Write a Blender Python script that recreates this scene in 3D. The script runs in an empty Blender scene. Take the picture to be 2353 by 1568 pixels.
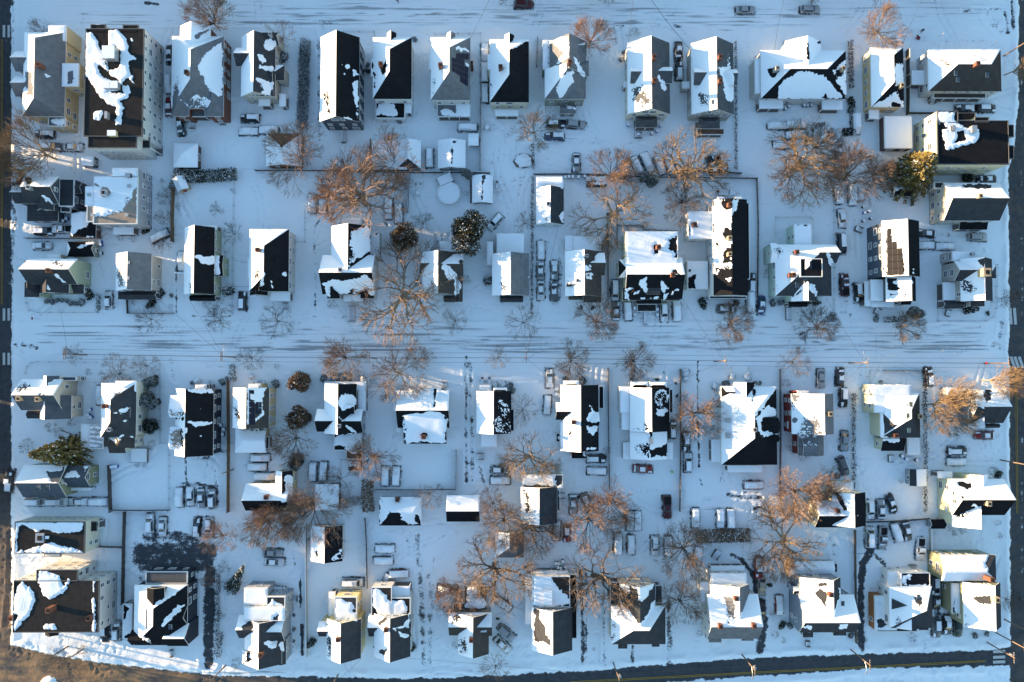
import bpy, math, random
import numpy as np
from mathutils import Vector, Matrix
S = bpy.context.scene
COL = S.collection
R_ = math.radians
# ------------------------------------------------------------------ camera, sky, sun, exposure
FX, CX, CY = 1830.0, 1176.5, 784.0          # focal length and centre of a 2353 x 1568 frame
NADIR = (1165.0, 850.0)                      # frame point straight below the drone
CAM_Z = 192.6
_u = np.array([NADIR[0] - CX, -(NADIR[1] - CY), -FX]); _u /= np.linalg.norm(_u)
ZW = -_u
XW = np.array([1.0, 0, 0]) - ZW * ZW[0]; XW /= np.linalg.norm(XW)
YW = np.cross(ZW, XW)
RM = np.array([XW, YW, ZW])                  # camera -> world
cd = bpy.data.cameras.new('drone_camera'); cam = bpy.data.objects.new('drone_camera', cd); COL.objects.link(cam)
m4 = Matrix([[RM[i][j] for j in range(3)] + [0] for i in range(3)] + [[0, 0, 0, 1]])
m4.translation = Vector((0, 0, CAM_Z)); cam.matrix_world = m4
cd.sensor_width = 36; cd.lens = 36 * FX / 2353; cd.clip_start = 1; cd.clip_end = 3000
S.camera = cam
SUN_EL, SUN_AZ = 5.4, 12.5                   # low winter sun from the left, slightly above the street axis
sdir = Vector((-math.cos(R_(SUN_AZ)) * math.cos(R_(SUN_EL)), math.sin(R_(SUN_AZ)) * math.cos(R_(SUN_EL)), math.sin(R_(SUN_EL))))
sl = bpy.data.lights.new('sun', 'SUN'); so = bpy.data.objects.new('sun', sl); COL.objects.link(so)
sl.energy = 5.0; sl.angle = R_(0.5); sl.color = (1.0, 0.7, 0.4)
so.rotation_euler = sdir.to_track_quat('Z', 'Y').to_euler()
wd = bpy.data.worlds.new('World'); S.world = wd; wd.use_nodes = True
_n = wd.node_tree.nodes; _l = wd.node_tree.links
sk = _n.new('ShaderNodeTexSky'); sk.sky_type = 'NISHITA'; sk.sun_disc = False
sk.sun_elevation = R_(SUN_EL); sk.sun_rotation = R_(-90 + SUN_AZ); sk.ozone_density = 1.9; sk.air_density = 1.0; sk.dust_density = 0.1
_n['Background'].inputs[1].default_value = 0.15
_l.new(sk.outputs[0], _n['Background'].inputs[0])
S.view_settings.view_transform = 'Standard'; S.view_settings.look = 'None'
S.view_settings.exposure = 2.18; S.view_settings.gamma = 1.0

# ------------------------------------------------------------------ frame -> ground helpers
def P(dx, dy, z=0.0):
    r = RM @ np.array([dx - CX, -(dy - CY), -FX])
    t = (z - CAM_Z) / r[2]
    return (r[0] * t, r[1] * t, z)
def project(pts):
    c = (np.asarray(pts, float) - np.array([0, 0, CAM_Z])) @ RM
    return np.stack([CX + FX * c[:, 0] / -c[:, 2], CY - FX * c[:, 1] / -c[:, 2]], 1)
def org(t): return (588.25 * int(t[0]), 391.8 * int(t[1]))
def D(t, x, y):
    o = org(t); return (o[0] + x / 4.0, o[1] + y / 4.0)
def G(t, x, y, z=0.0): return P(*D(t, x, y), z)

# ------------------------------------------------------------------ numpy noise
_rs = np.random.RandomState(7); _TAB = _rs.rand(256, 256)
def vnoise(x, y, sc, sd=0):
    x = np.asarray(x) / sc + 37.3 * sd + 500; y = np.asarray(y) / sc + 91.7 * sd + 500
    xi = np.floor(x).astype(int); yi = np.floor(y).astype(int); fx = x - xi; fy = y - yi
    fx = fx * fx * (3 - 2 * fx); fy = fy * fy * (3 - 2 * fy)
    a = _TAB[xi % 256, yi % 256]; b = _TAB[(xi + 1) % 256, yi % 256]; c = _TAB[xi % 256, (yi + 1) % 256]; d = _TAB[(xi + 1) % 256, (yi + 1) % 256]
    return (a * (1 - fx) + b * fx) * (1 - fy) + (c * (1 - fx) + d * fx) * fy
def psd(x, y, poly):
    if poly[0] == 'c': return poly[3] - np.hypot(x - poly[1], y - poly[2])
    d = np.full(x.shape, 1e9); ins = np.zeros(x.shape, bool); n = len(poly)
    for i in range(n):
        ax, ay = poly[i]; bx, by = poly[(i + 1) % n]
        ex, ey = bx - ax, by - ay; L = ex * ex + ey * ey + 1e-9
        t = np.clip(((x - ax) * ex + (y - ay) * ey) / L, 0, 1)
        d = np.minimum(d, np.hypot(x - ax - t * ex, y - ay - t * ey))
        if ay != by:
            c = ((ay > y) != (by > y)) & (x < (bx - ax) * (y - ay) / (by - ay) + ax)
            ins ^= c
    return np.where(ins, d, -d)

# ------------------------------------------------------------------ objects
def fit(l):                                      # a label keeps to 16 words: drop articles from the end first
    for a in (' the ', ' its ', ' a '):
        while len(l.split()) > 16 and a in l: k = l.rfind(a); l = l[:k] + ' ' + l[k + len(a):]
    return l
def tag(o, label=None, cat=None, group=None, kind=None):
    if label: label = fit(label)
    if label: o['label'] = label
    if cat: o['category'] = cat
    if group: o['group'] = group
    if kind: o['kind'] = kind
    return o
def empty(name, loc, rz=0.0):
    o = bpy.data.objects.new(name, None); COL.objects.link(o); o.location = loc; o.rotation_euler = (0, 0, rz); o.empty_display_size = .3
    return o
def mesh(name, v, f, mats, midx=None, smooth=False):
    me = bpy.data.meshes.new(name); me.from_pydata([tuple(p) for p in v], [], f)
    for m in (mats if isinstance(mats, (list, tuple)) else [mats]): me.materials.append(m)
    if midx is not None: me.polygons.foreach_set('material_index', midx)
    if smooth: me.polygons.foreach_set('use_smooth', [True] * len(me.polygons))
    me.update(); return me
def obj(name, me, parent=None, loc=(0, 0, 0), rz=0.0):
    o = bpy.data.objects.new(name, me); COL.objects.link(o); o.location = loc
    if rz: o.rotation_euler = (0, 0, rz)
    if parent: o.parent = parent
    return o
class MB:
    def __init__(s): s.v = []; s.f = []; s.m = []
    def add(s, v, f, m=0):
        k = len(s.v); s.v += [tuple(p) for p in v]; s.f += [tuple(i + k for i in q) for q in f]; s.m += [m] * len(f)
    def box(s, x0, y0, z0, x1, y1, z1, m=0):
        s.add([(x0, y0, z0), (x1, y0, z0), (x1, y1, z0), (x0, y1, z0), (x0, y0, z1), (x1, y0, z1), (x1, y1, z1), (x0, y1, z1)],
              [(3, 2, 1, 0), (4, 5, 6, 7), (0, 1, 5, 4), (1, 2, 6, 5), (2, 3, 7, 6), (3, 0, 4, 7)], m)
    def tube(s, pts, rad, n=5, m=0, cap=True):
        pts = [Vector(p) for p in pts]; k = len(s.v); rings = len(pts)
        for i, p in enumerate(pts):
            d = (pts[min(i + 1, rings - 1)] - pts[max(i - 1, 0)])
            d = d.normalized() if d.length > 1e-9 else Vector((0, 0, 1))
            a = d.cross(Vector((0, 0, 1))) if abs(d.z) < .95 else d.cross(Vector((1, 0, 0)))
            a.normalize(); b = d.cross(a); r = rad[i] if hasattr(rad, '__len__') else rad
            for j in range(n):
                t = 2 * math.pi * j / n; s.v.append(tuple(p + a * (r * math.cos(t)) + b * (r * math.sin(t))))
        for i in range(rings - 1):
            for j in range(n):
                s.f.append((k + i * n + j, k + i * n + (j + 1) % n, k + (i + 1) * n + (j + 1) % n, k + (i + 1) * n + j)); s.m.append(m)
        if cap:
            s.f.append(tuple(k + j for j in range(n))[::-1]); s.m.append(m)
            s.f.append(tuple(k + (rings - 1) * n + j for j in range(n))); s.m.append(m)
    def mesh(s, name, mats, smooth=False): return mesh(name, s.v, s.f, mats, s.m, smooth)
    def build(s, name, mats, parent=None, loc=(0, 0, 0), rz=0.0, smooth=False):
        return obj(name, s.mesh(name, mats, smooth), parent, loc, rz)

# ------------------------------------------------------------------ materials
_M = {}
def nmat(name, col, rough=.8, var=.25, nsc=1.5, bump=0.0, bsc=8.0, metal=0.0, wave=None, spec=.3):
    if name in _M: return _M[name]
    m = bpy.data.materials.new(name); m.use_nodes = True; nt = m.node_tree; N = nt.nodes; L = nt.links; b = N['Principled BSDF']
    b.inputs['Roughness'].default_value = rough; b.inputs['Metallic'].default_value = metal; b.inputs['Specular IOR Level'].default_value = spec
    tc = N.new('ShaderNodeTexCoord')
    nz = N.new('ShaderNodeTexNoise'); nz.inputs['Scale'].default_value = nsc; nz.inputs['Detail'].default_value = 5
    L.new(tc.outputs['Object'], nz.inputs['Vector'])
    mx = N.new('ShaderNodeMixRGB'); L.new(nz.outputs[0], mx.inputs[0])
    mx.inputs[1].default_value = tuple(min(1, c * (1 - var)) for c in col) + (1,); mx.inputs[2].default_value = tuple(min(1, c * (1 + var)) for c in col) + (1,)
    out = mx.outputs[0]
    if wave:                                   # (scale, direction, strength): rows of shingles, clapboards, boards
        wv = N.new('ShaderNodeTexWave'); wv.bands_direction = wave[1]; wv.inputs['Scale'].default_value = wave[0]; wv.inputs['Distortion'].default_value = .4
        L.new(tc.outputs['Object'], wv.inputs['Vector'])
        m2 = N.new('ShaderNodeMixRGB'); m2.blend_type = 'MULTIPLY'; m2.inputs[0].default_value = wave[2]
        L.new(out, m2.inputs[1]); L.new(wv.outputs[0], m2.inputs[2]); out = m2.outputs[0]
    L.new(out, b.inputs['Base Color'])
    if bump:
        n2 = N.new('ShaderNodeTexNoise'); n2.inputs['Scale'].default_value = bsc; n2.inputs['Detail'].default_value = 4
        L.new(tc.outputs['Object'], n2.inputs['Vector'])
        bp = N.new('ShaderNodeBump'); bp.inputs['Strength'].default_value = bump; bp.inputs['Distance'].default_value = .1
        L.new(n2.outputs[0], bp.inputs['Height']); L.new(bp.outputs[0], b.inputs['Normal'])
    _M[name] = m; return m
SNOW = nmat('snow', (.82, .85, .88), .7, .04, .6, .35, 3.0)
WALLC = dict(tan=(.58, .45, .26), offwhite=(.55, .55, .53), brick=(.17, .065, .04), beige=(.5, .46, .38), slate=(.07, .085, .11), white=(.7, .7, .69),
             greige=(.4, .38, .35), gray=(.3, .32, .35), cream=(.68, .63, .5), olive=(.25, .25, .16), sage=(.33, .38, .27), navy=(.025, .03, .045),
             mint=(.48, .6, .52), red=(.2, .035, .03), yellow=(.66, .56, .3), paleyel=(.6, .58, .4), bluegray=(.2, .24, .29), darkbrick=(.1, .06, .05),
             graygreen=(.28, .3, .25), orange=(.36, .15, .06), black=(.02, .02, .023), brown=(.2, .12, .08))
ROOFC = dict(black=(.017, .0175, .02), charcoal=(.055, .058, .064), gray=(.17, .175, .185), midgray=(.1, .105, .112), brown=(.075, .067, .06), bluegray=(.09, .105, .125),
             gravel=(.33, .27, .22), tar=(.036, .034, .033), silver=(.4, .41, .42), teal=(.03, .3, .33), rust=(.16, .09, .06))
def wallm(c): return nmat('siding_' + c, WALLC[c], .75, .1, .8, .0, 8, 0, (2.2, 'Z', .18))
def roofm(c): return nmat('shingle_' + c, ROOFC[c], .9, .38, .8, .3, 14, 0, (1.4, 'Z', .2), spec=.0)
TRIM = nmat('white_trim', (.72, .72, .71), .6, .05)
GLASS = nmat('window_glass', (.03, .04, .05), .08, .2, spec=.8)
BRICK = nmat('chimney_brick', (.15, .06, .038), .85, .35, 6)
DARK = nmat('soot_black', (.012, .012, .013), .9, .2)
WOOD = nmat('weathered_wood', (.13, .1, .075), .85, .3, 3)
GREYWOOD = nmat('grey_wood', (.16, .15, .145), .85, .25, 3)
METAL = nmat('galvanised_metal', (.42, .43, .44), .4, .15, 2, metal=.6)
POLEW = nmat('pole_timber', (.17, .12, .085), .85, .3, 3)
SOLAR = nmat('solar_cell', (.01, .012, .03), .55, .15, 3, spec=.15)
SOLARB = nmat('brown_solar_cell', (.026, .024, .024), .6, .2, 3, spec=.15)
ASPH = nmat('asphalt', (.04, .042, .046), .85, .25, 2)

# ------------------------------------------------------------------ buildings
def W(x0, y0, x1, y1, e, ax='y', s='', r=None, h0=0., h1=0., rf=.5, b=0., k='g', wall=None, roof=None, win=True):
    return dict(q=(x0, y0, x1, y1), e=e, ax=ax, s=s, r=r, h0=h0, h1=h1, rf=rf, b=b, k=k, wall=wall, roof=roof, win=win)
def wing_faces(w, t):
    x0, y0, x1, y1 = w['q']; e = w['e']
    a = G(t, x0, (y0 + y1) / 2, e); c = G(t, x1, (y0 + y1) / 2, e); tp = G(t, (x0 + x1) / 2, y0, e); bt = G(t, (x0 + x1) / 2, y1, e)
    X0, X1, Y1, Y0 = a[0], c[0], tp[1], bt[1]
    w['rect'] = (X0, Y0, X1, Y1)
    if w['k'] in ('f', 'pf'):
        w['faces'] = {'F': [(X0, Y1, e), (X0, Y0, e), (X1, Y0, e), (X1, Y1, e)]}; return
    hw = (X1 - X0) / 2 if w['ax'] == 'y' else (Y1 - Y0) / 2
    z = e + (w['r'] if w['r'] is not None else .8 * hw); w['rz'] = z
    F = {}
    if w['ax'] == 'y':
        xr = X0 + w['rf'] * (X1 - X0); ln = Y1 - Y0
        i0, i1 = w['h0'] * hw, w['h1'] * hw
        if i0 + i1 > ln * .96: q = ln * .96 / (i0 + i1); i0 *= q; i1 *= q
        a, bq = (xr, Y1 - i0, z), (xr, Y0 + i1, z)
        F['L'] = [(X0, Y1, e), (X0, Y0, e), bq, a]; F['R'] = [a, bq, (X1, Y0, e), (X1, Y1, e)]
        if i0 > 0: F['T'] = [(X0, Y1, e), a, (X1, Y1, e)]
        if i1 > 0: F['B'] = [(X0, Y0, e), (X1, Y0, e), bq]
    else:
        yr = Y1 - w['rf'] * (Y1 - Y0); ln = X1 - X0
        i0, i1 = w['h0'] * hw, w['h1'] * hw
        if i0 + i1 > ln * .96: q = ln * .96 / (i0 + i1); i0 *= q; i1 *= q
        a, bq = (X0 + i0, yr, z), (X1 - i1, yr, z)
        F['T'] = [(X0, Y1, e), a, bq, (X1, Y1, e)]; F['B'] = [a, (X0, Y0, e), (X1, Y0, e), bq]
        if i0 > 0: F['L'] = [(X0, Y1, e), (X0, Y0, e), a]
        if i1 > 0: F['R'] = [bq, (X1, Y0, e), (X1, Y1, e)]
    w['faces'] = F
def plane_z(f, x, y):
    a, b, c = (Vector(p) for p in f[:3]); n = (b - a).cross(c - a)
    if abs(n.z) < 1e-9: return -1e9
    return a.z - (n.x * (x - a.x) + n.y * (y - a.y)) / n.z
def inpoly(f, x, y):
    s = 0
    for i in range(len(f)):
        a, b = f[i], f[(i + 1) % len(f)]
        if (b[0] - a[0]) * (y - a[1]) - (b[1] - a[1]) * (x - a[0]) < -1e-6: return False
    return True
def roof_z(ws, x, y):
    z = 0.
    for w in ws:
        for f in w['faces'].values():
            if inpoly(f, x, y): z = max(z, plane_z(f, x, y))
    return z
def on_roof(ws, t, x, y, z=7.0):
    for _ in range(7):
        p = G(t, x, y, z); z = .5 * z + .5 * max(roof_z(ws, p[0], p[1]), .0)
    p = G(t, x, y, z); return (p[0], p[1], max(roof_z(ws, p[0], p[1]), 0))
_win = {}
def window_mesh(w, h, tm, blind):
    k = (w, h, tm.name, blind)
    if k not in _win:
        mb = MB(); d = .06; t = .11
        mb.box(-w / 2 - t, -d, -h / 2 - t, -w / 2, .02, h / 2 + t); mb.box(w / 2, -d, -h / 2 - t, w / 2 + t, .02, h / 2 + t)
        mb.box(-w / 2, -d, h / 2, w / 2, .02, h / 2 + t); mb.box(-w / 2, -d - .04, -h / 2 - t, w / 2, .02, -h / 2)
        mb.box(-w / 2, -d + .01, -.035, w / 2, .02, .035)
        mb.add([(-w / 2, -.015, -h / 2), (w / 2, -.015, -h / 2), (w / 2, -.015, h / 2), (-w / 2, -.015, h / 2)], [(0, 1, 2, 3)], 1)
        if blind: mb.add([(-w / 2, -.02, 0), (w / 2, -.02, 0), (w / 2, -.02, h / 2), (-w / 2, -.02, h / 2)], [(0, 1, 2, 3)], 2)
        _win[k] = mb.mesh('window', [tm, GLASS, nmat('window_blind', (.4, .39, .36), .8, .1)])
    return _win[k]
def door_mesh(c):
    if ('d', c) not in _win:
        mb = MB(); mb.box(-.6, -.05, 0, .6, .02, 2.2); mb.box(-.48, -.08, 0, .48, -.051, 2.08, 1); mb.box(.3, -.12, .95, .38, -.081, 1.05, 2)
        _win['d', c] = mb.mesh('door', [TRIM, nmat('door_' + c, dict(red=(.25, .03, .03), white=(.6, .6, .58), dark=(.05, .05, .055))[c], .5, .1), METAL])
    return _win['d', c]
HOUSE_RECTS = []
def snow_mesh(ws, t, add, sub, dust, name, parent, o, thick=.13):
    V = []; Fc = []; rnd_ = np.random.RandomState(9)
    for w in ws:
        for fn, f in w['faces'].items():
            full = fn in w['s']
            f = [np.array(p) for p in f]
            if len(f) == 3: f = [f[0], f[1], f[2], f[2]] if fn != 'T' else [f[0], f[1], f[1], f[2]]
            la = max(np.linalg.norm(f[1] - f[0]), np.linalg.norm(f[2] - f[3])); lb = max(np.linalg.norm(f[3] - f[0]), np.linalg.norm(f[2] - f[1]))
            na, nb = max(2, int(la / .22)), max(2, int(lb / .22))
            u, v = np.meshgrid(np.linspace(0, 1, na + 1), np.linspace(0, 1, nb + 1), indexing='ij'); u = u.ravel()[:, None]; v = v.ravel()[:, None]
            p = (1 - u) * (1 - v) * f[0] + u * (1 - v) * f[1] + u * v * f[2] + (1 - u) * v * f[3]
            if not full and not add: continue
            q = project(p); og = org(t); tx = (q[:, 0] - og[0]) * 4; ty = (q[:, 1] - og[1]) * 4
            d = np.full(len(p), 1.5 if full else -3.0)
            for a in add: d = np.maximum(d, psd(tx, ty, a) / 38)
            for a in sub: d = np.minimum(d, -psd(tx, ty, a) / 38)
            if d.max() < -.3 and not full: continue
            nz = (vnoise(p[:, 0], p[:, 1], 1.3, 1) - .5) * .55 + (vnoise(p[:, 0], p[:, 1], .5, 2) - .5) * .5 + (vnoise(p[:, 0], p[:, 1], .24, 6) - .5) * .3
            d = np.where(np.abs(d) < 1.2, d + nz, d)
            for a in dust:
                dd = psd(tx, ty, a) / 38
                tex = (rnd_.rand(len(p)) - .5) * 1.1 + (vnoise(p[:, 0], p[:, 1] * 1.5, .36, 3) - .5) * .7 + (vnoise(p[:, 0], p[:, 1], 1.1, 5) - .5) * .8
                d = np.where(dd > -.3, np.minimum(d, .3 - np.clip(dd, -.3, .8) * .8 + tex), d)
            e = np.minimum(np.minimum(u[:, 0], 1 - u[:, 0]) * la, np.minimum(v[:, 0], 1 - v[:, 0]) * lb)
            h = np.clip(d * .3 + .015, -.05, thick + .05 * (vnoise(p[:, 0], p[:, 1], 1.7, 4) - .3))
            h = np.where(h > .05, np.minimum(h, .05 + e * .35), h)
            pz = p.copy(); pz[:, 2] += h
            ok = h > -.045; k = len(V)
            idx = np.arange((na + 1) * (nb + 1)).reshape(na + 1, nb + 1)
            use = np.zeros(len(p), bool); fl = []
            for i in range(na):
                for j in range(nb):
                    a, b_, c, d_ = idx[i, j], idx[i + 1, j], idx[i + 1, j + 1], idx[i, j + 1]
                    if ok[a] or ok[b_] or ok[c] or ok[d_]: fl.append((a, b_, c, d_)); use[[a, b_, c, d_]] = True
            mp = np.cumsum(use) - 1 + k
            V += [tuple(x) for x in (pz[use] - np.array(o))]
            Fc += [tuple(int(mp[i]) for i in q_) for q_ in fl]
    if Fc:
        me = mesh(name, V, Fc, SNOW, smooth=True); obj(name, me, parent)
def BLD(t, name, label, wall, roof, wings, add=(), sub=(), dust=(), chim=(), unit=(), solar=(), tarp=(), cat='house', group='houses on the snowy blocks', trim=None, door='white', sky=(), steps=()):
    for w in wings: wing_faces(w, t)
    big = max((w for w in wings), key=lambda w: (w['rect'][2] - w['rect'][0]) * (w['rect'][3] - w['rect'][1]) * (w['e'] if w['k'] in 'gf' else .1))
    X0, Y0, X1, Y1 = big['rect']; o = ((X0 + X1) / 2, (Y0 + Y1) / 2, 0)
    root = empty(name, o); tag(root, label, cat, group)
    tm = trim or TRIM
    for w in wings:
        HOUSE_RECTS.append(w['rect'])
    loc = lambda p: (p[0] - o[0], p[1] - o[1], p[2])
    rng = random.Random(label)
    # roofs, one part per covering
    byroof = {}
    for i, w in enumerate(wings): byroof.setdefault((w['roof'] or roof, w['k'] in ('p', 'pf'), i if w['k'] in ('p', 'pf') else -1), []).append(w)
    for (rc, porch, _), L in byroof.items():
        mb = MB()
        for w in L:
            th = .22
            if w['k'] in ('f', 'pf'):
                x0, y0, x1, y1 = w['rect']; e = w['e']
                A, B_, C, D_ = (loc(p) for p in w['faces']['F'])
                mb.add([A, B_, C, D_], [(0, 1, 2, 3)], 0)
                if w['k'] == 'pf': mb.add([loc((x0, y0, e - th)), loc((x1, y0, e - th)), loc((x1, y1, e - th)), loc((x0, y1, e - th))], [(3, 2, 1, 0)], 0)
                pw, ph = (.12, .1)
                lo = e - (th if w['k'] == 'pf' else .35)
                for (a0, b0, a1, b1) in ((x0 - .04, y0 - .04, x1 + .04, y0 + pw), (x0 - .04, y1 - pw, x1 + .04, y1 + .04), (x0 - .04, y0 + pw, x0 + pw, y1 - pw), (x1 - pw, y0 + pw, x1 + .04, y1 - pw)):
                    mb.box(a0 - o[0], b0 - o[1], lo, a1 - o[0], b1 - o[1], e + ph, 1)
                continue
            edges = {}
            for f in w['faces'].values():
                q = [loc(p) for p in f]
                mb.add(q, [tuple(range(len(q)))], 0)
                mb.add([(p[0], p[1], p[2] - th) for p in q], [tuple(range(len(q)))[::-1]], 0)
                for i in range(len(q)):
                    a, b_ = q[i], q[(i + 1) % len(q)]
                    k1 = tuple(round(c, 3) for c in a); k2 = tuple(round(c, 3) for c in b_)
                    if k1 == k2: continue
                    if (k2, k1) in edges: edges.pop((k2, k1))
                    else: edges[(k1, k2)] = 1
            for a, b_ in edges:
                mb.add([(a[0], a[1], a[2] - th), (b_[0], b_[1], b_[2] - th), b_, a], [(0, 1, 2, 3)], 1)
        mb.build('porch_roof' if porch else 'roof', [roofm(rc), nmat('dark_flashing', (.1, .1, .1), .7, .2) if cat == 'apartment block' else tm], root)
    # walls
    bywall = {}; wins = []
    solid = [w for w in wings if w['k'] in 'gf']
    for w in solid:
        x0, y0, x1, y1 = w['rect']; g = .28 if w['k'] == 'g' else .02
        x0 += g; y0 += g; x1 -= g; y1 -= g; e = w['e'] - .02; b0 = w['b']
        if w['k'] == 'f': e -= .3
        elif w['e'] > 0:
            hw = (w['rect'][2] - w['rect'][0]) / 2 if w['ax'] == 'y' else (w['rect'][3] - w['rect'][1]) / 2
            e = w['e'] + (w['rz'] - w['e']) / max(hw, .1) * g * .6 - .22
        sides = [((x0, y1), (x0, y0), 'L'), ((x0, y0), (x1, y0), 'B'), ((x1, y0), (x1, y1), 'R'), ((x1, y1), (x0, y1), 'T')]
        mb = bywall.setdefault(w['wall'] or wall, MB())
        for a, b_, sd in sides:
            vs = [(a[0], a[1], b0), (b_[0], b_[1], b0), (b_[0], b_[1], e), (a[0], a[1], e)]
            gab = w['k'] == 'g' and sd not in w['faces']
            if gab:
                zt = w['rz'] - .24
                if w['ax'] == 'y': xm = w['rect'][0] + w['rf'] * (w['rect'][2] - w['rect'][0]); pk = (xm, a[1], zt)
                else: pk = (a[0], w['rect'][3] - w['rf'] * (w['rect'][3] - w['rect'][1]), zt)
                vs.insert(3, pk)
            mb.add([loc(p) for p in vs], [tuple(range(len(vs)))], 0)
            if not w['win'] or w['b'] > 0: continue
            L = math.hypot(b_[0] - a[0], b_[1] - a[1]); ang = math.atan2(b_[1] - a[1], b_[0] - a[0])
            nfl = max(1, int((w['e'] + .3) / 2.75)) if w['e'] > 3.4 else (1 if w['e'] > 2.3 and L > 4 else 0)
            nc = max(1, int((L - .6) / 2.5))
            zz = [1.75 + 2.75 * i for i in range(nfl)] if w['e'] > 3.4 else [1.4]
            ps = [(z, (i + .5) / nc + rng.uniform(-.05, .05) / nc) for z in zz for i in range(nc)]
            if gab and w['rz'] - w['e'] > 2.2: ps += [(w['e'] + .75, .5 - .9 / L), (w['e'] + .75, .5 + .9 / L)] if L > 7 else [(w['e'] + .75, .5)]
            for z, u in ps:
                px, py = a[0] + (b_[0] - a[0]) * u, a[1] + (b_[1] - a[1]) * u
                hid = False
                for w2 in wings:
                    if w2 is w: continue
                    r2 = w2['rect']
                    if r2[0] - .3 < px < r2[2] + .3 and r2[1] - .3 < py < r2[3] + .3 and w2['b'] < z and w2['e'] > z - .9 and w2['k'] in 'gf': hid = True
                    if w2['k'] in ('p', 'pf') and r2[0] - .3 < px < r2[2] + .3 and r2[1] - .3 < py < r2[3] + .3 and abs(w2['e'] - z) < .9: hid = True
                if hid or rng.random() < .1: continue
                wins.append((px, py, z, ang, rng.random()))
    for c, mb in bywall.items(): mb.build('wall', wallm(c), root)
    for px, py, z, ang, q in wins[:90]:
        wm = window_mesh(.85, 1.4, tm, q < .4) if q < .72 else window_mesh(1.5, 1.35, tm, False)
        obj('window', wm, root, (px - o[0], py - o[1], z), ang)
    # door on the side towards the street
    if big['e'] > 3.6 and big['k'] in 'gf':
        obj('door', door_mesh(door), root, (rng.uniform(-1.5, 1.5), (Y0 if o[1] < 0 or big is None else Y1) - o[1] + (.26 if o[1] < 0 else -.26), .35), 0 if o[1] < 0 else math.pi)
    # porches: floor and posts
    for w in wings:
        if w['k'] not in ('p', 'pf'): continue
        x0, y0, x1, y1 = (a - b_ for a, b_ in zip(w['rect'], (o[0], o[1], o[0], o[1])))
        mb = MB(); mb.box(x0 + .15, y0 + .15, 0, x1 - .15, y1 - .15, max(.3, w['b'])); mb.build('porch_floor', GREYWOOD, root)
        n = max(2, int(max(x1 - x0, y1 - y0) / 2.6) + 1)
        pm = MB(); pm.box(-.08, -.08, 0, .08, .08, w['e'] - .25 - .3); pm = pm.mesh('porch_post', tm)
        seen = set()
        for i in range(n):
            u = i / (n - 1)
            for q in (((x0 + .25 + (x1 - x0 - .5) * u, y0 + .25), (x0 + .25 + (x1 - x0 - .5) * u, y1 - .25)) if x1 - x0 > y1 - y0 else ((x0 + .25, y0 + .25 + (y1 - y0 - .5) * u), (x1 - .25, y0 + .25 + (y1 - y0 - .5) * u))):
                wx, wy = q[0] + o[0], q[1] + o[1]
                if any(s_['rect'][0] < wx < s_['rect'][2] and s_['rect'][1] < wy < s_['rect'][3] for s_ in solid): continue
                obj('porch_post', pm, root, (q[0], q[1], .3))
    for c in chim:
        x, y = c[0], c[1]; h = c[2] if len(c) > 2 else 1.5; sz = c[3] if len(c) > 3 else .42
        p = on_roof(wings, t, x, y); q = loc(p); m = BRICK if len(c) < 5 else {'w': METAL, 'g': nmat('grey_stucco', (.3, .29, .28), .8, .15), 't': nmat('tan_block', (.45, .33, .2), .8, .2)}[c[4]]
        mb = MB(); mb.box(q[0] - sz, q[1] - sz * 1.1, q[2] - 1.2, q[0] + sz, q[1] + sz * 1.1, q[2] + h)
        mb.box(q[0] - sz - .07, q[1] - sz * 1.1 - .07, q[2] + h, q[0] + sz + .07, q[1] + sz * 1.1 + .07, q[2] + h + .12)
        mb.box(q[0] - sz * .55, q[1] - sz * .6, q[2] + h + .121, q[0] + sz * .55, q[1] + sz * .6, q[2] + h + .2, 1)
        mb.build('chimney', [m, DARK], root)
    for c in unit:                             # rooftop boxes: x0,y0,x1,y1,height,material key
        p0 = on_roof(wings, t, c[0], c[3]); p1 = on_roof(wings, t, c[2], c[1]); z = (p0[2] + p1[2]) / 2
        a, b_ = loc(p0), loc(p1); mb = MB(); mk = c[5]
        mb.box(a[0], a[1], z - .1, b_[0], b_[1], z + c[4], 0)
        mb.box(a[0] - .06, a[1] - .06, z + c[4], b_[0] + .06, b_[1] + .06, z + c[4] + (.14 if 's' in mk else .06), 1)
        um = {'t': wallm('tan'), 'm': METAL, 'd': DARK, 'b': BRICK, 'w': wallm('offwhite'), 'r': wallm('slate')}[mk[0]]
        mb.build('rooftop_unit', [um, SNOW if 's' in mk else METAL], root)
    for s_ in solar:                           # corner list in frame order TL,TR,BR,BL then columns, rows, skip list, material
        c = [Vector(loc(on_roof(wings, t, *q))) for q in s_[0]]; nx, ny = s_[1], s_[2]; sk_ = s_[3]; sm = s_[4] if len(s_) > 4 else SOLAR
        for i in range(nx):
            for j in range(ny):
                if (i, j) in sk_: continue
                def bl(u, v): return (c[0] * (1 - u) + c[1] * u) * (1 - v) + (c[3] * (1 - u) + c[2] * u) * v
                g = .035; q = [bl((i + g) / nx, (j + g) / ny), bl((i + g) / nx, (j + 1 - g) / ny), bl((i + 1 - g) / nx, (j + 1 - g) / ny), bl((i + 1 - g) / nx, (j + g) / ny)]
                up = Vector((0, 0, .14)); dn = Vector((0, 0, .08))
                mesh_v = [p + dn for p in q] + [p + up for p in q]
                obj('solar_panel', mesh('solar_panel', mesh_v, [(4, 5, 6, 7), (0, 4, 7, 3), (1, 5, 4, 0), (2, 6, 5, 1), (3, 7, 6, 2)], [sm, METAL], [0, 1, 1, 1, 1]), root)
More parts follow.
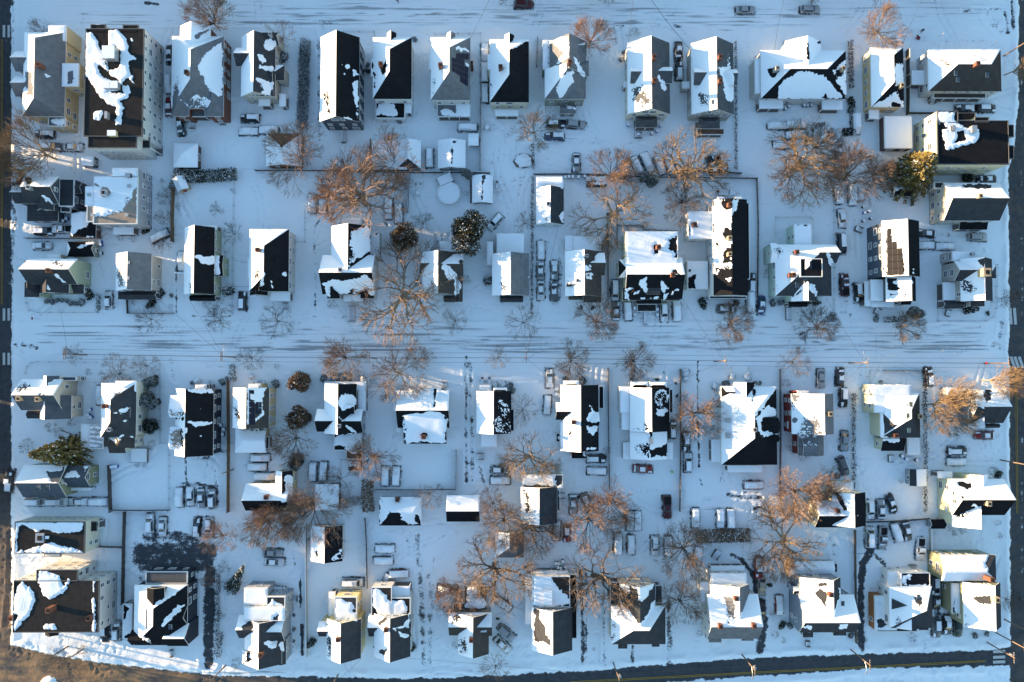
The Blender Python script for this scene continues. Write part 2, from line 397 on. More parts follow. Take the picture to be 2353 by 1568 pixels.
    for x, y in sky:
        p = Vector(on_roof(wings, t, x, y)); px = Vector(on_roof(wings, t, x + 16, y)); py = Vector(on_roof(wings, t, x, y + 22))
        ex, ey = (px - p), (py - p); mb = MB(); up = Vector((0, 0, .16)); q0 = Vector(loc(p))
        mb.add([q0 - ex - ey + up, q0 - ex + ey + up, q0 + ex + ey + up, q0 + ex - ey + up, q0 - ex - ey, q0 - ex + ey, q0 + ex + ey, q0 + ex - ey],
               [(0, 1, 2, 3), (0, 4, 5, 1), (1, 5, 6, 2), (2, 6, 7, 3), (3, 7, 4, 0)])
        mb.m[-5] = 1; mb.build('skylight', [tm, GLASS], root)
    for tp in tarp:
        q = [Vector(loc(on_roof(wings, t, *c))) + Vector((0, 0, .06)) for c in tp[0]]
        obj(tp[2], mesh(tp[2], q, [tuple(range(len(q)))[::-1]], nmat(tp[2] + '_' + tp[1], ROOFC.get(tp[1]) or WALLC[tp[1]], .5, .15)), root)
    for st in steps:                           # x, y (foot of the flight), direction degrees, width m, number of steps
        p = loc(G(t, st[0], st[1])); mb = MB(); n = st[4]; wd2 = st[3] / 2
        for i in range(n): mb.box(-wd2, i * .28, 0, wd2, i * .28 + .28, .18 * (i + 1)); mb.box(-wd2 + .05, i * .28 + .02, .18 * (i + 1) + .002, wd2 - .05, i * .28 + .26, .18 * (i + 1) + .05, 1)
        for sx in (-wd2 - .06, wd2): mb.box(sx, 0, 0, sx + .06, n * .28, .9 + .18, 2); 
        mb.build('steps', [GREYWOOD, SNOW, GREYWOOD], root, p, R_(st[2]))
    snow_mesh(wings, t, add, sub, dust, 'roof_snow', root, (o[0], o[1], 0))
    return root
# ------------------------------------------------------------------ buildings, measured in sixteenths of the block
BLD('00', 'house', 'tan two-storey house with grey hip roof and two gabled left bays in the upper left corner', 'tan', 'gray', [
    W(215, 300, 600, 1070, 6.6, s='LT', h0=.6, h1=.6, r=4), W(145, 470, 400, 660, 5.6, 'x', s='T', r=2.4), W(145, 700, 400, 890, 5.6, 'x', s='T', r=2.4),
    W(445, 236, 605, 380, 6.9, k='f', s='F'), W(572, 585, 725, 795, 7.2, k='f', s='F'), W(445, 1076, 600, 1162, 5.6, k='f')],
    add=[[(455, 1095), (590, 1095), (590, 1140), (540, 1158), (480, 1140)], [(410, 680), (440, 685), (470, 700), (455, 715), (425, 715)]],
    sub=[[(225, 660), (300, 660), (300, 880), (245, 860)], [(620, 650), (665, 650), (685, 760), (620, 770)]], chim=[(395, 625, 2.2)])
BLD('00', 'apartment_building', 'four-storey white apartment block with flat black roof and a curving snowdrift', 'offwhite', 'tar', [
    W(780, 266, 1315, 1255, 10.8, k='f'), W(835, 228, 970, 300, 10.7, k='f'), W(1130, 232, 1270, 300, 10.7, k='f'), W(810, 1240, 1255, 1360, 10.6, k='f'),
    W(1262, 1262, 1375, 1360, 7.5, k='pf'), ],
    add=[[(785, 290), (850, 315), (895, 380), (915, 440), (950, 500), (965, 545), (990, 600), (1000, 640), (1065, 730), (1110, 750), (1115, 850), (1165, 890), (1110, 930), (1135, 970), (1120, 1060), (1115, 1150), (1050, 1155), (1080, 1060), (1060, 980), (990, 950), (930, 900), (880, 830), (830, 760), (790, 680), (780, 560)],
         [(960, 600), (1010, 640), (1080, 640), (1105, 580), (1105, 480), (1060, 430), (1010, 440), (990, 330), (1000, 280), (1060, 275), (1130, 320), (1165, 390), (1175, 480), (1240, 540), (1190, 560), (1185, 700), (1130, 750), (1130, 790), (1195, 810), (1195, 850), (1165, 890), (1110, 850), (1100, 760)],
         [(860, 1020), (940, 1010), (945, 1050), (920, 1105), (860, 1100)], [(1190, 715), (1215, 705), (1235, 765), (1200, 760)], [(1200, 355), (1222, 355), (1215, 368)]],
    sub=[[(885, 595), (940, 600), (1000, 660), (1090, 750), (1040, 770), (960, 720), (910, 650)], [(955, 545), (990, 590), (1080, 590), (1080, 635), (990, 630)], [(965, 780), (990, 840), (1110, 840), (1115, 790), (1120, 845), (1090, 850), (970, 850)]],
    unit=[(985, 460, 1095, 570, 2.2, 'ms'), (975, 770, 1035, 830, 1.5, 'ms'), (1042, 770, 1110, 830, 1.5, 'ms'), (990, 1045, 1012, 1105, 1.4, 'm'), (1015, 1215, 1085, 1262, 1.2, 'ts')], cat='apartment block', door='dark')
BLD('00', 'house', 'brick house with big grey hip roof and two rear hipped wings beside the white apartment block', 'brick', 'gray', [
    W(1578, 335, 2055, 1000, 5.9, s='LT', h0=.8, h1=.9, r=4.3), W(1578, 850, 1737, 1070, 5.9, h1=1, r=2), W(1888, 850, 2055, 1070, 5.9, h1=1, r=2), W(1655, 240, 1935, 560, 6.3, s='LR', r=2.6),
    W(1737, 1000, 1888, 1075, 3.4, k='pf')],
    add=[[(2040, 380), (1960, 440), (1880, 500), (1830, 580), (1820, 640), (1870, 720), (1930, 830), (2000, 890), (2045, 870)], [(1660, 920), (1720, 940), (1800, 870), (1880, 900), (1935, 930), (1900, 985), (1720, 990)]],
    sub=[[(1785, 330), (1930, 250), (1935, 290), (1850, 320), (1800, 385)], [(1578, 880), (1650, 880), (1640, 1000), (1580, 1060)]], dust=[[(1700, 900), (1900, 900), (1900, 990), (1700, 990)], [(1580, 800), (1640, 700), (1650, 860), (1590, 900)]],
    chim=[(1735, 685, 1.4)], steps=[(1800, 1160, 90, 1.4, 5), (2080, 1130, 90, 1.2, 5)])
BLD('10', 'house', 'beige house with dark roof, gabled left dormer and snow strips, beside the long bare hedge', 'beige', 'charcoal', [
    W(-135, 340, 178, 890, 5.8, s='L', r=3.6), W(-180, 440, 20, 612, 6., 'x', s='T', r=2.3), W(60, 300, 212, 420, 5.7, 'x', r=2.2), W(5, 655, 160, 885, 6.1, 'x', r=1.2, rf=.05), W(178, 600, 262, 740, 5, 'x', h1=1, r=1., s='T'),
    W(25, 905, 130, 975, 3.2, k='pf', s='F'), W(215, 865, 275, 980, 3.0, k='pf', s='F')],
    add=[('c', 125, 412, 46), [(20, 505), (60, 505), (85, 560), (60, 575), (25, 560)], [(10, 605), (150, 605), (158, 655), (10, 630)], [(5, 725), (155, 760), (130, 890), (20, 870), (60, 830)]],
    dust=[[(30, 650), (130, 660), (130, 740), (40, 700)], [(0, 740), (60, 760), (60, 840), (0, 860)]], chim=[(140, 330, 1., .3, 'w')])
BLD('10', 'house', 'tall slate house with steep black roof, left slope all white, second right of the long hedge', 'slate', 'black', [
    W(590, 345, 950, 1120, 7.6, s='L', r=4.1)], add=[[(890, 770), (935, 745), (937, 1110), (915, 1050), (905, 900)], [(885, 640), (925, 640), (937, 695), (900, 690)], [(785, 1070), (905, 1112), (850, 1112)], ('c', 838, 612, 16), ('c', 792, 597, 8), ('c', 815, 680, 9)],
    dust=[[(620, 850), (660, 850), (690, 960), (715, 1080), (640, 1040), (615, 940)]], steps=[(830, 1260, 90, 3., 4)])
BLD('10', 'house', 'white house with black hip roof and brick chimney, small black front dormer, flat rear porch', 'white', 'black', [
    W(1075, 345, 1430, 912, 7.2, s='LT', h0=1, h1=1.1, r=4.2), W(1205, 305, 1290, 470, 7.0, s='L', r=1.5), W(1058, 540, 1120, 700, 7.0, k='f', s='F'), W(1102, 945, 1368, 1088, 3.4, k='f', wall='white'), W(1370, 960, 1430, 1040, 3.1, k='pf', s='F')],
    add=[[(1130, 950), (1270, 950), (1310, 1065), (1105, 1060), (1110, 1000)]], sub=[[(1140, 600), (1165, 690), (1200, 660), (1210, 560), (1190, 550), (1170, 600)], [(1075, 670), (1100, 680), (1110, 740), (1085, 840)], [(1060, 545), (1095, 600), (1070, 640), (1055, 600)]], chim=[(1155, 615, 1.8)], steps=[(1345, 1110, 90, 1.4, 4)])
BLD('10', 'house', 'off-white house with grey hip roof carrying dark solar panels and a tall brick side chimney', 'offwhite', 'gray', [
    W(1607, 345, 1970, 922, 7.2, s='LT', h0=.9, h1=1.1, r=4.2), W(1755, 310, 1832, 470, 7.0, s='L', r=1.4), W(1592, 470, 1660, 640, 7.0, k='f', s='F'), W(1665, 962, 1970, 1075, 3.4, k='pf')],
    add=[[(1850, 430), (1960, 450), (1960, 485), (1850, 450)], [(1700, 1020), (1760, 990), (1830, 1060), (1720, 1060)], [(1840, 965), (1965, 965), (1965, 1072), (1840, 1072)], [(1920, 565), (1962, 600), (1960, 612), (1920, 600)]], dust=[[(1625, 730), (1645, 730), (1625, 860), (1615, 860)]],
    chim=[(1700, 625, 1.8), (1985, 640, 4.2, .38)], solar=[([(1800, 490), (1960, 495), (1948, 802), (1800, 700)], 4, 5, {(0, 4), (1, 4), (3, 1), (0, 0)})])
BLD('20', 'house', 'tan-walled house with black hip roof and white left slope between solar-roof house and teal-tarp house', 'cream', 'black', [
    W(-205, 365, 155, 942, 5.8, s='LT', h0=.9, h1=1.1, r=4.2), W(-70, 325, 20, 480, 6.2, s='L', r=1.4), W(-225, 500, -160, 640, 6.2, k='f', s='F'), W(-155, 1010, 60, 1068, 2.9, k='pf', s='F')],
    add=[[(20, 365), (150, 370), (0, 450), (-10, 430)]], dust=[[(40, 550), (150, 550), (150, 650), (50, 630)], [(-205, 740), (-170, 740), (-190, 880), (-205, 880)]], chim=[(-105, 640, 1.8)])
BLD('20', 'house', 'grey-green house with many grey hips and valleys and a teal patch on its lower left roof', 'graygreen', 'gray', [
    W(345, 380, 680, 690, 6., r=4.4), W(345, 470, 560, 660, 5.8, 'x', r=2.8, h0=1.), W(530, 385, 685, 520, 5.8, 'x', s='T', r=2.3, h1=.4), W(540, 560, 706, 700, 5.8, 'x', r=2.2, h1=.5), W(300, 640, 678, 912, 5.8, s='L', r=4.2, h1=1.1), W(283, 370, 345, 640, 5.2, k='f', s='F'), W(440, 965, 585, 1045, 3.1, 'x', r=.9)],
    add=[[(345, 380), (520, 330), (520, 470), (470, 470), (350, 385)], [(350, 640), (500, 480), (520, 520), (400, 620)], [(560, 500), (600, 560), (680, 700), (660, 710), (600, 650)], [(300, 650), (330, 640), (380, 690), (330, 740), (290, 720)], [(470, 700), (560, 640), (570, 760), (470, 880), (440, 905), (400, 800)], [(500, 965), (585, 1000), (520, 990)], [(340, 410), (520, 330), (515, 480), (470, 470), (440, 440)]],
    sub=[[(340, 390), (450, 470), (400, 560), (345, 580)]], dust=[[(345, 390), (460, 470), (400, 540), (350, 560)]], tarp=[([(305, 765), (345, 780), (390, 835), (425, 900), (305, 900)], 'teal', 'roof_sheeting')], chim=[(528, 590, 1.5)])
BLD('20', 'house', 'cream gabled house with two shed dormers and twin brick ridge chimneys, left of the black-and-white twin', 'cream', 'midgray', [
    W(1060, 395, 1450, 1050, 5.8, s='L', r=4.1), W(1086, 625, 1300, 770, 7.2, 'x', s='T', r=1.2, rf=.35), W(1300, 618, 1470, 768, 7.2, 'x', s='T', r=1.2, rf=.35), W(1135, 1072, 1335, 1172, 3.2, 'x', k='p', h0=1, h1=1, r=1.6), W(1022, 748, 1058, 806, 3.0, k='pf', s='F')],
    add=[[(1330, 700), (1350, 700), (1425, 800), (1400, 840), (1370, 810)]], dust=[[(1110, 800), (1200, 780), (1290, 950), (1200, 1005), (1105, 920)], [(1240, 325), (1290, 330), (1290, 360), (1250, 370)]], chim=[(1297, 545, 1.5), (1299, 760, 1.5)], steps=[(1190, 1250, 90, 1.3, 6)])
BLD('20', 'house', 'dark grey gabled house with two shed dormers and a brown rear porch beside a thin hedge', 'greige', 'midgray', [
    W(1647, 402, 2036, 1055, 5.6, s='L', r=4.1), W(1667, 630, 1880, 785, 7.1, 'x', s='T', r=1.2, rf=.35), W(1895, 640, 2066, 785, 7.1, 'x', s='T', r=1.2, rf=.35), W(1710, 1082, 1910, 1182, 3.4, 'x', k='p', h0=1, h1=1, r=1.6), W(1700, 1185, 1950, 1240, 2.7, k='pf', roof='rust'), W(1565, 752, 1632, 815, 3.2, k='f', s='F'), W(1655, 540, 1720, 680, 5.9, k='f', s='F')],
    add=[[(1990, 470), (2010, 640), (2040, 700), (2038, 900), (2020, 940), (1985, 920), (1955, 850), (1930, 700), (1905, 680), (1905, 620), (1970, 610)]], dust=[[(1710, 860), (1812, 850), (1812, 980), (1730, 960)], [(1960, 470), (2030, 480), (2010, 600), (1985, 600)]], chim=[(1900, 545, 1.5), (1901, 765, 1.5)], sky=[(1845, 940)])
BLD('30', 'house', 'wide two-family house with black hip roof, snowy front gable and two flat rear porches', 'offwhite', 'black', [
    W(-68, 465, 718, 910, 5.2, 'x', s='TL', h0=1., h1=1., r=3.6), W(160, 378, 486, 660, 5.2, s='LR', r=3.), W(-80, 905, 138, 1000, 3.2, k='pf', s='F'), W(497, 915, 685, 1010, 3.2, k='pf', s='F'), W(-120, 540, -60, 860, 4.6, k='f', s='F', win=False)],
    add=[[(110, 790), (150, 740), (280, 665), (400, 660), (530, 715), (590, 790), (690, 900), (500, 908), (100, 908)], [(660, 600), (715, 565), (715, 890), (640, 760), (590, 630), (610, 650)]], sub=[('c', 45, 660, 48), [(620, 650), (690, 640), (680, 700), (640, 705)], [(480, 890), (530, 870), (540, 910), (480, 910)], [(430, 375), (490, 375), (490, 412), (450, 405)], [(362, 390), (378, 400), (372, 540), (360, 560)]], chim=[(62, 655, 2.0, .4, 'g'), (670, 650, 1.6, .4, 't')])
BLD('30', 'house', 'narrow olive-tan house with snowy hip roof beside a long dark fence near the right road', 'tan', 'black', [
    W(945, 440, 1247, 986, 5., s='LT', h0=.8, h1=1.2, r=3.4), W(930, 1010, 1020, 1095, 2.6, k='pf', s='F')],
    add=[[(1205, 580), (1246, 620), (1246, 765), (1180, 790), (1168, 700), (1170, 620)], [(960, 986), (1100, 900), (1170, 840), (1215, 870), (1246, 986)]], sub=[[(1135, 945), (1180, 930), (1225, 960), (1225, 986), (1135, 986)], [(1170, 780), (1190, 870), (1240, 980), (1246, 800)]], chim=[(1205, 805, 1.6, .4, 't')])
BLD('30', 'house', 'grey-walled house with wide brown hip roof, white top slope, in the upper right corner', 'offwhite', 'brown', [
    W(1470, 455, 2142, 842, 5.4, 'x', s='TL', h0=1.0, h1=.9, r=3.8), W(1320, 650, 1440, 780, 3.1, k='pf', s='F'), W(1520, 850, 2000, 905, 3.0, k='pf')], sub=[], dust=[[(1590, 555), (1715, 595), (1700, 615), (1600, 610)], [(1905, 510), (2010, 555), (1990, 560), (1910, 520)]], chim=[(1900, 605, 1.4)], sky=[(1725, 675), (2015, 690), (1745, 733)], steps=[(1500, 960, 0, 1.4, 6)])
BLD('30', 'garage', 'flat-roofed dark brick garage fully white with snow behind the narrow olive-tan house', 'darkbrick', 'tar', [W(1072, 1070, 1322, 1365, 2.8, k='f', s='F')], cat='garage', group='garages and sheds in the back yards')
BLD('30', 'apartment_building', 'yellow apartment block with flat black roof and a ragged snow ring beside the right road', 'paleyel', 'black', [
    W(1557, 1110, 2212, 1512, 10.6, k='f'), W(1557, 1022, 1745, 1130, 10.65, k='f'), W(1900, 1080, 2030, 1125, 10.55, k='f'), W(2200, 1150, 2258, 1260, 10.5, k='f'), W(2200, 1340, 2258, 1460, 10.5, k='f'), W(1745, 1040, 1905, 1105, 7, k='pf')],
    add=[[(1560, 1025), (1715, 1035), (1700, 1090), (1760, 1140), (1830, 1180), (1880, 1160), (1945, 1190), (1940, 1250), (1900, 1310), (1800, 1330), (1630, 1385), (1600, 1200), (1565, 1110)]], sub=[[(1720, 1310), (1740, 1215), (1790, 1205), (1840, 1280), (1790, 1310)], [(1565, 1115), (1610, 1130), (1660, 1185), (1590, 1190)]], unit=[(1850, 1170, 1890, 1230, 1.2, 'm'), (1680, 1165, 1705, 1210, .8, 'd')], cat='apartment block', door='dark')
BLD('00', 'shed', 'small dark shed with a white roof below the white apartment block', 'slate', 'charcoal', [W(748, 1437, 858, 1525, 2.4, k='f', s='F')], cat='shed', group='garages and sheds in the back yards')
BLD('00', 'garage', 'square brick garage with a snowy pyramid roof behind the brick house', 'darkbrick', 'charcoal', [W(1595, 1318, 1818, 1540, 2.8, 'x', s='LTRB', h0=1, h1=1, r=1.6)], sub=[], dust=[], cat='garage', group='garages and sheds in the back yards')
BLD('10', 'garage', 'brown garage with snowy gable roof under the orange-twigged trees by the hedge', 'brown', 'rust', [W(95, 1228, 420, 1530, 2.8, s='LR', h0=.9, r=2.)], sub=[[(215, 1350), (350, 1260), (240, 1360)]], cat='garage', group='garages and sheds in the back yards')
BLD('10', 'garage', 'long garage with white gable roof partly under the tree below the flat rear porch', 'greige', 'charcoal', [W(1070, 1292, 1390, 1560, 2.6, 'x', s='TB', r=1.3), W(1290, 1292, 1516, 1552, 2.7, s='LR', h1=.7, r=1.5)], cat='garage', group='garages and sheds in the back yards')
BLD('10', 'garage', 'freestanding garage with clean white gable roof and dark ridge gap left of the small square shed', 'gray', 'charcoal', [W(1672, 1290, 1926, 1550, 2.7, s='LR', r=1.7)], sub=[[(1800, 1290), (1860, 1290), (1812, 1320), (1803, 1550), (1796, 1550)]], cat='garage', group='garages and sheds in the back yards')
BLD('10', 'shed', 'small square white-roofed shed against the fence right of the freestanding garage', 'gray', 'charcoal', [W(1952, 1228, 2046, 1340, 2.3, 'x', s='TB', r=.5)], cat='shed', group='garages and sheds in the back yards')
# second band
BLD('01', 'house', 'dark slate corner house with stacked gables beside the left road', 'slate', 'charcoal', [
    W(222, 58, 540, 308, 6.4, 'x', s='T', h1=0., h0=.4, r=3.6), W(140, 138, 370, 306, 5.6, 'x', s='T', r=2.4), W(342, 215, 496, 368, 5.8, s='', r=2.1), W(250, 310, 535, 468, 3.2, 'x', r=1.0, h0=.5, h1=1., rf=.1), W(545, 80, 680, 330, 5.6, k='f'), W(670, 110, 750, 210, 4.6, 'x', r=1.), W(560, 315, 650, 385, 3.2, k='f')],
    add=[[(375, 222), (395, 230), (490, 300), (480, 305), (420, 265)]], sub=[[(225, 60), (320, 80), (260, 160), (240, 150)]], chim=[(285, 165, 1.2, .45, 'w')])
BLD('01', 'house', 'grey flat-roofed house with melting snow and a round bare patch near a chimney', 'gray', 'gravel', [
    W(862, 57, 1262, 492, 7.8, k='f', s='F'), W(1032, -20, 1262, 62, 7.8, k='f', s='F'), W(785, 150, 868, 330, 7.7, k='f', s='F'), W(800, 320, 868, 470, 7.75, k='f'), W(1042, 500, 1225, 590, 3.0, k='pf', s='F')],
    sub=[('c', 970, 200, 46), [(860, 110), (920, 140), (930, 160), (865, 140)], [(1165, 320), (1210, 250), (1225, 170), (1262, 130), (1262, 492), (860, 492), (860, 420), (1010, 400), (1130, 385)]], dust=[[(1150, 250), (1262, 250), (1262, 480), (1000, 480), (1000, 380), (1130, 380)]],
    chim=[(975, 215, 1.3, .6, 'w')], unit=[(1172, 36, 1215, 68, 1., 'd'), (1185, 135, 1210, 162, .7, 'm'), (815, 215, 840, 240, .7, 'm'), (850, 402, 875, 425, .7, 'm'), (1163, 402, 1188, 425, .7, 'm')])
BLD('01', 'garage', 'dark brown garage, left roof half white and right half bare black, below the flat-roofed house', 'darkbrick', 'black', [W(652, 385, 882, 620, 3.0, s='', r=.8)], add=[[(655, 388), (810, 380), (830, 470), (790, 510), (700, 560), (665, 610), (652, 600)], [(800, 605), (860, 600), (870, 618), (800, 615)]], cat='garage', group='garages and sheds in the back yards')
BLD('01', 'garage', 'small hip-roofed garage with white left end above the green corner house', 'graygreen', 'black', [W(618, 655, 870, 795, 2.9, 'x', s='L', h0=.9, h1=.0, r=1.6)], add=[[(700, 705), (850, 660), (860, 668), (730, 715)]], cat='garage', group='garages and sheds in the back yards')
BLD('01', 'house', 'sage green corner house with white top slope and row of round shrubs in front', 'sage', 'charcoal', [
    W(262, 812, 712, 1046, 6.8, 'x', s='T', r=3.9), W(365, 900, 636, 1132, 5.6, r=3.4), W(225, 1030, 365, 1165, 5.4, h0=.0, h1=1, r=2.), W(230, 850, 330, 1010, 6., r=2.4, h1=.6), W(365, 1045, 772, 1136, 3.0, 'x', r=1.2, h1=.9, h0=.3, rf=.2), W(430, 770, 550, 830, 3.5, k='f', s='F')],
    add=[[(480, 950), (520, 960), (635, 1040), (600, 1040), (520, 990)], [(432, 1050), (445, 1060), (470, 1100), (430, 1100)]], sub=[[(520, 870), (595, 850), (560, 880)]], dust=[[(480, 830), (590, 840), (560, 875), (490, 860)]], chim=[(465, 925, 1.2)])
BLD('01', 'house', 'plain grey gabled house with dusty left slope and dark front porch roof', 'greige', 'gray', [W(1066, 766, 1392, 1104, 6.2, s='L', r=3.2), W(1085, 1112, 1442, 1186, 3.1, 'x', k='p', h0=.7, r=1.1, roof='charcoal')], dust=[[(1066, 900), (1110, 900), (1150, 1060), (1090, 1090)], [(1085, 900), (1150, 910), (1150, 930), (1085, 920)]], unit=[(1182, 838, 1206, 862, .5, 'd'), (1177, 980, 1201, 1004, .5, 'd')])
BLD('01', 'house', 'narrow green-sided house with steep black roof, white left slope and shed-roofed right wing', 'sage', 'black', [W(1695, 525, 1972, 1140, 5.4, s='L', r=3.3), W(1968, 782, 2052, 972, 4.6, 'x', s='', r=.6), W(1748, 1145, 1985, 1200, 2.9, 'x', k='p', r=.8), W(1842, 500, 1995, 560, 2.9, k='pf', s='F'), W(1690, 745, 1740, 1000, 5., k='f', s='F')],
    add=[[(1790, 787), (1962, 800), (1960, 850), (1895, 872), (1840, 840)], [(1975, 785), (2010, 785), (2020, 965), (1970, 965)]], dust=[[(1880, 1000), (1960, 1000), (1950, 1100), (1890, 1080)], [(1735, 1040), (1765, 1060), (1755, 1115), (1735, 1100)]], unit=[(1665, 925, 1740, 965, .5, 'ws')], steps=[(2000, 1300, 90, 1.3, 4)])
BLD('11', 'house', 'tall off-white house with dark roof, white hipped end and fenced front deck', 'offwhite', 'black', [
    W(-60, 540, 302, 1112, 6.6, s='LT', h0=1, h1=.7, r=4.1), W(-55, 1000, 110, 1150, 5.2, r=2.3), W(-78, 800, 20, 1000, 5.4, k='f', s='F'), W(130, 1118, 312, 1202, 2.8, k='pf', s='F'), W(10, 950, 110, 1110, 6.2, r=2.4)],
    add=[[(50, 955), (75, 950), (60, 1080), (45, 1075)], [(130, 990), (150, 1030), (150, 1080), (135, 1050)], ('c', 265, 958, 12)], dust=[[(-10, 900), (40, 880), (40, 1000), (-20, 1030)]], chim=[(30, 738, 1.5)], steps=[(295, 1250, 90, 1.4, 4)])
BLD('11', 'house', 'large cross-gabled house with twin turret bays and snow patch on its dark front slope', 'offwhite', 'black', [
    W(692, 512, 1052, 960, 6.0, s='L', r=3.6), W(612, 778, 1092, 1140, 6.2, 'x', s='T', r=3.9), W(655, 1070, 770, 1178, 5.8, h1=1, r=1.8, s=''), W(960, 1080, 1085, 1178, 5.8, h1=1, r=1.8), W(805, 1145, 985, 1205, 3.2, k='pf', s='F'), W(1055, 562, 1135, 790, 3.2, k='f', s='F'), W(785, 435, 972, 510, 3.2, k='f', s='F')],
    add=[[(870, 560), (940, 540), (1020, 512), (1050, 560), (1052, 740), (900, 830), (850, 880), (870, 700)], [(605, 1030), (680, 1015), (750, 1010), (900, 1005), (1000, 960), (1100, 1040), (1105, 1130), (1060, 1160), (1020, 1100), (1000, 1085), (960, 1110), (900, 1135), (760, 1138), (720, 1100), (690, 1075), (670, 1160), (640, 1090)]],
    sub=[[(1075, 600), (1130, 560), (1125, 590)]], dust=[[(850, 560), (880, 540), (880, 700), (900, 700), (900, 820), (850, 880)], [(870, 1080), (920, 1075), (930, 1138), (850, 1138)]], chim=[(780, 918, .8, .4, 'w')], steps=[(915, 1320, 90, 3.6, 6)])
BLD('11', 'house', 'small brown-roofed house behind the great spreading tree, snow on its big right dormer', 'offwhite', 'brown', [
    W(1528, 752, 1840, 1140, 5.2, s='L', r=3.2), W(1700, 768, 1908, 975, 5.4, 'x', s='T', r=2.4), W(1520, 800, 1620, 920, 5.4, 'x', s='T', r=1.5, rf=.5), W(1832, 980, 1900, 1210, 3.4, k='g', s='', r=.6), W(1685, 650, 1908, 752, 3.2, k='f', s='F'), W(1725, 1150, 1830, 1210, 3.0, 'x', k='p', r=.7)],
    add=[[(1715, 840), (1730, 845), (1790, 900), (1840, 960), (1840, 990), (1790, 1005), (1740, 980), (1715, 900)], [(1832, 985), (1880, 1040), (1892, 1080), (1850, 1140), (1832, 1140)]], sub=[('c', 1885, 838, 18), [(1840, 720), (1900, 690), (1880, 710)]], dust=[[(1590, 1000), (1640, 1000), (1640, 1110), (1600, 1070)]])
BLD('21', 'house', 'off-white gabled house with bare grey right slope and two flat snowy rear additions', 'offwhite', 'gray', [
    W(-183, 765, 158, 1152, 5.2, s='L', r=3.2), W(-140, 580, 110, 772, 3.2, k='f', s='F'), W(-230, 655, -175, 870, 3.0, k='f', s='F'), W(-110, 1152, 102, 1210, 2.8, 'x', k='p', r=.7, roof='charcoal')], add=[[(130, 985), (158, 970), (158, 985)]], dust=[[(-110, 1030), (-60, 1040), (-50, 1120), (-100, 1140)]])
BLD('11', 'shed', 'long shed with white gable roof beside a dark fence and the round pool', 'gray', 'charcoal', [W(1987, 48, 2176, 302, 2.6, s='LR', r=1.5)], sub=[[(2078, 45), (2110, 45), (2085, 120), (2080, 300), (2075, 300)]], cat='shed', group='garages and sheds in the back yards')
BLD('21', 'house', 'small white cottage with snowy left slope and bare dark right slope behind the dark fence', 'white', 'charcoal', [W(222, 160, 476, 498, 4.2, s='L', r=2.6), W(222, 57, 470, 170, 4.6, 'x', s='TB', r=.7)], add=[[(445, 400), (476, 370), (476, 498), (440, 460)]], dust=[[(310, 440), (340, 440), (340, 485), (310, 485)]], chim=[(332, 318, 1.4, .4, 'w')])
BLD('21', 'shed', 'open lean-to shed with three snowy roof strips against the back fence', 'greige', 'charcoal', [W(680, 56, 866, 156, 2.4, 'x', s='T', r=.8)], add=[[(680, 110), (866, 112), (866, 124), (680, 122)]], cat='shed', group='garages and sheds in the back yards')
BLD('21', 'house', 'white house with brown-black right roof, big right dormer and snowy flat rear addition', 'white', 'brown', [
    W(487, 745, 822, 1158, 5.2, s='L', r=3.4), W(650, 758, 850, 966, 5.6, 'x', s='T', r=2.4), W(500, 975, 652, 1070, 6.2, 'x', s='T', r=1.1, rf=.8), W(655, 930, 820, 1214, 4.6, h1=.8, r=2.2), W(565, 606, 818, 752, 3.2, k='f', s='F'), W(520, 1150, 650, 1190, 4., 'x', h0=1, h1=1, r=.8), W(487, 600, 565, 742, 2.8, k='pf', s='F')],
    add=[[(700, 860), (725, 870), (740, 900), (715, 895)], [(655, 905), (680, 880), (740, 915), (660, 925)], ('c', 703, 967, 28)], sub=[[(650, 800), (700, 760), (745, 770), (760, 830), (700, 850)]], dust=[[(500, 1020), (560, 1030), (560, 1060), (500, 1060)]], chim=[(685, 790, .9, .3, 'w'), (700, 967, .7, .25, 'w'), (600, 1015, .7, .3, 'w')])
BLD('21', 'house', 'broad yellow two-family house, flat snowy rear, dark patterned front slope with twin hipped bays', 'paleyel', 'black', [
    W(1035, 800, 1562, 1185, 6.4, 'x', s='T', r=3.4, rf=.45), W(1050, 562, 1524, 900, 7.6, k='f', s='F'), W(980, 820, 1050, 985, 6., 'x', s='TB', h0=1, r=1.), W(1020, 1080, 1198, 1196, 6.0, h0=0, h1=.9, r=2.1), W(1378, 1088, 1542, 1196, 6.0, h1=.9, r=2.1), W(1238, 980, 1362, 1140, 7.6, 'x', r=.9, rf=.1, roof='charcoal'), W(1140, 1160, 1372, 1226, 3.4, 'x', k='p', h0=.8, h1=.8, r=.9), W(1150, 1230, 1326, 1298, 1.0, k='pf', roof='tar')],
    add=[[(1180, 1000), (1238, 978), (1235, 1140), (1200, 1090), (1175, 1030)], [(1368, 990), (1400, 1040), (1445, 1080), (1420, 1100), (1395, 1140), (1362, 1090)], [(1028, 1090), (1110, 1075), (1050, 1110)], [(1035, 1120), (1080, 1150), (1075, 1196), (1040, 1180)], [(1125, 1135), (1195, 1085), (1180, 1100), (1160, 1130)], [(1480, 1100), (1520, 1095), (1465, 1140)], [(1400, 1140), (1440, 1130), (1400, 1185)], [(1180, 1170), (1340, 1170), (1340, 1178), (1180, 1180)]],
    sub=[[(1425, 635), (1524, 600), (1524, 810), (1500, 800), (1495, 760), (1430, 720), (1445, 670)], [(1300, 690), (1330, 665), (1360, 690), (1350, 750), (1310, 770)], [(1470, 905), (1510, 900), (1550, 960), (1480, 950)]], dust=[], chim=[(1335, 715, 2.), (1470, 966, 1.4)], steps=[(1240, 1350, 90, 3.6, 3)])
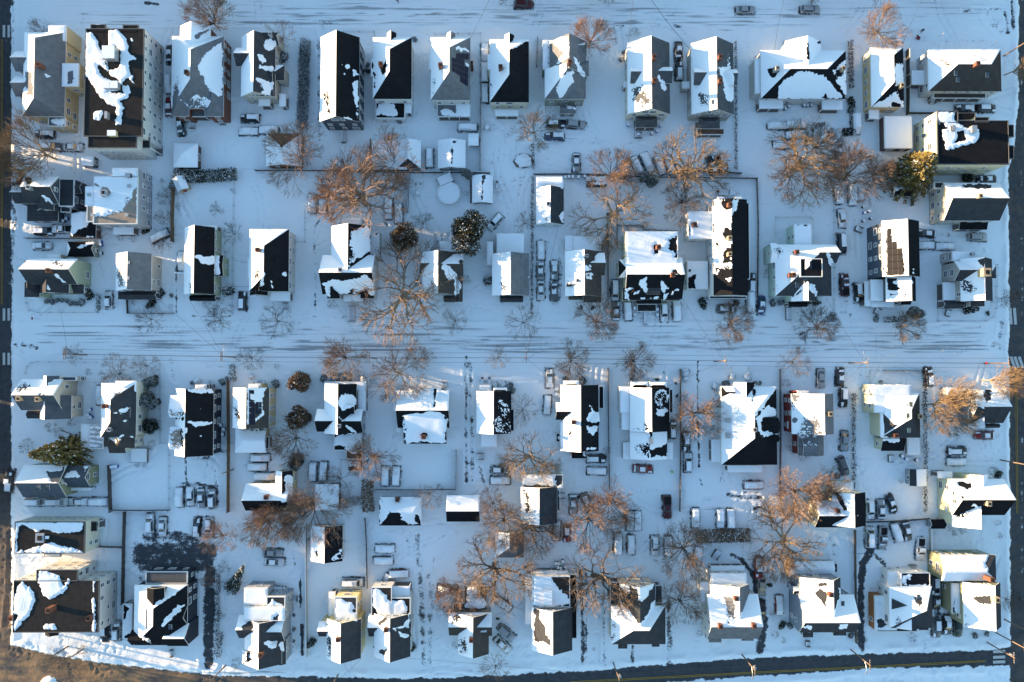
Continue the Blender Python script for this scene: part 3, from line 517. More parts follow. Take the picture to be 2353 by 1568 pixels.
BLD('21', 'apartment_building', 'long white house with black low-pitched roof, ragged left snow and two flat wings', 'white', 'black', [
    W(1848, 268, 2164, 1152, 7.8, s='', r=1.5), W(1622, 378, 1860, 628, 5.8, k='f', s='F'), W(1612, 835, 1800, 1092, 3.4, k='f', s='F'), W(1812, 1155, 2155, 1182, 3.2, k='pf', roof='charcoal'), W(2150, 300, 2182, 1000, 6., k='f', win=False), W(1890, 244, 1950, 275, 7.9, k='f', s='F', win=False), W(2055, 244, 2112, 275, 7.9, k='f', s='F', win=False)],
    add=[[(1848, 268), (2092, 270), (2070, 330), (2015, 420), (2012, 900), (1960, 910), (1900, 960), (1852, 940)], [(1970, 1000), (2012, 985), (1990, 1010)]], sub=[('c', 1980, 316, 52), [(1935, 600), (1960, 530), (1990, 530), (2015, 570), (2015, 650), (1970, 655)], [(1935, 750), (1975, 700), (2010, 720), (2015, 850), (1945, 850)], [(1855, 655), (1880, 655), (1910, 690), (1895, 697)], [(1615, 970), (1690, 965), (1695, 1090), (1615, 1090)], ('c', 1635, 920, 16), ('c', 1672, 500, 26), [(1620, 500), (1635, 500), (1640, 590), (1622, 620)], ('c', 1880, 472, 9)],
    dust=[[(1840, 880), (2010, 880), (2010, 1000), (1850, 980)]], chim=[(1990, 325, 1.4), (1990, 628, 1.2, .4, 't'), (1990, 776, 1.2, .4, 't'), (1670, 505, 1.2)], cat='house', door='dark')
BLD('31', 'house', 'mint green house with a square black roof well, snowy top slope and gabled front', 'mint', 'charcoal', [
    W(66, 682, 582, 1155, 6.0, s='LT', h0=.7, h1=1., r=4.0), W(297, 812, 498, 978, 9.6, k='f', roof='black', win=False), W(430, 685, 628, 852, 6.0, 'x', s='T', r=2.6), W(212, 1035, 450, 1205, 5.6, s='L', r=2.7), W(240, 495, 398, 700, 5.2, k='f', s='F'), W(182, 1208, 360, 1255, 3.0, 'x', k='p', r=.6, roof='black'), W(20, 668, 80, 850, 5.9, 'x', h0=.0, s='TB', r=1.2)],
    add=[[(540, 755), (560, 770), (595, 830), (580, 870), (560, 850)], [(375, 1035), (430, 1060), (455, 1120), (440, 1155), (400, 1120)]], sub=[[(230, 1160), (280, 1120), (330, 1085), (260, 1150)], [(250, 490), (365, 490), (360, 515), (300, 510)]], dust=[[(60, 720), (110, 720), (140, 750), (60, 800)], [(80, 1040), (110, 1040), (100, 1100), (80, 1110)]], chim=[(245, 760, 1.6), (220, 965, 1.2), (195, 968, 1.2)], sky=[(268, 1055), (347, 1013)], steps=[(210, 1320, 90, 3., 5)])
BLD('31', 'house', 'slate house with brown solar panels under snow on left slope and black right slope', 'slate', 'black', [
    W(1050, 465, 1392, 978, 8.4, s='L', r=2.6, rf=.55), W(1084, 985, 1358, 1206, 6.6, s='L', r=2.6, rf=.68), W(945, 1005, 1080, 1200, 4.5, k='pf', s='F'), W(950, 1200, 1158, 1258, 3.2, k='pf', s='F'), W(890, 1020, 945, 1250, 3.2, k='pf', s='F'), W(1215, 1185, 1310, 1235, 3.4, 'x', k='p', r=.6)],
    add=[('c', 1318, 1030, 20), ('c', 1337, 910, 9), ('c', 1338, 940, 8)], sub=[[(1090, 532), (1100, 535), (1130, 640), (1170, 680), (1210, 760), (1240, 770), (1262, 960), (1090, 965)], [(1095, 990), (1190, 990), (1180, 1010), (1145, 1020), (1230, 1095), (1130, 1110), (1092, 1100)]], dust=[[(1085, 1115), (1270, 1115), (1270, 1170), (1150, 1170)], [(1060, 880), (1090, 880), (1090, 970), (1060, 970)]],
    solar=[([(1092, 535), (1222, 525), (1245, 962), (1092, 965)], 3, 7, {(1, 0), (2, 0), (2, 1), (1, 1), (2, 2)}, SOLARB)], steps=[(1020, 1310, 60, 1.5, 5), (860, 560, 70, 1.2, 7)])
BLD('31', 'house', 'big grey house with shingled dark lower slope and white upper slope beside the right road', 'beige', 'charcoal', [
    W(1612, 115, 2125, 462, 6.9, 'x', s='T', r=4.0), W(1755, 472, 2012, 546, 3.1, 'x', k='p', r=.6, roof='black', rf=.1), W(1530, 110, 1640, 165, 5.6, k='f')], sub=[[(1755, 130), (1850, 122), (2060, 125), (2080, 145), (2030, 168), (1900, 165), (1800, 155)]], chim=[(1925, 245, 1.2, .4, 't'), (2135, 245, 1.2, .4, 't')])
BLD('31', 'house', 'beige corner house with big tan chimney, snowy left slope and wrapping porch by the right road', 'greige', 'charcoal', [
    W(1768, 815, 2062, 1205, 5.8, s='L', r=3.4), W(1692, 745, 1956, 832, 5.2, k='f', s='F'), W(1712, 835, 1960, 1020, 6., 'x', s='T', r=2.4), W(2036, 870, 2096, 992, 4.8, 'x', h1=1, r=1., s='T'), W(1608, 1030, 1770, 1200, 3.0, k='pf', s='F'), W(1610, 1190, 1790, 1270, 3.0, 'x', k='p', r=.9), W(1860, 1195, 1990, 1250, 4.6, h1=1, r=1.2)],
    sub=[[(1920, 820), (1995, 812), (1990, 900), (1950, 860)]], dust=[[(1780, 1000), (1860, 1000), (1910, 1090), (1860, 1140), (1770, 1080)]], chim=[(1970, 945, 1.9, .8, 't')], unit=[(1855, 760, 1885, 782, .7, 'd')], steps=[(1665, 1320, 70, 1.5, 4)])
BLD('31', 'shed', 'small grey shed with half white gable roof under the orange trees', 'graygreen', 'black', [W(1155, 135, 1308, 238, 2.6, 'x', s='', r=1.)], add=[[(1160, 138), (1230, 140), (1300, 165), (1300, 175), (1180, 178)]], cat='shed', group='garages and sheds in the back yards')
# third and fourth bands
BLD('02', 'house', 'beige-brown corner house with blue-grey lower roof and snowy upper slope above the spruce', 'beige', 'bluegray', [
    W(197, 352, 578, 638, 6.6, 'x', s='T', r=3.9), W(372, 498, 656, 716, 5.8, s='L', r=3.2, rf=.4), W(400, 322, 546, 440, 6.4, s='L', r=2.), W(250, 640, 390, 714, 3.0, 'x', r=.6, roof='charcoal'), W(545, 330, 700, 365, 4.5, k='f')], add=[[(440, 385), (570, 350), (540, 420), (450, 420)]], dust=[[(190, 390), (295, 390), (270, 460), (150, 470)], [(360, 485), (430, 485), (430, 500), (350, 500)]], chim=[(190, 530, 1., .45, 't'), (365, 535, 1., .45, 't')])
BLD('02', 'house', 'cream house with slate-blue hip roof, hipped dormer and three dark shrubs on its right', 'cream', 'charcoal', [
    W(930, 388, 1252, 886, 7.0, s='LT', h0=.9, h1=.9, r=3.9), W(1065, 368, 1255, 470, 7.0, s='LRT', r=1.4, h0=.6), W(1050, 612, 1196, 705, 8.0, 'x', s='T', r=1., h1=.6), W(1062, 870, 1240, 985, 5.2, h1=1., r=2., roof='brown'), W(1005, 895, 1160, 1032, 4.0, 'x', r=.8, roof='brown')],
    add=[[(1040, 665), (1150, 615), (1170, 605), (1180, 650), (1100, 670)], [(1115, 735), (1200, 725), (1150, 752)], [(1070, 885), (1130, 868), (1100, 910)], [(1170, 872), (1230, 880), (1220, 892)], [(1015, 900), (1062, 905), (1060, 925)]], sub=[[(1030, 560), (1060, 490), (1110, 475), (1115, 510), (1060, 570)]], dust=[[(1030, 560), (1060, 490), (1120, 475), (1115, 510), (1060, 570)], [(975, 700), (1010, 690), (1010, 760), (980, 770)]], chim=[(990, 598, 1.6), (1020, 812, .9, .4, 'w')])
BLD('02', 'shed', 'open pergola with striped white and grey slatted roof beside the spruce', 'white', 'silver', [W(822, 765, 950, 992, 2.8, k='pf'), W(745, 765, 822, 990, 2.5, k='pf', s='F')], add=[[(826, 790), (945, 795), (945, 810), (826, 800)], [(826, 830), (945, 840), (945, 850), (826, 842)], [(826, 870), (945, 880), (945, 892), (826, 884)], [(826, 912), (945, 922), (945, 934), (826, 926)], [(826, 955), (945, 965), (945, 975), (826, 968)]], cat='pergola', group='garages and sheds in the back yards')
BLD('02', 'house', 'navy house with long black roof and two white left dormers, white window trim on the right', 'navy', 'black', [
    W(1612, 440, 1962, 1055, 5.9, s='L', r=3.2, rf=.4), W(1562, 500, 1730, 705, 7.2, 'x', s='TB', r=.9, rf=.75, roof='gravel'), W(1562, 792, 1730, 1000, 7.2, 'x', s='TB', r=.9, rf=.75, roof='gravel'), W(1795, 402, 1895, 445, 5.6, k='f', s='F')],
    add=[[(1730, 445), (1945, 445), (1950, 475), (1735, 470)], [(1725, 745), (1960, 745), (1950, 765), (1840, 775), (1800, 800), (1770, 770)], ('c', 1590, 830, 26), [(1690, 800), (1715, 800), (1712, 860), (1695, 860)], ('c', 1840, 627, 7), ('c', 1845, 877, 7)], sub=[[(1610, 705), (1690, 710), (1690, 730), (1610, 725)]], dust=[[(1562, 640), (1700, 640), (1700, 705), (1562, 700)], [(1562, 800), (1700, 800), (1700, 995), (1562, 995)]])
BLD('12', 'house', 'tan house with blue solar panels on a brown roof and a snowy hipped rear addition', 'tan', 'brown', [
    W(-213, 430, 120, 800, 6.4, s='L', r=3.5), W(-190, 800, 95, 1028, 3.2, 'x', s='LTRB', h0=.7, h1=.0, r=1.3), W(-70, 395, 40, 440, 5.6, k='f', s='F'), W(90, 880, 120, 990, 2.8, k='pf', roof='tar')],
    add=[[(-75, 445), (-20, 410), (90, 405), (85, 440), (75, 470), (50, 560), (60, 690), (0, 740), (-10, 720), (40, 690), (20, 560), (-40, 560), (-65, 760), (-85, 770)]], dust=[[(-215, 600), (-130, 620), (-130, 760), (-180, 730)], [(-140, 805), (95, 800), (95, 830), (-100, 840)]],
    solar=[([(-65, 450), (-15, 450), (0, 770), (-65, 770)], 1, 6, set()), ([(25, 418), (85, 418), (85, 492), (25, 492)], 2, 2, set()), ([(0, 560), (55, 560), (55, 672), (0, 672)], 2, 2, set())])
BLD('12', 'house', 'blue-grey house with a snowed dark-framed right slope and low black rear wing', 'bluegray', 'black', [
    W(628, 395, 925, 852, 5.2, s='L', r=3.), W(560, 626, 800, 835, 5., 'x', s='T', r=2.4), W(740, 626, 982, 838, 5., 'x', s='T', r=2.4), W(628, 375, 1010, 452, 3.4, k='f', s='F'), W(940, 440, 1008, 645, 3.4, k='f', s='F'), W(718, 852, 972, 1006, 3.4, k='f'), W(830, 1000, 978, 1085, 3., k='f'), W(845, 1092, 980, 1195, 1.2, k='pf'), W(800, 588, 905, 672, 7., 'x', s='T', r=.4, rf=.2)],
    add=[[(770, 520), (820, 480), (918, 500), (920, 570), (880, 620), (790, 640), (765, 580)], [(775, 690), (800, 740), (790, 730), (770, 700)], [(805, 750), (830, 770), (915, 835), (890, 830), (830, 790)], [(722, 890), (800, 870), (970, 850), (968, 960), (920, 1000), (940, 1030), (900, 1040), (830, 1000), (780, 940), (722, 960)], [(850, 1110), (920, 1105), (970, 1130), (960, 1180), (860, 1150)]], dust=[[(765, 640), (800, 640), (800, 730), (765, 730)], [(570, 745), (690, 750), (650, 830), (580, 820)]], chim=[(770, 780, 1., .35, 'w')], steps=[(1010, 830, 90, 1.2, 6)])
BLD('12', 'house', 'wide low house with one big rectangle of snow framed by black shingles on its lower slope', 'greige', 'black', [
    W(1302, 456, 1778, 800, 4.6, 'x', s='T', r=3., rf=.52), W(1358, 630, 1752, 946, 5.4, 'x', s='', r=1.6, rf=.05), W(1285, 458, 1320, 570, 4.4, k='f', s='F'), W(1265, 572, 1310, 652, 3.4, k='f', s='F'), W(1398, 434, 1700, 470, 4.2, k='f', s='F'), W(1290, 768, 1355, 842, 2.8, k='pf', s='F')],
    add=[[(1345, 690), (1400, 668), (1640, 655), (1720, 680), (1762, 740), (1745, 800), (1735, 935), (1380, 935), (1350, 790)]], sub=[('c', 1548, 872, 26), [(1636, 470), (1655, 440), (1650, 600), (1636, 605)]], dust=[[(1340, 690), (1380, 700), (1380, 930), (1350, 930)]], chim=[(1545, 880, 1.4)], steps=[(1715, 400, 270, 1.3, 4)])
BLD('12', 'house', 'off-white house with white left slope and dark speckled right slope beside the tracked driveway', 'offwhite', 'black', [
    W(2026, 460, 2346, 852, 5., s='L', r=2.8), W(2180, 430, 2310, 470, 5., 'x', h0=1, h1=1, r=.7, s='TLR'), W(2068, 850, 2215, 975, 3.0, k='pf', s='F'), W(2052, 405, 2162, 460, 3., k='f', s='F'), W(2338, 628, 2372, 830, 3.4, k='f')], add=[[(2230, 530), (2320, 560), (2340, 840), (2210, 840), (2200, 780)]], dust=[[(2190, 500), (2346, 500), (2346, 845), (2190, 845)]], chim=[(2190, 752, .9, .35, 'w')], steps=[(2095, 1060, 90, 1.4, 6)])
BLD('22', 'house', 'white gabled house with black right slope holding a snowy dormer and a narrow black right lean-to', 'white', 'black', [
    W(445, 405, 796, 1012, 5.6, s='L', r=3.5), W(402, 566, 640, 726, 5.8, 'x', s='T', r=2.), W(650, 655, 800, 775, 6.4, 'x', s='T', r=1.4, rf=.7), W(798, 416, 843, 622, 3.6, k='f'), W(472, 366, 615, 420, 5.4, 'x', h0=1, h1=1, r=1., s='TLR'), W(546, 1012, 678, 1080, 3.4, 'x', k='p', r=.6), W(405, 850, 442, 930, 3., k='f')],
    add=[[(672, 725), (720, 655), (745, 650), (790, 700), (798, 740), (690, 742)], [(675, 765), (700, 790), (785, 795), (785, 830), (740, 865), (700, 840)], [(720, 600), (740, 600), (735, 640)], [(660, 1000), (740, 980), (785, 970), (785, 1000), (670, 1010)], [(645, 1025), (678, 1020), (675, 1070)], [(410, 860), (440, 870), (435, 915)]], dust=[[(500, 815), (540, 815), (610, 960), (590, 975), (510, 890)], [(480, 660), (535, 655), (450, 740)]], chim=[(562, 745, 1.5)])
BLD('22', 'house', 'white two-family house with black right slope, twin snowy front bays and flat left strip', 'white', 'black', [
    W(1085, 430, 1446, 832, 5.6, s='L', r=2.8), W(1085, 820, 1426, 1088, 5., s='LR', r=2.2), W(995, 420, 1086, 660, 5., k='f', s='F'), W(1010, 655, 1086, 818, 4.6, k='f', s='F'), W(1092, 376, 1252, 432, 5.4, 'x', h0=1, h1=1, s='TLR', r=1.), W(1256, 378, 1420, 432, 5.4, 'x', h0=1, h1=1, s='TLR', r=1.), W(1446, 446, 1478, 660, 4.4, k='f'), W(1020, 932, 1084, 1090, 2.9, k='pf', s='F'), W(1426, 935, 1480, 1090, 2.9, k='pf', s='F')],
    add=[[(1310, 500), (1350, 465), (1430, 455), (1442, 540), (1400, 600), (1350, 615), (1315, 560)], [(1340, 630), (1400, 610), (1425, 640), (1380, 700), (1345, 680)]], sub=[[(1230, 1000), (1262, 940), (1268, 840), (1285, 840), (1285, 900), (1262, 990), (1262, 1085), (1250, 1080)], [(1270, 1000), (1340, 990), (1424, 950), (1424, 1060), (1330, 1050), (1275, 1080)]], dust=[[(1130, 960), (1200, 925), (1260, 950), (1250, 1075), (1160, 1040)], [(1215, 745), (1240, 750), (1275, 830), (1220, 830)], [(1085, 800), (1160, 795), (1160, 830), (1085, 830)], [(1310, 460), (1440, 455), (1440, 620), (1320, 620)]], unit=[(1262, 890, 1288, 945, .7, 'd')])
BLD('22', 'house', 'large white house whose pyramid roof is white except a black front hip, with rear white porch', 'white', 'black', [
    W(1922, 420, 2434, 1140, 5., s='LT', h0=.9, h1=1., r=4.4), W(2042, 380, 2226, 560, 5.2, s='L', r=1.8), W(1925, 415, 2040, 520, 5.2, 'x', h0=.6, s='T', r=1.4), W(2290, 705, 2450, 850, 6.6, 'x', s='', r=1.4, rf=.5), W(2300, 860, 2450, 930, 6., 'x', r=1., rf=.5), W(1832, 905, 1925, 1115, 2.8, k='pf', s='F'), W(1982, 1145, 2300, 1208, 3., k='pf', s='F')],
    add=[[(2250, 720), (2300, 640), (2360, 600), (2430, 620), (2420, 690), (2290, 705), (2290, 810), (2400, 850), (2430, 860), (2300, 880), (2270, 820)], [(2230, 540), (2290, 450), (2434, 420), (2350, 560), (2240, 690)]], sub=[[(2210, 440), (2255, 445), (2212, 540)]], dust=[], chim=[(2222, 815, .9, .4, 'g')], unit=[(1960, 708, 2000, 748, .9, 'w'), (1955, 845, 2000, 890, .9, 'w')])
BLD('32', 'house', 'red-walled house with white trim, snowy left slope and grey right slope', 'red', 'gray', [
    W(216, 485, 602, 856, 6.2, s='L', r=2.8, rf=.68), W(276, 850, 512, 1055, 4.6, s='', r=1.8, rf=.7), W(275, 460, 375, 490, 5.8, k='f', s='F'), W(320, 920, 445, 1060, 5.6, 'x', r=.7, s='T', rf=.3), W(180, 740, 270, 806, 3.2, k='pf', s='F')],
    add=[[(280, 850), (470, 850), (440, 880), (290, 900)]], sub=[[(215, 490), (262, 490), (250, 530), (218, 590)], ('c', 245, 722, 26)], dust=[[(320, 700), (470, 700), (515, 855), (280, 860), (300, 760)], [(276, 850), (445, 850), (445, 1050), (276, 1050)], [(215, 490), (300, 490), (250, 620), (215, 640)]], chim=[(555, 670, 1.2, .45, 't')])
BLD('32', 'house', 'pale green house with flat snowy rear, dark front lean-to and charcoal right hip', 'paleyel', 'charcoal', [
    W(1030, 480, 1396, 890, 6., s='LT', h0=.8, h1=1., r=3.6, rf=.6), W(976, 405, 1310, 660, 6.6, k='f', s='F'), W(1034, 640, 1200, 890, 6., 'x', s='T', r=2.2, h0=.7), W(1036, 888, 1248, 1012, 4., 'x', r=1.2, rf=.05, roof='black'), W(1280, 890, 1395, 1050, 1.2, k='pf', s='F')],
    add=[[(1032, 890), (1160, 882), (1235, 895), (1200, 930), (1130, 938), (1040, 915)]], dust=[[(1230, 680), (1270, 670), (1310, 720), (1270, 745)], [(1080, 730), (1170, 760), (1120, 790)], [(1260, 580), (1310, 570), (1320, 610), (1280, 600)]], chim=[(1155, 868, 1.2), (1375, 692, 1.2, .45, 't')], sky=[(1310, 582), (1283, 685), (1295, 822)], steps=[(1150, 1080, 90, 1.6, 5)])
BLD('32', 'house', 'charcoal-roofed house half hidden behind the big leaning bare tree beside the right road', 'gray', 'charcoal', [
    W(1845, 442, 2158, 756, 5.6, 'x', s='T', r=3.6), W(1840, 455, 1985, 800, 5., s='L', r=2., rf=.7), W(1650, 430, 1845, 560, 3.4, k='f', s='F'), W(1990, 760, 2125, 800, 3.4, 'x', r=.6)], sub=[[(1990, 445), (2050, 450), (2040, 560), (1985, 600)]], add=[[(1900, 510), (1930, 540), (1985, 620), (1960, 620)]])
BLD('32', 'house', 'pale yellow house with broad white upper slope, black oval melt patch, beside the right road', 'paleyel', 'black', [
    W(1690, 1268, 2172, 1602, 7., 'x', s='T', r=4.4), W(1690, 1480, 1962, 1708, 6.4, s='L', r=3.2, rf=.72), W(1860, 1232, 2020, 1400, 7.2, h0=0, s='LR', r=1.6), W(1640, 1365, 1715, 1560, 4.2, k='f', s='F'), W(1560, 1200, 1690, 1262, 3.4, k='pf', s='F')],
    add=[[(1625, 1215), (1790, 1215), (1790, 1255), (1620, 1255)], [(1820, 1560), (1890, 1490), (1940, 1540), (1960, 1567), (1930, 1560), (1890, 1520)]], sub=[[(1740, 1300), (1790, 1290), (1860, 1320), (1870, 1350), (1820, 1360), (1750, 1340)], [(1760, 1405), (1810, 1430), (1820, 1455), (1775, 1455)]], dust=[[(1720, 1560), (1880, 1560), (1860, 1630), (1720, 1640)]], chim=[(2005, 1490, 1.2, .45, 't')])
BLD('32', 'shed', 'small grey garden shed with white right slope and bare left slope by the dark hedge', 'gray', 'charcoal', [W(1300, 1178, 1456, 1332, 2.6, s='R', r=.9, rf=.3)], cat='shed', group='garages and sheds in the back yards')
BLD('32', 'house', 'pale house with black right slope and snow-draped left wing behind the orange trees', 'paleyel', 'black', [
    W(590, 1390, 897, 1698, 6., s='L', r=2.8, rf=.52), W(430, 1465, 780, 1715, 5.4, 'x', s='T', r=2.8, h0=.0), W(590, 1295, 784, 1385, 3.2, k='f', s='F')], add=[[(680, 1672), (765, 1620), (765, 1715), (660, 1700)]], sub=[[(590, 1390), (650, 1395), (735, 1550), (700, 1560), (620, 1440)]], chim=[(625, 1555, 1.2)])
BLD('02', 'house', 'long olive house with dark lower slope and two skylights beside the left road', 'olive', 'bluegray', [
    W(218, 1140, 612, 1437, 5.4, 'x', s='T', r=3.5), W(612, 1150, 828, 1340, 4.6, 'x', s='', r=2.4), W(655, 1350, 830, 1375, 2.9, k='pf', s='F')],
    add=[[(600, 1250), (610, 1215), (690, 1195), (740, 1250), (620, 1258)], [(770, 1150), (815, 1150), (780, 1220)], [(580, 1280), (600, 1300), (620, 1335), (590, 1310)]], sub=[[(430, 1200), (560, 1195), (590, 1150), (590, 1290), (520, 1305), (460, 1290), (450, 1240)]], sky=[(355, 1345), (440, 1345)])
BLD('12', 'house', 'tan L-shaped house with white left wing and small bare brown right slope beside buried cars', 'tan', 'black', [
    W(-95, 1312, 315, 1560, 4.8, 'x', s='T', r=3.2, rf=.55), W(180, 1192, 338, 1480, 5., s='L', r=2., )], add=[[(270, 1260), (300, 1230), (335, 1235), (335, 1475), (245, 1475), (245, 1440), (285, 1390)]], dust=[[(-70, 1530), (300, 1535), (300, 1567), (-60, 1567)]], chim=[(105, 1430, 1.3)])
BLD('12', 'shed', 'flat square shed roof white with snow under orange twigs, blue tarp beside it', 'darkbrick', 'tar', [W(546, 1318, 758, 1558, 2.8, k='f', s='F')], cat='shed', group='garages and sheds in the back yards')
BLD('12', 'garage', 'hip-roofed garage with one black bare wedge beneath the column of evergreens', 'white', 'black', [W(1132, 1435, 1522, 1698, 2.9, 'x', s='TR', h0=.9, h1=.5, r=1.7)], add=[[(1135, 1450), (1240, 1540), (1180, 1640), (1135, 1690)], [(1310, 1560), (1522, 1560), (1522, 1690), (1400, 1690), (1340, 1640)]], sub=[[(1455, 1660), (1470, 1600), (1500, 1620), (1505, 1680)], ('c', 1300, 1450, 22)], chim=[(1305, 1455, 1.1, .4)], cat='garage', group='garages and sheds in the back yards')
BLD('12', 'garage', 'wide garage with white upper half and dark corrugated lower half at the end of the driveway', 'white', 'black', [W(1752, 1418, 2056, 1662, 3., 'x', s='T', r=1.9, rf=.56)], dust=[], add=[], cat='garage', group='garages and sheds in the back yards')
BLD('22', 'house', 'square back-lot house with white left slope, dark right slope and outside stair', 'cream', 'charcoal', [W(82, 1342, 414, 1678, 5.6, s='L', r=2.4), W(92, 1232, 466, 1350, 4.4, k='f', s=''), W(412, 1345, 440, 1560, 4., k='f')], add=[[(95, 1235), (395, 1235), (400, 1325), (95, 1325)], [(430, 1345), (440, 1330), (462, 1330), (440, 1440)]], dust=[[(95, 1360), (150, 1380), (190, 1540), (160, 1600), (110, 1560)]], steps=[(488, 1420, 90, 1.2, 8)])
BLD('03', 'commercial_building', 'flat black-roofed cream block with two fans of snow along its edges beside the left road', 'cream', 'tar', [
    W(136, 96, 778, 386, 7., k='f'), W(780, 95, 890, 180, 4.2, k='pf'), W(410, 388, 560, 415, 3.4, k='pf', s='F')], add=[[(140, 98), (775, 100), (740, 170), (690, 190), (480, 190), (430, 165), (370, 170), (340, 185), (280, 155), (220, 120), (165, 120), (160, 200), (150, 380), (140, 385)], [(230, 355), (400, 310), (460, 285), (520, 300), (640, 340), (760, 360), (760, 384), (150, 384)]], chim=[(380, 240, .6, .9, 'w')], unit=[(432, 225, 458, 246, .5, 'ms')], cat='apartment block', door='dark')
BLD('03', 'apartment_building', 'large flat brown-black roofed apartment block with a shell-shaped drift and leaning brick chimneys', 'offwhite', 'tar', [
    W(122, 636, 908, 1112, 8.6, k='f'), W(337, 538, 712, 640, 8.65, k='f'), W(415, 1045, 537, 1140, 4.5, r=1., s='')], add=[[(200, 640), (270, 700), (300, 740), (325, 800), (300, 870), (280, 940), (180, 1040), (135, 1108), (124, 1108), (124, 800), (160, 700)], [(365, 552), (440, 555), (500, 585), (545, 590), (570, 640), (580, 690), (610, 690), (575, 760), (500, 780), (460, 810), (400, 770), (355, 650)], [(610, 665), (625, 615), (655, 635), (630, 665)], [(848, 640), (870, 640), (870, 1105), (855, 1105)], [(405, 1060), (440, 1035), (500, 1045), (535, 1085), (415, 1080)]], sub=[('c', 135, 960, 30)], chim=[(500, 880, 2.6, .5), (130, 968, 1.6, .45), (840, 968, 1.4, .45)], cat='apartment block', door='dark')
BLD('03', 'house', 'black house with sharp white snow stripes and a square black roof tower beside the bare driveway', 'navy', 'black', [
    W(1232, 675, 1722, 1230, 6.6, s='LT', r=4., h0=.7, h1=.9), W(1520, 860, 1722, 1040, 6.4, 'x', s='', r=2.6), W(1540, 1030, 1738, 1238, 6.4, 'x', s='T', r=2.8), W(1212, 1080, 1400, 1230, 6.4, 'x', r=2.4), W(1340, 895, 1448, 1085, 9.6, k='f', win=False), W(1350, 700, 1512, 880, 9., s='', r=1.2), W(1130, 850, 1216, 1170, 3.4, k='f', s='F'), W(1342, 555, 1722, 662, 4.8, k='f', roof='midgray')],
    add=[[(1460, 1075), (1500, 1010), (1560, 940), (1640, 870), (1712, 850), (1680, 890), (1610, 950), (1550, 1020), (1500, 1065)], [(1275, 1138), (1330, 1150), (1400, 1190), (1380, 1200), (1300, 1165)], [(1400, 870), (1560, 760), (1690, 675), (1520, 830)]], sub=[[(1130, 860), (1190, 900), (1160, 960), (1135, 1000)], [(1130, 1160), (1200, 1090), (1210, 1170)]], sky=[(1565, 1062)], steps=[(1600, 1300, 90, 1.5, 3)])
BLD('13', 'house', 'dark grey triple-decker with swirling snow, chimney and stepped flat rear roofs', 'gray', 'charcoal', [
    W(-105, 990, 238, 1405, 6.6, s='L', r=3.4), W(-155, 950, 40, 1165, 6.6, 'x', s='T', r=2.6), W(70, 960, 262, 1195, 6.4, 'x', s='T', r=2.5), W(-110, 880, 262, 1005, 8.0, k='f', s='F'), W(100, 785, 266, 885, 7.4, k='f'), W(-110, 705, 105, 860, 6.2, k='f', s='F'), W(190, 1180, 276, 1405, 5.6, s='', r=.8), W(-125, 1268, 0, 1400, 6.2, s='L', r=2., h1=1), W(60, 1190, 190, 1245, 7.6, 'x', s='T', r=.8)],
    add=[[(95, 870), (150, 820), (255, 855), (258, 880)], [(60, 1220), (110, 1190), (190, 1195), (175, 1250), (110, 1240)], [(215, 1190), (260, 1200), (250, 1290), (225, 1280)]], sub=[[(150, 1040), (160, 970), (210, 960), (200, 1010)], [(-140, 1060), (-60, 1010), (-20, 1030), (-40, 1100), (-120, 1110)]], dust=[[(-110, 1290), (-20, 1280), (-20, 1390), (-100, 1390)]], chim=[(55, 1305, 1.3)], steps=[(360, 770, 180, 1.2, 5)])
BLD('13', 'house', 'pale yellow gabled house with flat snowy rear and a small gabled left bay', 'yellow', 'charcoal', [
    W(650, 985, 965, 1350, 7., s='L', r=3.6), W(578, 1010, 800, 1150, 6., 'x', s='T', r=1.8), W(725, 788, 925, 1000, 6.8, k='f', s=''), W(668, 740, 728, 960, 3.4, k='pf', s='F')], add=[[(728, 800), (770, 795), (850, 830), (915, 900), (880, 915), (925, 940), (925, 1000), (728, 1000)]], dust=[[(640, 1150), (700, 1130), (710, 1330), (650, 1330)], [(650, 990), (690, 1000), (680, 1080), (640, 1010)]], chim=[(762, 1165, 1.2)])
BLD('13', 'house', 'white house with a curl of snow on its flat black rear and steep charcoal front gable', 'offwhite', 'charcoal', [
    W(1085, 940, 1420, 1335, 7., s='L', r=3.8), W(1036, 940, 1240, 1150, 6.2, 'x', s='T', r=2.), W(1082, 1185, 1240, 1260, 6.2, 'x', s='T', r=1.2), W(1240, 1010, 1430, 1150, 6.4, 'x', s='', r=2.), W(1062, 698, 1246, 960, 6.6, k='f', roof='tar'), W(1238, 795, 1418, 960, 6.5, k='f', roof='tar'), W(1240, 690, 1415, 795, 4.6, k='pf', s='F')],
    add=[[(1068, 705), (1140, 715), (1195, 780), (1200, 810), (1250, 830), (1350, 820), (1385, 880), (1380, 930), (1300, 960), (1200, 985), (1110, 930), (1070, 870), (1068, 780)], [(1265, 1080), (1350, 1050), (1395, 980), (1410, 940), (1418, 1000), (1400, 1060), (1330, 1075)], [(1280, 1090), (1330, 1110), (1400, 1150), (1380, 1155), (1320, 1130)], [(1110, 1300), (1160, 1330), (1220, 1385), (1190, 1380)]], sub=[[(1120, 1010), (1200, 960), (1205, 1000), (1130, 1060)], [(1110, 1270), (1195, 1270), (1180, 1330), (1110, 1300)]], chim=[(1202, 1075, 1.3)], steps=[(1180, 640, 330, 1.3, 8)])
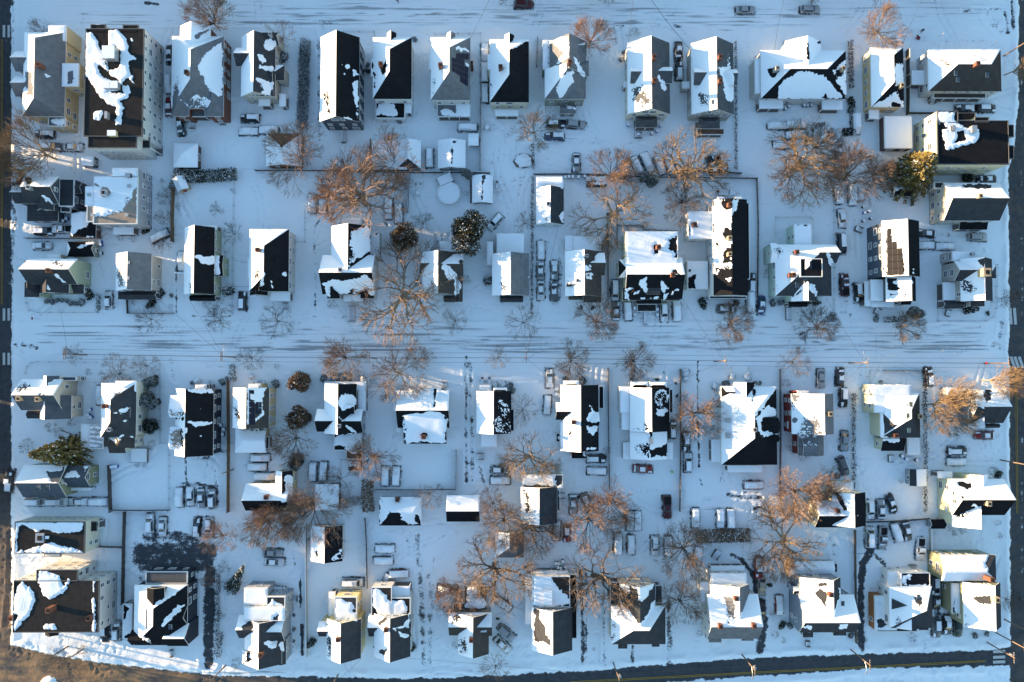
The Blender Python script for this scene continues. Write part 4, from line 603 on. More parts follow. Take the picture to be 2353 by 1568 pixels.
BLD('13', 'house', 'brown-roofed cream cottage among bare trees, snow only on left faces', 'beige', 'brown', [
    W(1775, 930, 2168, 1140, 5., 'x', s='T', r=2.4, h0=0), W(1858, 940, 2140, 1312, 5.2, s='L', r=3.), W(1960, 1030, 2170, 1145, 5., 'x', s='T', r=1.8, h1=1.), W(1918, 690, 2116, 900, 4., 'x', r=.6, rf=.2), W(1815, 845, 1920, 900, 3.2, k='f')],
    add=[[(1950, 700), (2040, 695), (2060, 760), (2116, 840), (2100, 890), (1930, 885)]], dust=[[(1860, 1150), (1940, 1150), (1940, 1300), (1870, 1300)], [(1775, 940), (1860, 930), (1930, 990), (1800, 1040)]], chim=[(1980, 1170, 1.2)])
BLD('13', 'garage', 'gable-roofed garage dusted on its left slope beside a long white yard wall', 'offwhite', 'black', [W(503, 130, 797, 458, 3.6, s='L', r=2.2)], add=[[(705, 450), (770, 360), (785, 350), (790, 420), (740, 450)]], dust=[[(540, 370), (600, 360), (625, 455), (550, 430)], [(700, 460), (780, 340), (795, 430)]], cat='garage', group='garages and sheds in the back yards')
BLD('13', 'garage', 'small tan-roofed garage hidden among bare tree limbs near the driveway', 'beige', 'gray', [W(2202, 190, 2462, 425, 3., s='L', r=1.6, h1=.8)], dust=[[(2230, 250), (2310, 230), (2310, 330), (2230, 340)]], cat='garage', group='garages and sheds in the back yards')
BLD('23', 'house', 'white house with grid of snowed solar panels on left slope and flat snowy rear deck', 'white', 'charcoal', [
    W(182, 885, 554, 1278, 6.6, s='L', r=3.3, rf=.5), W(186, 598, 532, 880, 6.8, k='f', roof='tar'), W(530, 580, 596, 1168, 4., k='f', roof='black'), W(122, 575, 186, 1040, 3.2, k='pf', s='F'), W(225, 550, 512, 598, 3.6, k='pf', s='F')],
    add=[[(190, 600), (350, 600), (400, 660), (430, 710), (525, 800), (530, 850), (420, 860), (360, 878), (190, 850)]], sub=[[(205, 885), (260, 900), (265, 980), (300, 1060), (300, 1130), (350, 1180), (355, 1240), (205, 1180)], [(355, 1000), (372, 1000), (372, 1060), (355, 1050)]], unit=[(290, 722, 365, 850, .8, 'ws')], solar=[([(200, 882), (352, 905), (362, 1250), (205, 1190)], 3, 6, {(2, 0), (2, 1), (1, 0), (2, 2)}, SOLARB)])
BLD('23', 'house', 'house with X-shaped hips, white valleys and black front hip above the lower road', 'beige', 'charcoal', [
    W(912, 868, 1410, 1222, 6.6, 'x', s='LT', h0=1., h1=1., r=4.1), W(990, 662, 1316, 1010, 6.8, s='', r=3.7), W(975, 1190, 1060, 1262, 5.6, h1=1, r=1.), W(1285, 1185, 1355, 1245, 5.6, h1=1, r=1.), W(902, 650, 992, 860, 4.2, k='pf', roof='midgray'), W(1316, 680, 1380, 840, 3.6, k='pf', roof='midgray')],
    add=[[(1100, 680), (1310, 662), (1250, 760), (1180, 840), (1165, 780), (1140, 720)], [(1000, 680), (1060, 680), (1090, 760), (1040, 730)], [(1315, 815), (1330, 840), (1390, 850), (1300, 980), (1240, 1060), (1180, 1050), (1230, 960), (1280, 870)], [(1000, 820), (1050, 890), (1120, 980), (1180, 1050), (1100, 1050), (990, 860)]], sub=[], dust=[[(920, 1060), (945, 1040), (945, 1150), (920, 1180)]], unit=[])
BLD('23', 'house', 'white-walled house with grey front slope, two brick chimneys and striped tree shadows on snow', 'offwhite', 'gray', [
    W(1792, 760, 2262, 1172, 7.0, 'x', s='T', r=3.8, rf=.62), W(1822, 668, 2182, 1010, 7., s='L', r=3., rf=.66), W(1830, 570, 2156, 668, 5.4, k='f', s='F'), W(1735, 650, 1830, 830, 4., k='f', s='F'), W(1810, 1165, 1925, 1205, 5.8, h1=1, r=.8), W(2110, 1150, 2220, 1190, 5.8, h1=1, r=.8), W(1825, 500, 2140, 568, 2.6, k='pf', s='F')],
    add=[[(2180, 780), (2200, 800), (2245, 880), (2290, 1020), (2065, 1035), (2120, 920)]], sub=[[(1950, 790), (2010, 800), (2050, 860), (2050, 1030), (2010, 960), (1960, 860)], [(1985, 1015), (2050, 1035), (1985, 1045)]], dust=[[(1940, 780), (2050, 790), (2050, 1020), (1980, 960)]], chim=[(1905, 1045, 1.3), (2212, 1038, 1.3), (2050, 790, 1.2)], steps=[(1850, 430, 330, 1.4, 8)])
BLD('33', 'house', 'slate blue house with white window trim, triangular bare patch in its snow and dark front slope', 'bluegray', 'charcoal', [
    W(285, 765, 790, 1112, 7.4, 'x', s='T', r=3.6, rf=.62), W(300, 605, 668, 1000, 7.4, s='L', r=3., rf=.7), W(320, 1105, 415, 1158, 5.6, h1=1, r=.9), W(600, 1095, 720, 1142, 5.6, h1=1, r=.9), W(232, 690, 300, 762, 5.2, 'x', s='T', r=.6)],
    add=[[(670, 700), (690, 740), (740, 745), (800, 970), (575, 985), (640, 850)], [(325, 1055), (400, 1055), (385, 1085), (330, 1070)], [(660, 1040), (725, 1040), (715, 1070), (660, 1070)]], sub=[[(436, 740), (480, 720), (540, 745), (548, 900), (500, 850), (450, 790)], [(450, 660), (540, 650), (540, 690), (470, 690)]], chim=[(560, 755, 1.3)], sky=[(685, 845)], steps=[(380, 1210, 90, 1.2, 4)])
BLD('33', 'house', 'white house with orange-brown porch wall, charcoal hips and snow-filled valley beside the black driveway', 'white', 'charcoal', [
    W(1112, 690, 1510, 1072, 6.4, s='LT', h0=.8, h1=1., r=3.4, rf=.7), W(1225, 565, 1488, 690, 6.2, k='f', roof='black'), W(1118, 780, 1400, 910, 6.4, 'x', h0=0.9, s='', r=1.8), W(1175, 900, 1400, 1075, 6.4, s='L', r=1.6), W(982, 775, 1180, 1092, 3.4, k='f', s='F', wall='orange'), W(1100, 550, 1228, 700, 4., k='f', s='F'), W(1380, 1060, 1480, 1095, 3.2, k='pf'), W(1000, 1060, 1370, 1105, 3.2, k='pf', roof='black')],
    add=[[(1230, 580), (1290, 600), (1250, 660), (1300, 680), (1480, 680), (1480, 690), (1235, 690)], [(1300, 580), (1330, 585), (1290, 640), (1280, 620)]], sub=[[(1340, 790), (1420, 800), (1420, 850), (1400, 890), (1370, 850)], [(990, 990), (1080, 1000), (1130, 1030), (1010, 1090)], [(1030, 840), (1080, 860), (1070, 875), (1040, 865)]], dust=[[(1180, 920), (1215, 930), (1215, 1040), (1180, 1060)]], sky=[(1380, 785)], steps=[(1290, 520, 270, 1.6, 6)], unit=[])
BLD('33', 'house', 'olive house with snowy main roof, low snowy left wing and separate snowy rear block', 'olive', 'charcoal', [
    W(1795, 650, 2140, 1060, 7., s='L', r=3.2, rf=.64), W(1690, 660, 1800, 935, 5., k='f', s='F'), W(1592, 400, 2095, 640, 6.6, 'x', s='TB', r=1.2, h1=.9, rf=.6), W(1620, 560, 1712, 640, 5., k='f')],
    add=[], sub=[[(1895, 790), (1960, 775), (2050, 770), (2055, 845), (1930, 850)], [(2030, 385), (2095, 385), (2095, 600), (1980, 500)], [(1695, 850), (1720, 800), (1720, 920), (1700, 930)]], dust=[[(1880, 780), (2060, 765), (2060, 850), (1930, 860)], [(1800, 940), (1840, 960), (1860, 1050), (1810, 1050)]], chim=[(2075, 800, 1.4, .5, 't'), (1990, 600, 3., .45)])
BLD('33', 'shed', 'black-roofed shed below the pale yellow house near the right road', 'slate', 'black', [W(1490, 72, 1625, 160, 2.6, 'x', r=.9)], cat='shed', group='garages and sheds in the back yards')
BLD('33', 'garage', 'low flat snowy garage with one leaning black panel behind the slate blue house', 'greige', 'charcoal', [W(196, 458, 606, 588, 2.9, 'x', s='TB', r=.7), W(604, 478, 638, 560, 2.6, k='f', win=False, roof='black')], cat='garage', group='garages and sheds in the back yards')
# ------------------------------------------------------------------ ground, streets, roads
def ground_material(name, asph_col, snow_col=(.83, .865, .89)):
    m = bpy.data.materials.new(name); m.use_nodes = True; nt = m.node_tree; N = nt.nodes; L = nt.links; b = N['Principled BSDF']
    b.inputs['Roughness'].default_value = .75; b.inputs['Specular IOR Level'].default_value = .2
    def nd(t, **k):
        n = N.new(t)
        for a, v in k.items(): setattr(n, a, v)
        return n
    def mth(op, a, c):
        n = nd('ShaderNodeMath', operation=op)
        for i, q in enumerate((a, c)):
            if isinstance(q, (int, float)): n.inputs[i].default_value = q
            else: L.new(q, n.inputs[i])
        return n.outputs[0]
    def ramp(v, lo, hi):
        n = nd('ShaderNodeMapRange', interpolation_type='SMOOTHSTEP'); n.inputs[1].default_value = lo; n.inputs[2].default_value = hi; L.new(v, n.inputs[0]); return n.outputs[0]
    geo = nd('ShaderNodeNewGeometry')
    def noise(sc, mp=(1, 1, 1), det=6, rough=.6):
        mpn = nd('ShaderNodeMapping'); mpn.inputs['Scale'].default_value = mp; L.new(geo.outputs['Position'], mpn.inputs[0])
        n = nd('ShaderNodeTexNoise'); n.inputs['Scale'].default_value = sc; n.inputs['Detail'].default_value = det; n.inputs['Roughness'].default_value = rough; L.new(mpn.outputs[0], n.inputs[0]); return n.outputs[0]
    bare = nd('ShaderNodeAttribute', attribute_name='bare').outputs['Fac']; bh = nd('ShaderNodeAttribute', attribute_name='streak').outputs['Fac']; dirt_sun = nd('ShaderNodeAttribute', attribute_name='dirt_sun').outputs['Fac']
    n1 = noise(.55); n2 = noise(.9, (.05, 2.4, 1)); n3 = noise(2.2)
    f1 = ramp(mth('ADD', bare, mth('ADD', mth('MULTIPLY', mth('SUBTRACT', n1, .5), 1.3), mth('MULTIPLY', mth('SUBTRACT', n3, .5), .5))), .38, .72)
    f1 = mth('MULTIPLY', f1, ramp(bare, .02, .2))
    f2 = mth('MULTIPLY', ramp(mth('ADD', bh, mth('ADD', mth('MULTIPLY', mth('SUBTRACT', n2, .5), 1.5), mth('MULTIPLY', mth('SUBTRACT', n3, .5), .35))), .42, .95), ramp(bh, .02, .15))
    big = noise(.05, det=3)
    sm = nd('ShaderNodeMixRGB'); L.new(big, sm.inputs[0]); sm.inputs[1].default_value = tuple(c * .93 for c in snow_col) + (1,); sm.inputs[2].default_value = tuple(min(.92, c * 1.05) for c in snow_col) + (1,)
    am = nd('ShaderNodeMixRGB'); L.new(noise(.8, det=8), am.inputs[0]); am.inputs[1].default_value = tuple(c * .6 for c in asph_col) + (1,); am.inputs[2].default_value = tuple(c * 2.1 for c in asph_col) + (1,)
    dm = nd('ShaderNodeMixRGB'); L.new(mth('MULTIPLY', dirt_sun, ramp(noise(.35, (.5, 1.2, 1)), .3, .7)), dm.inputs[0]); L.new(am.outputs[0], dm.inputs[1]); dm.inputs[2].default_value = (.3, .19, .1, 1)
    c1 = nd('ShaderNodeMixRGB'); L.new(mth('MULTIPLY', f2, .72), c1.inputs[0]); L.new(sm.outputs[0], c1.inputs[1]); c1.inputs[2].default_value = (.14, .15, .165, 1)
    c2 = nd('ShaderNodeMixRGB'); L.new(f1, c2.inputs[0]); L.new(c1.outputs[0], c2.inputs[1]); L.new(dm.outputs[0], c2.inputs[2])
    L.new(c2.outputs[0], b.inputs['Base Color'])
    bp = nd('ShaderNodeBump'); bp.inputs['Strength'].default_value = .6; bp.inputs['Distance'].default_value = .18
    L.new(mth('ADD', mth('MULTIPLY', noise(1.6, det=8), .6), mth('MULTIPLY', mth('ADD', f1, f2), -.5)), bp.inputs['Height']); L.new(bp.outputs[0], b.inputs['Normal'])
    return m
ROADTOP = [(-400, 1452), (0, 1477), (45, 1487), (125, 1507), (240, 1525), (400, 1541), (475, 1551), (588, 1555), (735, 1556), (960, 1560), (1176, 1551), (1400, 1538), (1570, 1524), (1764, 1510), (2010, 1503), (2270, 1495), (2353, 1483), (2800, 1460)]
ROADBOT = [(-400, 1655), (0, 1620), (300, 1640), (700, 1650), (1176, 1612), (1520, 1569), (1764, 1552), (1880, 1546), (2010, 1537), (2353, 1530), (2800, 1520)]
MAINPOLY = ROADTOP + ROADBOT[::-1]
TR = []                                         # tracks: tile, points, width (tile px), strength, channel
def tr(t, pts, w, s=.6, dirt_sun=0): TR.append(([D(t, *p) for p in pts], w / 4, s))
tr('12', [(1928, 150), (1930, 800), (1935, 1290)], 34, .56); tr('12', [(1965, 200), (1985, 800), (1990, 1290)], 40, .5); tr('12', [(2060, 1160), (2090, 1300), (2050, 1300)], 40, .5)
tr('11', [(600, 430), (545, 520), (530, 640), (545, 860), (545, 1300)], 22, .62); tr('11', [(545, 820), (545, 1240)], 14, .5)
tr('10', [(570, 380), (578, 800), (585, 1290)], 36, .5); tr('10', [(590, 200), (700, 200)], 60, .4); tr('10', [(600, 230), (600, 300)], 60, .35)
tr('13', [(1420, 200), (1410, 400)], 80, .36); tr('13', [(1480, 230), (1500, 540), (1525, 800), (1540, 1400)], 60, .52); tr('13', [(1590, 600), (1610, 800), (1590, 1400)], 60, .46); tr('13', [(1640, 420), (1620, 860)], 26, .4)
tr('13', [(408, 590), (412, 880)], 26, .85); tr('13', [(420, 1050), (428, 1310)], 34, .85); tr('13', [(345, 400), (360, 520), (320, 570)], 24, .45)
tr('03', [(1350, 240), (1600, 230), (1760, 260)], 120, .66); tr('03', [(1310, 390), (1890, 390)], 260, .78); tr('03', [(1330, 490), (1900, 500)], 150, .8); tr('03', [(1700, 240), (1900, 330), (1950, 440)], 90, .7)
tr('03', [(1925, 560), (1920, 900), (1915, 1390)], 116, .86); tr('03', [(1300, 620), (1300, 640)], 60, .6)
tr('23', [(630, 560), (645, 900), (650, 1370)], 44, .72); tr('23', [(682, 560), (682, 1360)], 26, .6); tr('23', [(845, 600), (845, 1000), (850, 1410)], 44, .52); tr('23', [(800, 600), (805, 1400)], 20, .35)
tr('23', [(1440, 820), (1440, 1110)], 34, .7); tr('23', [(1450, 1110), (1450, 1390)], 70, .5); tr('23', [(1110, 1240), (1105, 1380)], 34, .6); tr('23', [(1300, 420), (1380, 500)], 60, .4)
tr('23', [(2030, 400), (2110, 440), (2190, 550), (2230, 640), (2240, 760), (2290, 850)], 54, .86); tr('23', [(2310, 1000), (2300, 1100), (2280, 1265)], 90, .8)
tr('33', [(940, 330), (930, 400), (870, 480), (855, 700), (850, 1000), (860, 1255)], 76, .88); tr('33', [(1000, 420), (1060, 470), (1080, 560)], 44, .7); tr('33', [(590, 260), (620, 400)], 70, .4); tr('33', [(1540, 860), (1560, 940)], 70, .7)
tr('22', [(1705, 190), (1708, 600), (1715, 1000), (1720, 1150)], 24, .72); tr('22', [(1720, 1230), (1740, 1310), (1775, 1345)], 26, .6); tr('22', [(1990, 1410), (2100, 1440), (2290, 1445)], 40, .6); tr('22', [(2130, 1395), (2290, 1395)], 22, .6); tr('22', [(1760, 1470), (1840, 1470)], 60, .38); tr('22', [(2230, 1540), (2300, 1530)], 30, .7)
tr('22', [(1400, 230), (1405, 370)], 30, .4); tr('22', [(1940, 1220), (1905, 1300)], 16, .6); tr('22', [(300, 250), (300, 360)], 24, .5); tr('22', [(560, 1040), (440, 970)], 30, .35)
tr('02', [(1706, 1070), (1710, 1290)], 16, .7); tr('02', [(1670, 1310), (1990, 1335)], 34, .62); tr('02', [(1975, 1150), (1985, 1300), (2000, 1480)], 30, .6); tr('02', [(1780, 1070), (1960, 1075), (1990, 1120)], 40, .5); tr('02', [(1560, 180), (1620, 330)], 90, .36); tr('02', [(1990, 1010), (2080, 1010)], 60, .5)
tr('01', [(1640, 760), (1622, 900), (1618, 1300)], 22, .66); tr('01', [(1770, 1338), (2120, 1340)], 20, .62); tr('01', [(1990, 1210), (1995, 1260)], 30, .6); tr('11', [(230, 1345), (860, 1350)], 18, .42); tr('11', [(1180, 420), (1220, 560), (1280, 720)], 40, .45)
tr('21', [(440, 720), (450, 1000), (420, 1240)], 34, .5); tr('21', [(270, 640), (320, 660)], 40, .5); tr('21', [(1150, 1330), (1340, 1340)], 90, .34)
tr('31', [(700, 950), (700, 1300), (760, 1400)], 110, .4); tr('31', [(800, 460), (820, 800)], 36, .3); tr('31', [(1440, 580), (1840, 590)], 60, .34); tr('31', [(1900, 680), (1980, 740)], 30, .35)
tr('31', [(2150, 1400), (2130, 1540)], 60, .5); tr('32', [(2080, 40), (2180, 90)], 90, .45); tr('30', [(1800, 100), (2150, 80)], 50, .45); tr('30', [(2030, 150), (2130, 260)], 110, .4); tr('30', [(2180, 120), (2200, 300)], 40, .6); tr('30', [(2240, 0), (2250, 260)], 30, .7)
tr('30', [(1460, 380), (2000, 380)], 20, .42); tr('32', [(840, 230), (850, 600)], 50, .36); tr('22', [(1190, 1200), (1110, 1160)], 60, .45); tr('00', [(1340, 30), (1450, 40)], 36, .8)
tr('20', [(1060, 320), (1180, 310)], 50, .4); tr('20', [(1490, 240), (1590, 250)], 30, .5); tr('20', [(960, 235), (1030, 240)], 18, .7)
tr('01', [(100, 240), (140, 420), (120, 700), (100, 1200)], 40, .55); tr('00', [(115, 0), (125, 400)], 26, .5); tr('02', [(200, 40), (340, 60)], 50, .55); tr('02', [(140, 30), (200, 110)], 40, .5); tr('03', [(100, 200), (95, 700), (60, 1050)], 60, .5)
HL = []                                         # wheel ruts and plough marks along the two white streets: y, x0, x1, width, strength (frame px)
for y, a, b_, w, s in ((10, 200, 2300, 5, .34), (20, 600, 2300, 6, .42), (36, 100, 2280, 4, .46), (43, 700, 2000, 7, .3), (51, 150, 1800, 4, .5), (57, 300, 1900, 3, .34), (30, 1150, 2300, 4, .4), (64, 1500, 1900, 3, .4),
                       (752, 60, 2300, 4, .42), (759, 100, 1700, 6, .36), (767, 30, 2300, 5, .46), (776, 60, 2300, 7, .36), (786, 40, 2300, 4, .5), (794, 200, 2300, 7, .44), (803, 480, 2300, 5, .52), (810, 900, 1400, 4, .5), (1528, 100, 480, 4, .4), (1536, 120, 560, 4, .45), (1545, 300, 700, 4, .5)):
    HL.append((y, a, b_, w, s))
def fine(lo, hi, st): return list(np.arange(lo, hi, st))
xs = np.array([-1500, -900, -600, -400, -300, -240, -200, -170, -150] + fine(-140, 140.1, .33) + [150, 170, 200, 240, 300, 400, 600, 900, 1500])
ys = np.array([-1500, -900, -600, -400, -300, -240, -200, -160, -130, -110] + fine(-98, 98.1, .33) + [110, 130, 160, 200, 240, 300, 400, 600, 900, 1500])
GX, GY = np.meshgrid(xs, ys, indexing='ij'); gx = GX.ravel(); gy = GY.ravel()
q = project(np.stack([gx, gy, np.zeros_like(gx)], 1)); fx, fy = q[:, 0], q[:, 1]
nA = (vnoise(gx, gy, 3.0, 11) - .5); nB = vnoise(gx, gy, 1.1, 12) - .5; nC = vnoise(gx, gy, 9, 13) - .5; nD = vnoise(gx, gy, .5, 14) - .5
bare = np.zeros_like(gx); streak = np.zeros_like(gx); dirt_sun = np.zeros_like(gx); gz = nC * .1 + nA * .05 + nB * .05
far = (np.abs(gx) > 141) | (np.abs(gy) > 99); gz[far] = 0
def sstep(x, a, b_): t_ = np.clip((x - a) / (b_ - a), 0, 1); return t_ * t_ * (3 - 2 * t_)
# left road, right road, main road
dl = 26 + nA * 3 + nB * 3 - fx + 3 * sstep(fy, 1150, 1250) * 0
rl = sstep(dl, -2.5, 2.5) * (fx > -62); bare = np.maximum(bare, rl * .95)
redge = np.interp(fy, [-200, 60, 250, 330, 395, 1500, 1700], [2342, 2341, 2340, 2332, 2317, 2322, 2322]) + nA * 4 + nB * 3
rr = sstep(fx - redge, -3, 3) * (fx < 2470); bare = np.maximum(bare, rr * (1.05 - .35 * sstep(np.abs(fx - 2349), 6, 0) * (vnoise(gx, gy, 5, 21) > .5)))
mp = psd(fx, fy, MAINPOLY); mr = sstep(mp + nA * 2.5 + nB * 4 + nD * 3, -3.5, 3.5); bare = np.maximum(bare, mr * .98)
dirt_sun = np.maximum(dirt_sun, mr * sstep(1500 - fx, 700, 1300)); dirt_sun = np.maximum(dirt_sun, rl * sstep(fy, 1100, 1400) * .6); dirt_sun = np.maximum(dirt_sun, rr * .15)  # brown road sand, with warm sunlight at lower left painted into the colour
pile = psd(fx, fy, ('c', 112, 1580, 26)); bare = np.where(pile + nA * 14 > 0, 0, bare); gz += np.clip(pile + nA * 14, 0, 14) * .03
up = sstep(60 - fy + nA * 3, -3, 3) * (1 - rl) * (1 - rr) * (fy > -70); md = sstep(fy + nA * 3, 742, 748) * (1 - sstep(fy + nA * 3, 806, 812)) * (1 - rl) * (1 - rr)
st = np.maximum(up, md); streak = np.maximum(streak, st * (.3 + .25 * nC))
HL += [(y + dy, a + 40, b_ - 30, w * .6, s * .9) for (y, a, b_, w, s) in HL for dy in (-3.4, 4.1)]
for y, a, b_, w, s in HL:
    wob = nC * 5 + (vnoise(gx, gy * 0, 14, 31 + int(y)) - .5) * 6
    g = np.exp(-((fy - y + wob) / (w * .42)) ** 2) * sstep(fx, a, a + 60) * (1 - sstep(fx, b_ - 60, b_)) * (.7 + .75 * vnoise(gx, gy * 0 + y, 9, 41))
    streak = np.maximum(streak, g * s * 1.6); gz -= g * s * .12
for pts, w, s in TR:
    bx0 = min(p[0] for p in pts) - w - 20; bx1 = max(p[0] for p in pts) + w + 20; by0 = min(p[1] for p in pts) - w - 20; by1 = max(p[1] for p in pts) + w + 20
    i = np.where((fx > bx0) & (fx < bx1) & (fy > by0) & (fy < by1))[0]
    if not len(i): continue
    d = np.full(len(i), 1e9); X, Y = fx[i], fy[i]
    for (ax, ay), (cx, cy) in zip(pts[:-1], pts[1:]):
        ex, ey = cx - ax, cy - ay; L_ = ex * ex + ey * ey + 1e-9; t_ = np.clip(((X - ax) * ex + (Y - ay) * ey) / L_, 0, 1)
        d = np.minimum(d, np.hypot(X - ax - t_ * ex, Y - ay - t_ * ey))
    g = 1 - sstep(d + nB[i] * 3 + nD[i] * 3 + nA[i] * 3, w * .2, w * .75); bare[i] = np.maximum(bare[i], g * s); gz[i] -= g * .06
    gz[i] += .12 * np.exp(-((d - w * .75) / 2.2) ** 2)
# snowbanks along street and road edges
gz += .3 * (vnoise(gx, gy, 2.2, 51)) * (np.exp(-((fy - 64 + nA * 5) / 3.5) ** 2) + np.exp(-((fy - 741 + nA * 5) / 3.0) ** 2) + np.exp(-((fy - 814 + nA * 5) / 3.0) ** 2)) * (1 - rl) * (1 - rr) * (fx > 25)
gz += .35 * vnoise(gx, gy, 1.6, 52) * (np.exp(-((fx - 33 + nA * 5) / 4) ** 2) + np.exp(-((redge - 8 - fx) / 5) ** 2)) * (fy < 1470)
gz += .45 * vnoise(gx, gy, 1.8, 53) * np.exp(-((mp + 12 + nA * 6) / 6) ** 2)
gz -= .12 * np.maximum(np.maximum(rl, rr), mr)
foot = (vnoise(gx, gy, .6, 61) > .74) * (vnoise(gx, gy, 9, 62) > .5) * (1 - st); gz -= foot * .12
# thin snow over grass and paving, trodden paths and wheel tracks between the yards
yard_thin = sstep(vnoise(gx, gy, 7, 63) * .6 + vnoise(gx, gy, 2.1, 64) * .4, .56, .8); streak = np.maximum(streak, yard_thin * .34 * (1 - st))
rp = np.random.RandomState(12)
for _ in range(260):
    x0, y0 = rp.uniform(-118, 118), rp.uniform(-80, 84); a = rp.choice([0, 1.57, 1.57, 3.14]) + rp.normal(0, .25); L_ = rp.uniform(5, 22)
    i = np.where((np.abs(gx - x0) < L_ + 2) & (np.abs(gy - y0) < L_ + 2) & ~far)[0]
    u = (gx[i] - x0) * math.cos(a) + (gy[i] - y0) * math.sin(a); v = -(gx[i] - x0) * math.sin(a) + (gy[i] - y0) * math.cos(a) + 1.2 * np.sin(u * .25 + x0)
    on = sstep(u, -.5, .5) * (1 - sstep(u, L_ - 1, L_))
    if rp.rand() < .55: g = on * np.exp(-((v - .18 * np.sign(np.sin(u * 4.4))) / .22) ** 2) * (np.sin(u * 8.8) > -.1)      # footprints
    else: g = on * (np.exp(-((np.abs(v) - .75) / .2) ** 2))                                                              # wheel tracks
    gz[i] -= g * .2; streak[i] = np.maximum(streak[i], g * .6)
nx, ny = len(xs), len(ys)
region = np.zeros((nx - 1, ny - 1), int)
cx = (fx.reshape(nx, ny)[:-1, :-1] + fx.reshape(nx, ny)[1:, 1:]) / 2; cy = (fy.reshape(nx, ny)[:-1, :-1] + fy.reshape(nx, ny)[1:, 1:]) / 2
mpc = mp.reshape(nx, ny)[:-1, :-1]
region[(cy < 62) & (cy > -72)] = 1; region[(cy > 743) & (cy < 812)] = 2
region[(cx < 27) & (cx > -62)] = 3; region[(cx > 2325) & (cx < 2470)] = 4; region[mpc > 0] = 5
RN = ['snowy_ground', 'upper_street', 'middle_street', 'side_road', 'avenue', 'main_road']
GM = ground_material('snow_ground', (.045, .047, .052)); RM_ = ground_material('worn_road', (.042, .044, .048))
idx = np.arange(nx * ny).reshape(nx, ny)
GROUND_PARTS = []
quads = np.stack([idx[:-1, :-1], idx[1:, :-1], idx[1:, 1:], idx[:-1, 1:]], -1)
for k, nm in enumerate(RN):
    Q = quads[region == k]
    if not len(Q): continue
    us = np.unique(Q); mpv = np.zeros(nx * ny, int); mpv[us] = np.arange(len(us))
    me = bpy.data.meshes.new(nm); me.vertices.add(len(us)); me.vertices.foreach_set('co', np.stack([gx[us], gy[us], gz[us]], 1).ravel().astype(np.float32))
    me.loops.add(Q.size); me.loops.foreach_set('vertex_index', mpv[Q].ravel().astype(np.int32)); me.polygons.add(len(Q))
    me.polygons.foreach_set('loop_start', np.arange(0, Q.size, 4, dtype=np.int32)); me.polygons.foreach_set('loop_total', np.full(len(Q), 4, np.int32))
    me.polygons.foreach_set('use_smooth', np.ones(len(Q), bool)); me.update(calc_edges=True)
    for an, arr in (('bare', bare), ('streak', streak), ('dirt_sun', dirt_sun)):
        at = me.attributes.new(an, 'FLOAT', 'POINT'); at.data.foreach_set('value', arr[us].astype(np.float32))
    GROUND_PARTS.append((me, us))
    me.materials.append(GM if k < 3 else RM_)
    tag(obj(nm, me), kind='structure')
# painted markings
WP = nmat('road_paint', (.5, .5, .48), .8, .3, 2); YP = nmat('yellow_paint', (.3, .19, .04), .8, .35, 2)
def strip(mb, pts, w, z=-.02):
    for (a, b_) in zip(pts[:-1], pts[1:]):
        p, q_ = Vector(P(*a)), Vector(P(*b_)); d = (q_ - p).normalized(); n = Vector((-d.y, d.x, 0)) * w / 2; u = Vector((0, 0, z))
        mb.add([p - n + u, q_ - n + u, q_ + n + u, p + n + u], [(0, 1, 2, 3)])
mb = MB()
for y0, y1 in ((58, 86), (709, 737), (811, 839)):
    for x in (9, 20): strip(mb, [(x, y0), (x, y1)], .62)
tag(mb.build('crosswalk', WP), kind='structure')
mb = MB()
for x in (2321, 2331): strip(mb, [(x, 708), (x + 3, 746)], .7)
for x in (2323, 2332, 2342): strip(mb, [(x, 820), (x + 9, 846)], .7)
for y in (1498, 1511, 1522): strip(mb, [(2282, y), (2310, y - 1)], .7)
tag(mb.build('crosswalk', WP), kind='structure')
mb = MB()
for off in (0, 3): strip(mb, [(1310, 1567 + off), (1764, 1543 + off), (2010, 1531 + off), (2265, 1518 + off)], .16, -.03)
for off in (0, 3): strip(mb, [(2.5 + off, 90), (2.5 + off, 700)], .14, -.03)
for off in (0, 3): strip(mb, [(2334 + off, 860), (2336 + off, 1180)], .14, -.03)
tag(mb.build('road_centre_line', YP), kind='structure')
